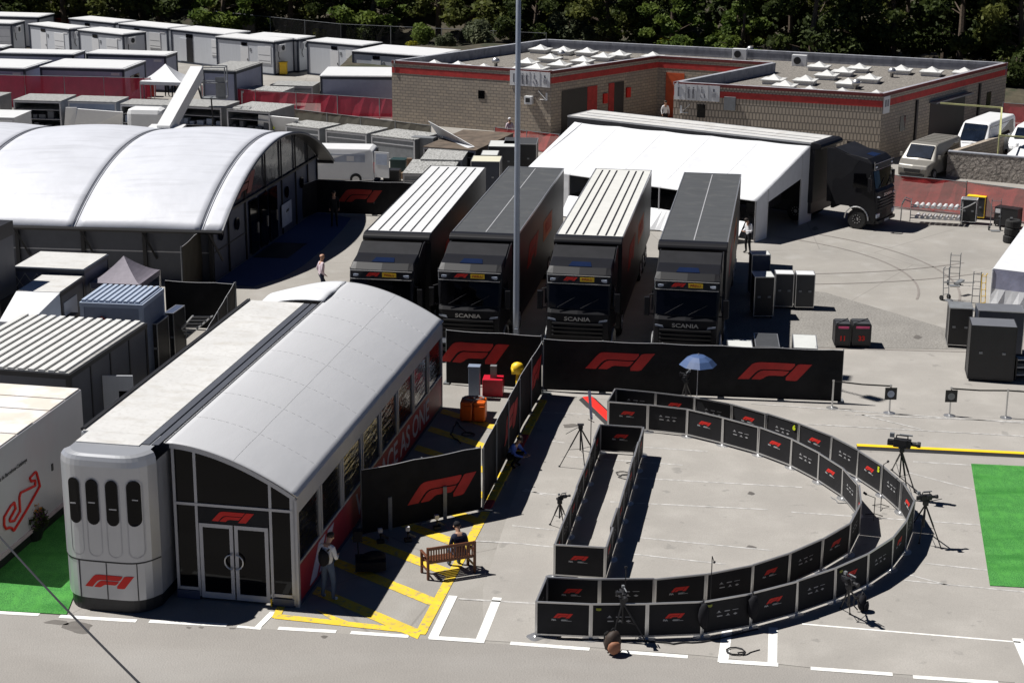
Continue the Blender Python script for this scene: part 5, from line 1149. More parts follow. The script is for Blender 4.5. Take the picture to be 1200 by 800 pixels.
q = MB(); wa, wb = P0 - Ex * .72 + Dy * .55, P0 - Ex * 23 + Dy * .55; seg_box(q, wb, wa, 0, 2.75, .1); wc = P0 - Ex * .72 + Dy * (SPN - .6); seg_box(q, wc, P0 - Ex * 23 + Dy * (SPN - .6), 0, 2.6, .1); q.build('side_wall', DKPAN, PV, world=True)
q = MB(); seg_box(q, wb - Dy * .01, wa - Dy * .01, 1.28, 1.33, .01); q.build('wall_stripe', ALUP, PV, world=True)
q = MB(); n = 24; ss = [.55 + (SPN - 1.15) * i / n for i in range(n + 1)]
for a, b_ in zip(ss, ss[1:]): q.quad(P0 - Ex * .72 + Dy * a, P0 - Ex * .72 + Dy * b_, P0 - Ex * .72 + Dy * b_ + up * 2.7, P0 - Ex * .72 + Dy * a + up * 2.7)
q.build('gable_wall', DKBLUE, PV, world=True, solid=.04)
q = MB()
for a, b_ in zip(ss, ss[1:]): q.quad(P0 - Ex * .72 + Dy * a + up * 2.7, P0 - Ex * .72 + Dy * b_ + up * 2.7, P0 - Ex * .72 + Dy * b_ + up * (az(b_) - .05), P0 - Ex * .72 + Dy * a + up * (az(a) - .05))
gv = mat('gable_vinyl', (.06, .062, .07), .12, var=.3, scale=.7, bump=.4, bscale=1.4, spec=.8); q.build('gable_glazing', gv, PV, world=True)
q = MB()
for s in (.6, 2.6, 4.9, 7.8, 10.2, 12.4, 14.4, 16): q.bar(P0 - Ex * .66 + Dy * s, P0 - Ex * .66 + Dy * s + up * (az(s) - .05), .07, .07)
q.bar(P0 - Ex * .66 + Dy * .55 + up * 2.7, P0 - Ex * .66 + Dy * (SPN - .6) + up * 2.7, .08, .1); q.bar(P0 - Ex * .68 + Dy * .55 + up * 1.25, P0 - Ex * .68 + Dy * 5 + up * 1.25, .03, .04); q.build('gable_frame', BLACK, PV, world=True)
for s in (1.6, 3.7, 10.9, 13.3):
    q = MB(); M_ = plane_m(P0 - Ex * .64 + Dy * s + up * 1.9, Dy, up); q.ext([M_ @ Vector((.28 * math.cos(t), .28 * math.sin(t), 0)) for t in [6.283 * i / 20 for i in range(20)]], M_.to_3x3() @ Vector((0, 0, .02))); q.build('round_window', GLASS, PV, world=True)
for s in (5.4, 6.8, 8.2): q = MB(); q.quad(*[P0 - Ex * .62 + Dy * a + up * b_ for a, b_ in ((s, .1), (s + 1.1, .1), (s + 1.1, 2.55), (s, 2.55))]); d = q.build('door', GLASS, PV, world=True, solid=.03); MB().bar(P0 - Ex * .58 + Dy * (s + 1.0) + up * .9, P0 - Ex * .58 + Dy * (s + 1.0) + up * 1.4, .04, .04).build('handle', ALU, d, world=True)
q = MB(); q.quad(*[P0 - Ex * .6 + Dy * a + up * b_ for a, b_ in ((9.9, .35), (11.4, .35), (11.4, 1.45), (9.9, 1.45))]); PS = q.build('poster', LBL, PV, world=True, solid=.02)
q = MB(); put_logo(q, plane_m(P0 - Ex * .57 + Dy * 10.7 + up * 1.05, Dy, up), .5, .13); q.build('logo', BLACK, PS, world=True)
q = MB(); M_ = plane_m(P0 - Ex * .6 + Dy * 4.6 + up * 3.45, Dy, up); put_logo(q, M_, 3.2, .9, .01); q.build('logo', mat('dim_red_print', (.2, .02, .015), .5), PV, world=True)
single(MB().prism([(p_.x, p_.y) for p_ in (P0 + Dy * 5.2 - Ex * .5, P0 + Dy * 5.2 + Ex * 1.1, P0 + Dy * 8.2 + Ex * 1.1, P0 + Dy * 8.2 - Ex * .5)], .022, .035), 'door_mat', BLACK, 'black door mat on the shaded forecourt at the pavilion doors', 'mat')

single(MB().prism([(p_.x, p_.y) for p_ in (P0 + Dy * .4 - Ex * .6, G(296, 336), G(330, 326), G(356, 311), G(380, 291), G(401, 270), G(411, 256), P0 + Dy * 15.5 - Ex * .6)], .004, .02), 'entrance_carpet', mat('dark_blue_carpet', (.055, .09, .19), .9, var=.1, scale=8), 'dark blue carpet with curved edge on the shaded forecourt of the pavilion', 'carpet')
# ================================================================== LEFT YARD
c = G(95.5, 455, 3.3); c.z = 0; T = thing('box_trailer', 'white box trailer with red race track outline and circuit lettering at the left edge', 'trailer', c, RZ)
MB().box(-2.6, 0, -6.1, 0, .35, 3.28).build('body', add_layer(mat('pinkish_white_gelcoat', (.5, .485, .49), .35, var=.04, scale=.5), .6, .5, .75, (.5, .38, .38), .5), T, bev=.04)
PANR = add_layer(mat('patched_beige_roof', (.62, .57, .5), .6, var=.08, scale=.8), 1.1, .5, .6, (.68, .66, .64), .8); q = MB()
for k in range(6): q.box(-2.55, -.05, -6.05 + k + .02, -5.07 + k, 3.28, 3.3 + .01 * (k % 3))
q.build('roof', PANR, T); MB().box(-2.5, -.06, -6.0, -.1, .05, .35).build('skirt', BLACK, T); MB().box(-.01, .03, -6.1, 0, .35, .47).build('lower_rail', mat('pinkish_rail', (.5, .4, .42), .4), T)
yd = Vector((-math.sin(RZ), math.cos(RZ), 0)); wl = lambda px, py: onwall(c, yd, px, py)
tp = [(325, 180), (270, 240), (285, 270), (322, 260), (322, 308), (185, 375), (172, 420), (180, 550), (150, 600), (130, 635), (85, 645), (82, 622), (138, 520), (125, 465), (92, 500), (30, 605), (30, 680), (48, 715), (78, 702), (98, 703), (120, 732), (240, 535), (365, 312), (355, 265), (335, 190), (325, 180)]
pp = [wl(x / 8, 530 + y / 8) for x, y in tp]; q = MB(); q.path([(.03, s, z) for s, z in pp], .035, 5); q.build('track_outline', RED, T)
s1_, z1_ = wl(31, 538); q = MB(); put_text(q, plane_m((.02, s1_, z1_), (0, 1, 0), (0, 0, 1)), 'Circuit de Barcelona-Catalunya', .155, align='RIGHT', bold=.002); q.build('lettering', BLACK, T)
s2_, z2_ = wl(61, 547); q = MB(); q.box(.0, .02, s2_ - .05, s2_ + .05, z2_ - .1, z2_ + .1); q.build('small_plate', BLACK, T)
p = G(38, 632); T = thing('flower_pot', 'dark pot of purple and yellow flowers beside the white box trailer', 'flower pot', p)
MB().lathe([(.25, 0), (.36, .35), (.38, .4), (.33, .4)], 16).build('pot', BLACK, T, smooth=False)
def leaves(n, cen, rad, size, seed, mi=0, q=None, flat=.0):
    rnd_ = random.Random(seed); q = q or MB(); q.cur = mi
    for _ in range(n):
        d = Vector((rnd_.gauss(0, 1), rnd_.gauss(0, 1), rnd_.gauss(0, 1))).normalized() * (rnd_.random() ** .4); c_ = Vector(cen) + Vector((d.x * rad[0], d.y * rad[1], d.z * rad[2])); a = Vector((rnd_.gauss(0, 1), rnd_.gauss(0, 1), rnd_.gauss(0, .7))).normalized(); b_ = a.cross(Vector((rnd_.gauss(0, 1), rnd_.gauss(0, 1), rnd_.gauss(0, 1)))).normalized(); s_ = size * rnd_.uniform(.6, 1.4)
        q.quad(c_ - a * s_ - b_ * s_ * .5, c_ + a * s_ - b_ * s_ * .5, c_ + a * s_ + b_ * s_ * .5, c_ - a * s_ + b_ * s_ * .5)
    return q
q = leaves(700, (0, 0, .62), (.5, .5, .35), .05, 1, 0); leaves(260, (0, 0, .72), (.5, .5, .33), .03, 2, 1, q); leaves(160, (.05, 0, .8), (.3, .3, .3), .025, 3, 2, q)
q.build('flowers', [LEAF2, mat('purple_petal', (.12, .03, .12), .7), mat('orange_petal', (.6, .25, .03), .7)], T, fix=False)

def corr_roof(mbq, W, D, z, n, amp=.05, along_y=True):
    for i in range(n):
        a, b_ = W * i / n, W * (i + .55) / n
        mbq.box(a, b_, 0, D, z, z + amp)
    return mbq
CORR = mat('corrugated_white_steel', (.66, .66, .64), .45, .1, var=.06)
CORRD = mat('corrugated_valley', (.3, .3, .29), .6, var=.2, scale=4)
def container(label, FL, FR, BR, h, wall, n=0, roofM=CORR, valley=CORRD, trim=None, D=None, tex=None, deb=False):
    loc, rz, W, Dp = from_roof(FL, FR, BR, h); Dp = D or Dp; T = thing('container', label, 'container', loc, rz, 'containers in the left yard')
    MB().box(0, W, 0, Dp, .1, h - .2).build('wall', wall, T)
    q = MB(); q.box(-.03, W + .03, -.03, Dp + .03, h - .2, h - .05)
    for x in (-.02, W - .12):
        for y in (-.02, Dp - .12): q.box(x, x + .14, y, y + .14, 0, h - .2)
    q.build('frame', trim or wall, T)
    ro = MB().box(.03, W - .03, .03, Dp - .03, h - .05, h - .02).build('roof', valley if n else roofM, T)
    if n: q = MB(Matrix.Translation((.03, .04, 0))); corr_roof(q, W - .06, Dp - .08, h - .02, n, .06); q.build('roof_rib', roofM, ro)
    return T, W, Dp
T1_, W1_, D1_ = container('dark walled site container with white corrugated roof beside the trailer roof', None, (81, 437), (171, 377), 3.0, DKPAN, 13, trim=BLACK)
q = MB()
for k in range(1, 4): q.box(W1_ - .005, W1_ + .02, D1_ * k / 4 - .04, D1_ * k / 4 + .04, .1, 2.8)
q.build('wall_joint', BLACK, T1_)
q = MB(Matrix.Translation((W1_ + .03, 2.2, 0)) @ Matrix.Rotation(R(-78), 4, 'Z')); q.box(-.03, .03, 0, .95, .15, 2.25); d_ = q.build('door', CABW, T1_); q = MB(Matrix.Translation((W1_ + .03, 2.2, 0)) @ Matrix.Rotation(R(-78), 4, 'Z')); q.box(-.035, .035, .5, .8, 1.15, 1.75); q.build('door_window', GLASS, d_)
T_, w2, d2 = container('pale blue small container with corrugated roof and red house sign', (91, 354.5), (166, 355.5), (198.5, 336.5), 2.9, BLUEC2, 10, roofM=BLUEC, valley=BLUEC2, trim=BLUEC)
M_ = MB(); M_.ext([(.55, -.04, 1.75), (1.0, -.04, 1.75), (1.0, -.04, 2.2), (.77, -.04, 2.4), (.55, -.04, 2.2)], (0, -.02, 0)); M_.build('sign', mat('dark_red_sign', (.3, .03, .02), .6), T_); MB().box(1.5, w2 - .3, -.05, -.03, 2.1, 2.14).build('stripe', WPRINT, T_)
T_, w3, d3 = container('grey container with scuffed white ribbed roof and scissor braces', (14, 312.5), (98, 315), (130.5, 297), 2.9, DKBLUE, 0, roofM=DEBRIS if 0 else DIRTYW, trim=NAVY)
q = MB()
for k in range(6): x = w3 * k / 6; q.bar((x, -.06, 2.0), (x + w3 / 6, -.06, 2.65), .02, .02); q.bar((x + w3 / 6, -.06, 2.0), (x, -.06, 2.65), .02, .02)
q.build('brace', GREYM, T_)
T_, w4, d4 = container('container with white speckled roof and sloping white tarpaulin front', (17, 341.5), (70, 342), (103, 323), 2.7, DKPAN, 0, roofM=DIRTYW, trim=BLACK)
q = MB(); q.quad((0, 0, 2.66), (w4, 0, 2.66), (w4 - .5, -1.7, 2.0), (0, -1.7, 2.0)); q.quad((w4, 0, 2.66), (w4, 0, .6), (w4 - .5, -1.7, .6), (w4 - .5, -1.7, 2.0)); q.quad((0, -1.7, 2.0), (w4 - .5, -1.7, 2.0), (w4 - .5, -1.7, 1.75), (0, -1.7, 1.75)); q.build('tarpaulin_awning', FABW, T_, solid=.02)
MB().box(w4, w4 + .02, .3, 1.6, 1.0, 2.2).build('white_board', WPRINT, T_); MB().box(w4 + .02, w4 + .3, .1, .9, .4, 1.7).build('cabinet', BLACK, T_)
hh = HTOP(25, 408, 259); c = G(25, 408); T = thing('tall_container', 'tall dark container cut by the left edge of the picture', 'container', c, R(-10.5))
MB().box(-3, 0, -1.4, 0, 0, hh).build('wall', DKPAN, T); MB().box(-3.02, .03, -1.43, .03, hh - .5, hh + .02).box(-3, .02, -1.42, .02, 0, hh * .45).build('dark_band', BLACK, T)

def fcase(label, FL=None, FR=None, BR=None, h=1.2, base=None, top=None, D=.6, M=BLACK, lid=GREYM, name='flight_case', cat='flight case', edge=ALU, casters=True, latch=True, loc=None, rz=0, W=.8, group='flight cases'):
    if base: # base = ((x,y),(x,y)) front-bottom, top = y of the front-left top
        a, b_ = G(*base[0]), G(*base[1]); h = HTOP(base[0][0], base[0][1], top); d = b_ - a; loc, rz, W = a, math.atan2(d.y, d.x), d.length
    elif FL: loc, rz, W, D = from_roof(FL, FR, BR, h)
    T = thing(name, label, cat, loc, rz, group); z0 = .1 if casters else 0
    MB().box(.015, W - .015, .015, D - .015, z0, h - .02).build('body', M, T)
    MB().box(.02, W - .02, .02, D - .02, h - .02, h - .005).build('lid', lid, T)
    e = MB(); t = .03
    for x in (0, W - t):
        for y in (0, D - t): e.box(x, x + t, y, y + t, z0, h)
        e.box(x, x + t, t, D - t, h - t, h); e.box(x, x + t, t, D - t, z0, z0 + t)
    for y in (0, D - t): e.box(t, W - t, y, y + t, h - t, h); e.box(t, W - t, y, y + t, z0, z0 + t)
    e.build('edge_trim', edge, T)
    if latch:
        q = MB()
        for x in (W * .25, W * .75): q.box(x - .06, x + .06, -.01, .02, h * .5, h * .5 + .08)
        q.build('latch', GREYM, T)
    if casters:
        for x in (.08, W - .08):
            for y in (.08, D - .08): MB().lathe([(.05, -.02), (.05, .02)], 10, (x, y, .05), 'X').build('caster', BLACK, T)
    return T
LGREY = mat('pale_grey_lid', (.55, .56, .54), .5, var=.04); DKG = mat('charcoal_case', (.045, .047, .05), .55, var=.1)
fcase('black flight case with labels beside the blue container, nearer one', (176.5, 379), (184, 379.5), (197, 369.5), h=1.9, lid=DKBLUE)
fcase('black flight case beside the blue container, farther one', (192.5, 366), (203, 367), (215.6, 357.5), h=1.9, lid=DKBLUE)
q = MB(); t0, t1, b0, b1 = G(226, 370, 1.75), G(249, 370, 1.75), G(195, 405, .25), G(207, 405.5, .25)
q.bar(t0, b0, .06, .05); q.bar(t1, b1, .06, .05)
for k in range(9): q.ext([lerp(t0, b0, (k + .2) / 9), lerp(t1, b1, (k + .2) / 9), lerp(t1, b1, (k + .62) / 9), lerp(t0, b0, (k + .62) / 9)], up * .02)
single(q, 'step_ladder', WHITE, 'white ladder leaning among the black screens beside the trailer roof', 'ladder', (b0.x, b0.y, 0), world=True)
g = 'flight cases by the rightmost race truck'
fcase('tall black case with pale lid half in shade, front one next to the truck', base=((882.5, 373.5), (906, 373.5)), top=324.5, D=.95, lid=LGREY, group=g)
fcase('tall charcoal case with white lid, left of two in sun', base=((907, 362), (929, 362.5)), top=320.8, D=.7, lid=WHITE, M=DKG, group=g)
fcase('tall charcoal case with white lid, right of two in sun', base=((931, 362.8), (953.5, 363.3)), top=321.6, D=.7, lid=WHITE, M=DKG, group=g)
fcase('tall blue-black case nearest the awning gable', base=((879, 349), (901, 349)), top=298.5, D=.75, lid=LGREY, M=DKBLUE, group=g)
fcase('low case with grey lid peeping above the hoarding, middle of three', (885.3, 406.5), (914, 406.5), (914.5, 391), h=1.25, lid=DKG, group='low cases behind the hoarding')
fcase('low case with bluish white lid peeping above the hoarding, rightmost', (929.8, 408), (958.5, 408.5), (959, 392.5), h=1.15, lid=LGREY, group='low cases behind the hoarding')
fcase('low case with pale strip lid peeping above the hoarding, leftmost', (853, 407), (882.5, 407), (884, 398), h=1.25, lid=LGREY, group='low cases behind the hoarding')
for bx_, num, l in (((977.5, 996), '11', 'black tool crate with red number and pink label, left of the pair'), ((998, 1020), '33', 'black tool crate with red number and pink label, right of the pair')):
    T = fcase(l, base=((bx_[0], 407.5), (bx_[1], 408)), top=381, D=.85, lid=BLACK, edge=BLACK, name='tool_crate', cat='crate', latch=False, group='black tool crates'); wv = (G(bx_[1], 408) - G(bx_[0], 407.5)).length; hz = HTOP(bx_[0], 407.5, 381)
    q = MB(); put_text(q, plane_m((wv / 2, -.005, hz * .42), (1, 0, 0), (0, 0, 1)), num, .26, bold=.01); q.build('number', RED, T); MB().box(.12, wv - .08, -.02, .0, hz * .86, hz * .95).build('label_strip', mat('pink_label', (.8, .1, .25), .5), T)
    q = MB(); q.box(.04, wv - .04, .05, .4, hz - .0, hz + .05); q.box(.04, wv - .04, .47, .8, hz, hz + .05); q.bar((.05, .05, hz + .06), (wv - .05, .8, hz + .06), .03, .03); q.build('tray', DKG, T)
g = 'flight cases by the right-hand tent'
fcase('black case with grey lid, left of the right-hand group', base=((1109, 407), (1137, 408.5)), top=360.5, D=1.0, lid=GREYM, group=g)
T = fcase('large black case with silver stepped lid, front of the right-hand group', base=((1133, 446.5), (1187, 449.5)), top=381, D=1.15, lid=ALU, group=g, edge=BLACK)
fcase('dark blue case with silver lid behind the large one at the right edge', (1147, 363.8), (1202, 366), (1198, 357), h=1.75, lid=ALU, M=NAVY, group=g)
T = thing('shelf_rack', 'black rack with pale shelves at the right edge below the cases', 'rack', G(1189, 446)); q = MB(); q.box(0, 1.2, 0, .5, 0, .08)
MB().box(0, .05, 0, .5, 0, .85).box(1.15, 1.2, 0, .5, 0, .85).box(0, 1.2, .45, .5, 0, .85).build('frame', BLACK, T)
for k in range(3): MB().box(.05, 1.15, 0, .45, .2 + .28 * k, .23 + .28 * k).build('shelf', LGREY, T)
# right-hand tent
a, b_ = G(1160, 357), G(1330, 379); hz = HTOP(1160, 357, 315); d = (b_ - a).normalized(); n = Vector((-d.y, d.x, 0)); T = thing('marquee_tent', 'white marquee tent cut by the right edge beside the flight cases', 'tent', a)
q = MB(); q.quad(a + up * hz, b_ + up * hz, b_ + n * 6 + up * (hz + .7), G(1201, 264, hz + .7)); q.build('roof', FABW, T, world=True, solid=.04)
q = MB(); q.quad(a + up * .7, b_ + up * .7, b_ + up * hz, a + up * hz); q.build('front_wall', mat('lavender_clear_wall', (.3, .31, .42), .3, var=.2, scale=1, bump=.4, bscale=2), T, world=True)
q = MB(); 
for k in range(20): u, v = lerp(a, b_, k / 20), lerp(a, b_, (k + 1) / 20); q.quad(u - n * (.1 + .06 * math.sin(k * 2)), v - n * (.1 + .06 * math.sin(k * 2 + 2)), v + up * .7, u + up * .7)
q.build('skirt', FABW, T, world=True); q = MB(); q.tube(a, a + up * hz, .04); q.quad(a + n * .01, a + n * 6, a + n * 6 + up * hz, a + n * .01 + up * hz); q.build('side_wall', FABW, T, world=True)
def hand_truck(label, px, py, h, w_=.45, lean=.1, rz=0.0, yellow=False):
    T = thing('hand_truck', label, 'hand truck', G(px, py), rz); q = MB()
    for x in (0, w_): q.path([(x, 0, .1), (x, lean, h), (x, lean - .1, h + .08)], .018, 6)
    for k in range(5): z = .25 + (h - .3) * k / 4; q.tube((0, lean * z / h, z), (w_, lean * z / h, z), .014, 5)
    q.box(0, w_, -.3, 0, .02, .04); q.build('frame', YEL if yellow else GREYM, T)
    for x in (-.05, w_ + .05): MB().lathe([(.11, -.025), (.11, .025)], 14, (x, .05, .11), 'X').build('wheel', TYRE, T)
hand_truck('tall grey hand truck standing alone above the flight cases', 1112, 334, 1.35, .42, rz=-.1)
hand_truck('grey hand truck left of the tall one, handles tangled', 1105, 352, 1.35, .3, rz=.5)
hand_truck('grey hand truck near the tent corner', 1138, 362, 1.5, .3, rz=-.2)
hand_truck('hand truck with yellow frame by the tent corner', 1149, 362, 1.4, .2, rz=.3, yellow=True)
q = MB(); q.path([G(1106, 331, .9), G(1128, 331, .9), G(1142, 331, .8)], .02, 5); q.bar(G(1120, 333, .5), G(1128, 328, .6), .2, .08); single(q, 'trolley_handle', GREYM, 'thin grey pull bar joining the hand trucks', 'pull bar', G(1112, 345), world=True)
# roller conveyor trolley
p = G(1066, 262); T = thing('roller_trolley', 'aluminium roller trolley loaded with white rollers before the orange-red netting', 'trolley', p, R(-14)); q = MB()
for x in (0, 2.5):
    for y in (0, .6): q.tube((x, y, .1), (x, y, 1.15), .02, 6)
for z in (.3, .85):
    for y in (0, .6): q.tube((0, y, z), (2.5, y, z), .025, 6)
q.path([(0, 0, 1.1), (-.3, 0, 1.2), (-.45, 0, .9), (-.45, 0, .1)], .025, 6); q.path([(0, .6, 1.1), (-.3, .6, 1.2), (-.45, .6, .9), (-.45, .6, .1)], .025, 6); q.path([(2.5, .3, .85), (2.8, .3, 1.0), (3.1, .3, 1.2)], .03, 6); q.build('frame', ALU, T)
for lv, (z, x0) in enumerate(((.9, .2), (.36, .3))):
    for k in range(8): q = MB(); q.tube((x0 + k * .28, -.05, z), (x0 + k * .28 + .1, .65, z), .09, 10); q.build('roller', WHITE, T)
fcase('black case on casters with white edges right of the roller trolley', base=((1124, 262), (1143, 263.5)), top=233, D=.6, lid=GREYM, edge=WHITE, group='cases by the orange-red netting')
fcase('yellow topped case directly behind the white-edged black case', base=((1131, 256), (1153, 258)), top=229.5, D=.5, M=DKG, lid=YEL, edge=YEL, group='cases by the orange-red netting')
T = fcase('low black box on a hand cart at the right netting with white note', base=((1164, 265), (1191, 269)), top=242, D=.6, lid=BLACK, edge=BLACK, group='cases by the orange-red netting'); MB().box(.05, .3, -.02, 0, .7, .9).build('note', WPRINT, T)
hand_truck('grey hand cart in front of the low black box at the netting', 1160, 270, 1.5, .45, rz=-.1)
for k, l in enumerate(('racing tyre at the bottom of the stack by the right-hand tent', 'racing tyre in the middle of the stack by the right-hand tent', 'racing tyre on top of the stack by the right-hand tent')):
    p = G(1184, 284); q = MB(); q.lathe([(.2, 0), (.32, .0), (.36, .05), (.36, .31), (.32, .36), (.2, .36), (.18, .3)], 20); single(q, 'tyre', TYRE, l, 'tyre', (p.x + .03 * k, p.y, .37 * k), 0, 'stacked tyres')

# mid black cases by the lamp post
g = 'dark cases below the block building'
fcase('tall dark case with grey roof lid, left of the lamp post', (572, 171.5), (604, 172), (606, 165), h=1.75, M=DKG, lid=LGREY, group=g)
fcase('tall black case with dark lid behind the lamp post', (590, 168), (629, 169), (629, 161.5), h=1.75, M=BLACK, lid=DKG, group=g)
fcase('wide navy case with two cream lids behind the second race truck', (551.5, 189), (586, 189.5), (589, 183), h=1.8, M=NAVY, lid=CREAM, group=g)
fcase('dark case with pale grey lid behind the cream lidded one', (563, 182), (583, 182), (587, 176.5), h=1.7, M=NAVY, lid=LGREY, group=g)
# odds beside the white van
p = G(460, 208); single(MB().box(0, .9, 0, .7, 0, .8), 'plastic_crate', mat('dark_teal_plastic', (.01, .035, .035), .5), 'dark teal crate left of the brown cardboard', 'crate', G(457, 203), -.2, bev=.03)
single(MB().box(0, .9, 0, .7, 0, .7), 'black_crate', BLACK, 'dark crate standing before the teal one', 'crate', G(449, 214), -.1, bev=.02)
single(MB().box(0, 1.3, 0, .9, 0, .35).box(.2, .5, .5, .6, .3, 1.1), 'cardboard_stack', CARD, 'flattened brown cardboard pile left of the first truck', 'cardboard', G(470, 210), -.2, bev=.02)
v, f = blob((0, 0, .15), .4, seed=8, sq=(1.3, .8, .5)); single(MB().add(v, f), 'rubbish_bag', mat('blue_bag', (.012, .02, .045), .6), 'dark blue bag heap behind the dim hoarding', 'bag', G(435, 213), smooth=True)

# ================================================================== VANS
def van(label, loc, rz, M, Lg=5.2, Wd=1.95, H=1.95, rear_open=False, roofrack=False, sticker=False, group=None):
    "front faces local -Y"
    T = thing('parked_van', label, 'van', loc, rz, group)
    prof = [(0.05, .3), (0, .75), (.1, .95), (.75, 1.15), (1.45, H - .08), (1.75, H), (Lg - .25, H), (Lg - .05, H - .12), (Lg, .5), (Lg - .03, .3)]
    n = len(prof); cols = []
    for t, ins in ((0, 0), (.06, .0), (.5, 0), (.94, 0), (1, 0)):
        col = []
        for y, z in prof:
            hw = Wd / 2 - (.16 if z > 1.2 else .0) - (.12 if y < .3 else 0); x = (t * 2 - 1) * hw; col.append((x, y - (.08 * (1 - (2 * t - 1) ** 2) if y < 1 else 0), z + (.0 if t in (0, 1) else .03 if z > 1.3 else 0)))
        cols.append(col)
    vs = [p_ for c_ in cols for p_ in c_]; fs = [(c_ * n + i, c_ * n + (i + 1) % n, (c_ + 1) * n + (i + 1) % n, (c_ + 1) * n + i) for c_ in range(4) for i in range(n)] + [tuple(range(n)), tuple(range(4 * n, 5 * n))[::-1]]
    body = MB().add(vs, fs).build('body', M, T, bev=.06)
    hw = Wd / 2 - .16
    zt = min(2.15, H - .12); yt = .75 + .7 * (zt - 1.15) / (H - 1.23); yb = .75 + .7 * .06 / (H - 1.23); q = MB(); q.quad((-hw + .1, yb, 1.21), (hw - .1, yb, 1.21), (hw - .12, yt, zt), (-hw + .12, yt, zt)); w_ = MB(Matrix.Translation((0, -.05, .045))); w_.add(q.v, q.f); w_.build('windscreen', GLASSB, T, solid=.02)
    for s in (-1, 1):
        x = s * (hw + .012); q = MB(); q.ext([(x + s * .06, 1.0, 1.22), (x + s * .06, 1.95, 1.22), (x, 1.95, H - .2), (x, 1.5, H - .2)], (s * .02, 0, 0)); q.build('side_window', GLASS, T)
        if not rear_open: q = MB(); q.ext([(x + s * .05, 2.1, 1.25), (x + s * .05, Lg - .4, 1.25), (x, Lg - .45, H - .22), (x, 2.1, H - .22)], (s * .02, 0, 0)); q.build('side_window', GLASS, T)
        MB().box(s * (hw + .3) - .08, s * (hw + .3) + .08, 1.05, 1.15, 1.2, 1.42).build('mirror', M, T, bev=.02)
        hl = MB(); hl.ext([(s * .55, -.05, .72), (s * .85, .12, .75), (s * .82, .2, .95), (s * .55, .03, .9)], (0, .03, 0)); hl.build('headlight', LAMP, T)
        for y in (.95, Lg - 1.0): wheel(T, s * (Wd / 2 - .12), y, .34, .22, s)
        MB().box(s * .8 - .08, s * .8 + .08, Lg - .02, Lg + .02, .7, 1.3).build('tail_lamp', RED, T)
    MB().box(-.45, .45, -.1, -.02, .55, .75).box(-.7, .7, -.1, .0, .32, .45).build('grille', BLACK, T)
    if roofrack:
        q = MB()
        for k in range(6): q.box(-.6, .6, 2.0 + k * .5, 2.08 + k * .5, H + .02, H + .06)
        q.build('roof_rib', M, T)
    if rear_open:
        MB().box(-.75, .75, Lg + .0, Lg + .015, .5, H - .15).build('cargo_opening', BLACK, T)
        d = MB(Matrix.Translation((hw + .1, Lg + .03, 0)) @ Matrix.Rotation(R(75), 4, 'Z')); d.box(0, .85, -.03, .03, .5, H - .1); do = d.build('rear_door', M, T); d = MB(Matrix.Translation((hw + .1, Lg + .03, 0)) @ Matrix.Rotation(R(75), 4, 'Z')); d.box(.1, .75, -.04, .04, 1.2, H - .2); MB().box(hw + .0, hw + .06, 2.4, Lg - .5, 1.28, H - .28).build('side_window', mat('grey_blanked_window', (.3, .33, .4), .3), T); MB().box(hw + .06, hw + .075, 3.9, 4.3, 1.35, 1.62).build('sticker', WPRINT, T); d.build('door_window', LBL, do)
    if sticker: MB().box(-.9, -.895, 3.2, 3.7, 1.3, 1.6).build('sticker', WPRINT, T)
    return T
GLASSB = mat('bluish_windscreen', (.008, .013, .025), .1, var=.3, spec=.5)
van('silver people carrier facing the netting, with ribbed roof', G(1068, 213, 0), R(-34), SILV2, roofrack=True, H=1.95)
van('tall white minibus behind the silver van by the block building', G(1131, 192, 0), R(-34), WHITE, Lg=6.0, H=2.25)
van('white van edge behind the stone wall at the right border', G(1196, 190, 0), R(-30), WHITE, H=1.9)
van('low white vehicle roof between the stone wall and the right border', G(1190, 202, 0), R(-60), WHITE, H=1.5, Lg=4.2)
van('white van with open rear door beyond the dim hoarding', G(328, 212, 0), R(-94), WHITE, Lg=5.4, H=2.0, rear_open=True, sticker=False)

# ================================================================== BLOCK BUILDING
ZB = 4.1
Apt = [G(459, 71, ZB), G(646, 83.5, ZB), G(771, 65.5, ZB), G(905, 73.5, ZB), G(790, 96, ZB), G(1034.5, 110, ZB), G(1181, 73.5, ZB), G(640, 46, ZB)]
bl = Apt
for p_ in bl: p_.z = 0
K0 = bl[0]; BB = thing('block_building', 'low grey concrete block toilet building with red bands and gravel roof', 'building', K0)
def wallseg(i, j, z0, z1, off=0.0, s0=0.0, s1=None):
    a, b_ = bl[i], bl[j]; d = (b_ - a).normalized(); n = Vector((d.y, -d.x, 0)); l = (b_ - a).length; s1 = l if s1 is None else s1
    a2 = a + d * s0 + n * off; b2 = a + d * s1 + n * off; return [a2 + up * z0, b2 + up * z0, b2 + up * z1, a2 + up * z1], d, n
allq = MB(); rib = MB()
for i, j in ((0, 1), (1, 2), (2, 3), (3, 4), (4, 5), (5, 6), (6, 7), (7, 0)):
    pts, d, n = wallseg(i, j, 0, ZB - .1); (rib if (i, j) == (4, 5) else allq).quad(*pts)
allq.build('wall', BRICK, BB, world=True, uv=True, fix=False); rib.build('ribbed_wall', RIBBED, BB, world=True, uv=True, fix=False)
q = MB()
for i, j in ((0, 1), (1, 2), (2, 3), (4, 5), (5, 6)):
    pts, d, n = wallseg(i, j, 3.3, 3.68, .015); q.quad(*pts)
q.build('red_band', REDB, BB, world=True)
q = MB()
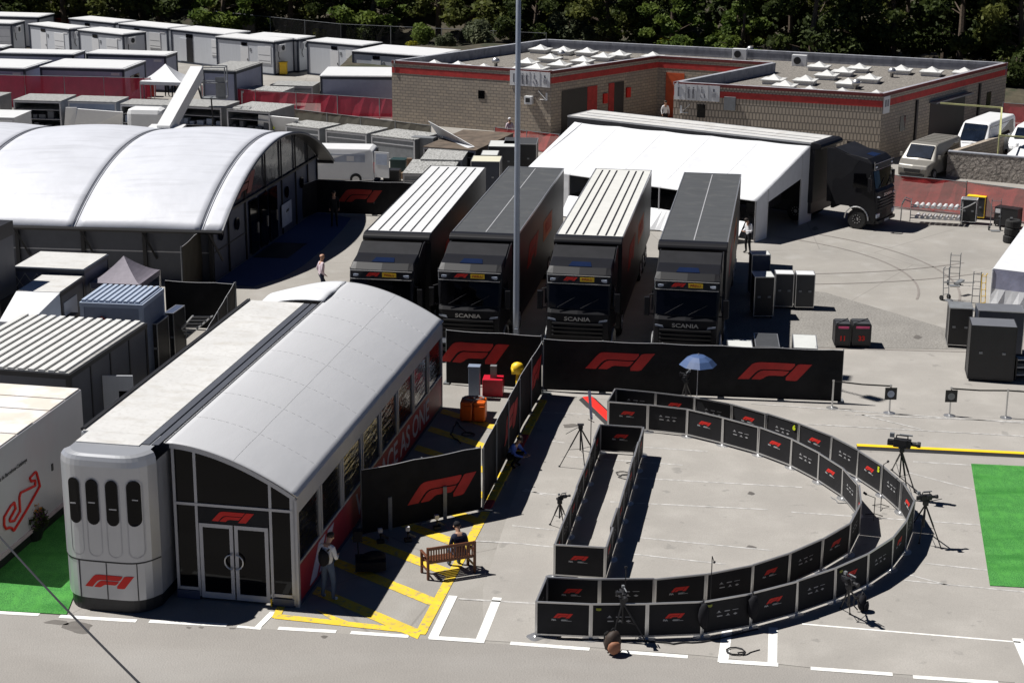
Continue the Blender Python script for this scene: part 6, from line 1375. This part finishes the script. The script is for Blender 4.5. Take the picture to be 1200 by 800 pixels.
for i, j in ((0, 1), (1, 2), (2, 3), (3, 4), (4, 5), (5, 6), (6, 7), (7, 0)):
    pts, d, n = wallseg(i, j, ZB - .16, ZB - .1, .03); a, b_ = bl[i], bl[j]; q.cur = 0 if (i, j) in ((0, 1), (1, 2), (2, 3), (4, 5), (5, 6)) else 1; q.ext([a + n * .05 + up * (ZB - .18), b_ + n * .05 + up * (ZB - .18), b_ - n * .28 + up * (ZB - .18), a - n * .28 + up * (ZB - .18)], up * .18)
q.build('coping', [DRED, PARA], BB, world=True)
q = MB()
for i, j in ((0, 1), (1, 2), (2, 3), (3, 4), (4, 5), (5, 6), (6, 7), (7, 0)):
    a, b_ = bl[i], bl[j]; d = (b_ - a).normalized(); n = Vector((d.y, -d.x, 0)); q.quad(a - n * .26 + up * 3.3, a - n * .26 + up * (ZB - .12), b_ - n * .26 + up * (ZB - .12), b_ - n * .26 + up * 3.3)
    q.quad(a - n * .25 + up * (ZB + .003), b_ - n * .25 + up * (ZB + .003), b_ + n * .0 + up * (ZB + .003), a + n * .0 + up * (ZB + .003))
q.build('parapet', PARA, BB, world=True, fix=False)
ri = [p_.copy() for p_ in bl]; q = MB(); q.add([p_ + up * 3.45 for p_ in ri], [(0, 1, 2, 7), (2, 3, 6, 7), (3, 4, 5, 6)]); q.build('roof', GRAVEL, BB, world=True)
def sky_light(k, px, py, where):
    c_ = G(px, py + 2, 3.9); T = None
    q = MB(); q.prism([(-.6, -.6), (.6, -.6), (.6, .6), (-.6, .6)], 0, .2); q.prism([(-.7, -.7), (.7, -.7), (.7, .7), (-.7, .7)], .22, .3); s = .55; z = .3; s = .46; a_ = [(-s, -s, z), (s, -s, z), (s, s, z), (-s, s, z), (0, 0, .6)]; q.add(a_, [(0, 1, 4), (1, 2, 4), (2, 3, 4), (3, 0, 4)])
    return single(q, 'pyramid_skylight', SKYL, 'white pyramid skylight, %s from the left on the %s gravel roof' % (ords[k], where), 'skylight', (c_.x, c_.y, 3.45), R(-22), 'pyramid skylights on the gravel roofs')
for k, (x, y) in enumerate(sorted([(509, 70.5), (537, 72), (567, 75), (604, 78), (618, 68), (629, 74.5), (633.5, 52.5), (645, 63), (656, 70.5), (660.5, 54.5), (683, 66), (685, 73), (688, 56), (707, 61.5), (726, 59), (765, 61)])): sky_light(k, x, y, 'left')
for k, (x, y) in enumerate(sorted([(907, 87.5), (920, 94.5), (944, 88.5), (960, 72.5), (969, 82.5), (988, 78.5), (994, 92), (1007, 74.5), (1019, 86.5), (1056, 76.5), (1092, 78.5), (1130, 79.5), (949, 101), (987, 103.5), (1027, 106)])): sky_light(k, x, y, 'right')
for px, py, l in ((867, 64, 'white air conditioner on the roof above the recess'), (937, 71.5, 'white air conditioner with pipe bracket on the right roof edge')):
    c_ = G(px, py, 3.8); T = thing('air_conditioner', l, 'air conditioner', (c_.x, c_.y, 3.45), R(-20)); MB().box(-.5, .5, -.2, .2, 0, .75).build('case', WHITE, T, bev=.02); MB().lathe([(.25, 0), (.25, .02)], 18, (-.12, -.2, .38), 'Y').build('fan_grille', BLACK, T)
for k, (px, py) in enumerate(((658, 67), (829, 64), (879, 62), (581, 76), (1003, 102), (1045, 88))):
    c_ = G(px, py, 3.6); q = MB(); q.lathe([(.12, 0), (.12, .25), (.26, .3), (.27, .45), (.15, .6), (.03, .64)], 14); single(q, 'roof_vent', ALU, 'round metal roof cowl, %s from the left on the block building' % ords[[2, 3, 4, 0, 5, 1][k] if 0 else sorted([658, 829, 879, 581, 1003, 1045]).index(px)], 'roof vent', (c_.x, c_.y, 3.45), 0, 'roof cowls', smooth=True)
def onb(i, j, px, py): a, b_ = bl[i], bl[j]; return onwall(a, (b_ - a).normalized(), px, py)
def wallbox(i, j, s0, s1, z0, z1, M, name, t=.03, parent=BB, off=.0):
    a, b_ = bl[i], bl[j]; d = (b_ - a).normalized(); n = Vector((d.y, -d.x, 0)); q = MB(); q.ext([a + d * s0 + n * off + up * z0, a + d * s1 + n * off + up * z0, a + d * s1 + n * off + up * z1, a + d * s0 + n * off + up * z1], n * t); return q.build(name, M, parent, world=True)
GSYM = mat('grey_symbol', (.2, .2, .22), .6)
def toilet_sign(i, j, s0, s1, z0, z1, l, arrow):
    a, b_ = bl[i], bl[j]; d = (b_ - a).normalized(); n = Vector((d.y, -d.x, 0)); T = thing('wall_sign', l, 'sign', a + d * s0 + up * z0, 0, 'toilet signs on the block building')
    wallbox(i, j, s0, s1, z0, z1, WHITE, 'board', .05, T, .02); cw = (s1 - s0) / 4; M_ = plane_m(a + d * s0 + n * .078 + up * z0, d, up); h_ = z1 - z0; q = MB()
    def P(x, y): return M_ @ Vector((x, y, 0))
    def dsc(x, y, r): q.ext([P(x + r * math.cos(t), y + r * math.sin(t)) for t in [6.283 * i_ / 10 for i_ in range(10)]], n * .01)
    def br(x0, y0, x1, y1, w_): q.bar(P(x0, y0), P(x1, y1), w_, .01)
    for k in (1, 2, 3): q.bar(P(cw * k, 0), P(cw * k, h_), .01, .03)
    c1 = cw * .5; br(c1 - .08, h_ * .2, c1 - .08, h_ * .8, .07); br(c1 - .08, h_ * .78, c1 + .1, h_ * .82, .1); br(c1 - .08, h_ * .22, c1 + .1, h_ * .18, .1)
    for x in (cw * 1.3, cw * 1.7): dsc(x, h_ * .8, .05); br(x, h_ * .42, x, h_ * .72, .14); br(x - .035, h_ * .12, x - .035, h_ * .42, .05); br(x + .035, h_ * .12, x + .035, h_ * .42, .05)
    c2 = cw * 2.5; dsc(c2 - .05, h_ * .85, .04); br(c2 - .05, h_ * .5, c2 - .05, h_ * .78, .05); br(c2 - .05, h_ * .5, c2 + .1, h_ * .48, .05); br(c2 + .1, h_ * .48, c2 + .15, h_ * .2, .05)
    for t in range(8): br(c2 + .14 * math.cos(t * .6 + 2.4), h_ * .32 + .14 * math.sin(t * .6 + 2.4), c2 + .14 * math.cos(t * .6 + 3), h_ * .32 + .14 * math.sin(t * .6 + 3), .03)
    c3 = cw * 3.5; br(c3 - .15, h_ * .62, c3 + .15, h_ * .62, .1); br(c3, h_ * .62, c3, h_ * .8, .12)
    for x in (-.1, -.03, .04, .11): br(c3 + x, h_ * .25, c3 + x, h_ * .5, .015)
    q.build('symbols', GSYM, T, world=True)
    ar = MB(); z = z0 - .55; sx, ax = arrow
    A_ = plane_m(a + d * ax + n * .03 + up * z, d, up); 
    def PA(x, y): return A_ @ Vector((x * sx, y, 0))
    ar.bar(PA(-.3, .3), PA(.18, -.18), .12, .02); ar.bar(PA(.26, .2), PA(.26, -.28), .12, .02); ar.bar(PA(-.2, -.24), PA(.3, -.24), .12, .021); ar.build('arrow', WHITE, T, world=True)
s0_, z_ = onb(0, 1, 598, 100); s1_, zt_ = onb(0, 1, 645.5, 83.5); l01 = (bl[1] - bl[0]).length
toilet_sign(0, 1, s0_, l01 - .05, 3.05, 4.0, 'white toilet sign with arrow pointing down right, on the left block wall corner', (1, l01 - .55))
s1_, _z = onb(4, 5, 844, 100); toilet_sign(4, 5, .05, s1_, 3.05, 4.0, 'white toilet sign with arrow pointing down left, on the ribbed wall corner', (-1, .75))
l45 = (bl[5] - bl[4]).length; s_, z_ = onb(5, 6, 1040, 118); T = thing('wall_sign', 'small white notice with dark figures at the front corner of the ribbed wall', 'sign', bl[5] + up * 3); wallbox(5, 6, .1, .9, 2.9, 3.9, WHITE, 'board', .05, T, .02); wallbox(5, 6, .25, .45, 3.3, 3.7, GSYM, 'figure', .01, T, .07); wallbox(5, 6, .55, .75, 3.3, 3.7, GSYM, 'figure', .01, T, .07)
def wb_px(i, j, a, b_, M, name, t=.03, off=0.0):
    s0, z1 = onb(i, j, *a); s1, z0 = onb(i, j, *b_); return wallbox(i, j, min(s0, s1), max(s0, s1), max(0, min(z0, z1)), max(z0, z1), M, name, t, BB, off)
wb_px(0, 1, (560.5, 106), (568, 116), GLASS, 'window'); 
s_, z_ = onb(0, 1, 621, 117); T = thing('air_conditioner', 'small white air conditioner on the left block wall', 'air conditioner', bl[0] + (bl[1] - bl[0]).normalized() * s_ + up * z_); wallbox(0, 1, s_ - .25, s_ + .25, z_ - .25, z_ + .25, WHITE, 'case', .35, T); wallbox(0, 1, s_ - .15, s_ + .15, z_ - .12, z_ + .15, BLACK, 'grille', .01, T, .352)
s_, z_ = onb(1, 2, 658, 116); s2_, _q = onb(1, 2, 688, 110); wallbox(1, 2, s_, s2_, .0, 2.75, BLACK, 'doorway', .02, BB, .005); wallbox(1, 2, s2_, s2_ + 1.0, .0, 2.75, REDB, 'shutter', .03, BB, .005)
s_, z_ = onb(1, 2, 713, 105); s2_, _q = onb(1, 2, 731, 102); wallbox(1, 2, s_, s_ + (s2_ - s_) * .35, .0, 2.75, REDB, 'door', .03, BB, .005); wallbox(1, 2, s_ + (s2_ - s_) * .35, s2_, .0, 2.75, BLACK, 'doorway', .02, BB, .005)
for px, py in ((708, 115), (735, 108)): s_, z_ = onb(1, 2, px, py); wallbox(1, 2, s_ - .15, s_ + .25, z_ - .35, z_ + .3, RED, 'fire_cabinet', .12)
s_, z_ = onb(2, 3, 782, 100); wallbox(2, 3, s_ - .1, s_ + 1.2, 0, 3.0, mat('orange_red_door', (.5, .08, .02), .5), 'door', .04, BB, .005)
c_ = G(768, 133); T = thing('wheelie_bin', 'yellow wheelie bin in the recess of the block building', 'bin', c_, R(-20)); MB().box(-.65, .65, -.45, .45, .1, 1.15).build('body', YEL, T, bev=.05); MB().box(-.7, .7, -.5, .5, 1.15, 1.3).build('lid', YEL, T, bev=.04)
s_, z_ = onb(4, 5, 849, 120); s2_, z2_ = onb(4, 5, 855, 120); wallbox(4, 5, s_, s_ + .7, z_ - .45, z_ + .35, GREYM, 'wall_box', .15); s_, z_ = onb(4, 5, 817, 130); wallbox(4, 5, s_, s_ + .5, z_ - .4, z_ + .4, GLASS, 'window')
s_, z_ = onb(5, 6, 1090, 125); s2_, _q = onb(5, 6, 1131, 112); wallbox(5, 6, s_, s2_, .0, 2.75, BLACK, 'doorway', .02, BB, .005); wallbox(5, 6, s_ - .2, s2_ + .2, 2.78, 2.88, GREYM, 'canopy', .5)
for px, py in ((1057, 144), (1158, 115)): s_, z_ = onb(5, 6, px, py); wallbox(5, 6, s_ - .3, s_ + .4, z_ - .5, z_ + .4, GLASS, 'window')
for px in (1073, 1145): s_, z_ = onb(5, 6, px, 130); wallbox(5, 6, s_ - .08, s_ + .12, 0, 3.2, BLACK, 'downpipe', .12)
# yellow pipe gantry
q = MB(); P_ = [G(1103, 121, 3.2), G(1174, 126.5, 3.2)]; 
pa, pb = G(1102, 121, 3.4), G(1174, 126.5, 3.4); q.bar(pa, pb, .09, .09); q.bar(pb, G(1172, 159, 2.2), .09, .09); q.bar(G(1172, 159, 2.2), G(1215, 162, 2.2), .09, .09); q.tube(pb, (pb.x, pb.y, 0), .05, 6)
single(q, 'pipe_gantry', mat('yellow_green_pipe', (.42, .42, .2), .5), 'pale yellow pipe frame spanning in front of the white minibus', 'pipe', (pa.x, pa.y, 0), world=True)
# stone wall
w0, w1 = G(1108.5, 208), G(1260, 222); hz = HTOP(1108.5, 208, 178); d = (w1 - w0).normalized(); n = Vector((-d.y, d.x, 0)); q = MB(); q.ext([w0, w1, w1 + n * .3, w0 + n * .3], up * hz)
w2 = G(1172, 158, hz); w2.z = 0; d2_ = (w2 - w0).normalized(); n2_ = Vector((-d2_.y, d2_.x, 0)); q2 = MB(); q2.ext([w0 + n * .3, w2, w2 - n2_ * .3, w0 + n * .3 - n2_ * .3], up * (hz - .004)); SW = thing('stone_wall', 'rough grey stone block wall enclosing the corner beside the silver van', 'wall', w0); q.build('front_wall', STONE, SW, world=True, uv=True); q2.build('side_wall', BRICK, SW, world=True, uv=True)
q = MB(); q.ext([w0 - n * .02 + up * hz, w1 - n * .02 + up * hz, w1 + n * .32 + up * hz, w0 + n * .32 + up * hz], up * .06); q.build('coping', PARA, SW, world=True)

# foreground overhead cable
a, b_ = G(-60, 560, 8.5), G(250, 885, 9.5); pts = [lerp(a, b_, t / 20) - up * (.12 * math.sin(t / 20 * math.pi)) for t in range(21)]
single(MB().path(pts, .016, 6), 'overhead_cable', BLACK, 'thin black overhead cable crossing the lower left corner', 'cable', a, world=True)

# ================================================================== TREES
def tree_template(seed, H, R_, crown, base, n, ls, kind='pine'):
    rnd_ = random.Random(seed); T = thing('tree', 'x', 'tree'); q = MB(); top = Vector((rnd_.uniform(-.5, .5), rnd_.uniform(-.5, .5), H * .9)); pts = [Vector((0, 0, -1)), Vector((.1, 0, H * .3)), lerp(Vector(), top, .6), top]
    rr = [.28, .22, .15, .05]
    for i in range(3): q.tube(pts[i], pts[i + 1], rr[i], 7, rr[i + 1])
    cl = []
    nc = 34 if kind == 'pine' else 26
    for k in range(nc):
        t = rnd_.uniform(0, 1); z = base + (H - base) * t; rad = R_ * (math.sin(min(1, t * 1.1 + .18) * math.pi) ** .6) * rnd_.uniform(.45, 1.0); an = rnd_.uniform(0, 6.283); c_ = Vector((rad * math.cos(an), rad * math.sin(an), z)); cl.append((c_, rnd_.uniform(.5, 1.1) * R_ * .38))
        if rnd_.random() < .6: q.tube(lerp(Vector(), top, min(1, z / H * .85)), c_, .06, 5, .02)
    q.build('trunk', BARK, T); q = MB()
    for c_, r_ in cl: leaves(int(n / nc), c_, (r_, r_, r_ * .6), ls, rnd_.randint(0, 99999), 0, q)
    q.build('crown', crown, T, fix=False); return T
temps = [tree_template(1, 11, 3.4, LEAF1, 1.8, 5200, .17), tree_template(2, 9, 3.2, LEAF2, 1.0, 5200, .16), tree_template(3, 12, 3.8, LEAF2, 2.6, 5600, .18), tree_template(4, 7.5, 3.0, LEAF3, .6, 4600, .15, 'b')]
desc = ['olive toned pine', 'dense dark tree', 'tall dark pine with high crown', 'lighter green broadleaf']
rnd = random.Random(11); spots = []
for row, (yo, stp) in enumerate(((0, 5.0), (5.5, 5.2), (12, 5.6), (20, 6.5))):
    x = -62 + row * 1.5
    while x < 62:
        base_y = 160 if x < -8 else 160 - (x + 8) * .9 if x < 22 else 133 - (x - 22) * .28
        spots.append((x + rnd.uniform(-1.2, 1.2), base_y + 3 + yo + rnd.uniform(-1.5, 1.5), row)); x += stp
spots.sort(); cnt = {}
fl = [False] * 4
for k, (x, y, row) in enumerate(spots):
    ti = rnd.choice([0, 0, 1, 2, 2, 3]) if row < 2 else rnd.choice([0, 1, 2]); cnt[(ti, row)] = cnt.get((ti, row), -1) + 1; c_ = cnt[(ti, row)]
    lab = '%s, %s of its kind from the left, %s slope row' % (desc[ti], ords[min(19, c_)], ('front', 'second', 'third', 'rear')[row]); s = rnd.uniform(.85, 1.2); zz = 0 if y < 168 else (y - 168) * .15
    zz = max(0, (y - 166) * .12) if x < 10 else 0
    if not fl[ti]: T = temps[ti]; fl[ti] = True; place(T, (x, y, zz), rnd.uniform(0, 6)); T['label'] = lab; T['group'] = 'trees on the slope'; T.scale = (s, s, s)
    else: dup(temps[ti], (x, y, zz), rnd.uniform(0, 6), lab, (s, s, s), 'trees on the slope')
def bush(seed, M, n, r, ls): 
    T = thing('bush', 'x', 'bush'); q = MB(); rnd_ = random.Random(seed)
    for k in range(7): leaves(n // 7, (rnd_.uniform(-r, r) * .6, rnd_.uniform(-r, r) * .6, r * rnd_.uniform(.35, 1.0)), (r * .45, r * .45, r * .42), ls, seed * 10 + k, 0, q)
    q.build('foliage', M, T, fix=False); q = MB()
    for k in range(5): q.tube((0, 0, -.3), (rnd_.uniform(-r, r) * .5, rnd_.uniform(-r, r) * .5, r), .03, 5)
    q.build('stem', BARK, T); return T
bt = [bush(1, LEAFG, 2400, 1.1, .08), bush(2, LEAFY, 1500, .8, .08), bush(3, LEAF3, 2200, 1.2, .09), bush(4, LEAF2, 2200, 1.4, .1)]
bn_ = ['grey-green bush', 'yellow broom bush', 'fresh green bush', 'dark green bush']; bf = [False] * 4; bc = [0] * 4
bs = [(561, 50, 0, 1.6), (664, 44, 0, 1.7), (702, 46, 0, 1.2), (718, 44, 2, .9), (785, 52, 1, 1.1), (839, 46, 1, 1.2), (846, 52, 2, 1.3), (865, 52, 0, .9), (900, 45, 1, 1.4), (1010, 57, 2, 1.5), (1030, 58, 3, 1.3), (490, 48, 2, 1.2), (480, 52, 1, .7), (372, 42, 1, .9), (345, 40, 0, 1.0),
      (255, 34, 3, 1.4), (310, 36, 2, 1.0), (430, 48, 3, 1.2), (600, 44, 3, 1.3), (640, 44, 2, .9), (760, 48, 3, 1.3), (810, 48, 2, .8), (950, 54, 3, 1.5), (1075, 60, 3, 1.4), (1110, 62, 2, 1.2), (1150, 66, 3, 1.5), (1190, 72, 2, 1.3), (60, 22, 1, 1.0), (20, 16, 1, 1.0), (150, 24, 1, .8), (190, 26, 3, 1.2), (1195, 100, 3, 1.6), (520, 52, 0, .9)]
for px, py, k, s in sorted(bs):
    c_ = G(px, py + 3, 0 if px < 480 else 1.6); bx_, by_ = c_.x, c_.y
    if px >= 480: by_ += 1.5
    lab = '%s, %s of its kind from the left at the foot of the trees' % (bn_[k], ords[bc[k]]); bc[k] += 1; zz = 0 if px < 480 else 1.2
    if not bf[k]: bf[k] = True; T = bt[k]; place(T, (bx_, by_, zz), px * .1); T['label'] = lab; T['group'] = 'bushes under the trees'; T.scale = (s, s, s)
    else: dup(bt[k], (bx_, by_, zz), px * .1, lab, (s, s, s), 'bushes under the trees')
# bank behind the block building
q = MB()
e0_, e1_, e2_ = G(500, 52, 2.6), G(640, 44, 2.6), G(1190, 73, 2.6)
def bank(u, v):
    if u < .3: p_ = lerp(Vector((-14, 124, 0)), Vector((bl[7].x - .6, bl[7].y + .8, 0)), u / .3)
    else: p_ = lerp(Vector((bl[7].x - .6, bl[7].y + .8, 0)), Vector((bl[6].x + 40, bl[6].y + .8 - 14, 0)), (u - .3) / .7)
    return (p_.x + v * 2, p_.y + v * 14, .05 + 1.3 * math.sin(min(1, v * 3) * math.pi / 2) + .8 * v + .1 * math.sin(u * 60 + v * 9))
q.grid(bank, 60, 10); struct(q, 'earth_bank', DIRT, smooth=True)
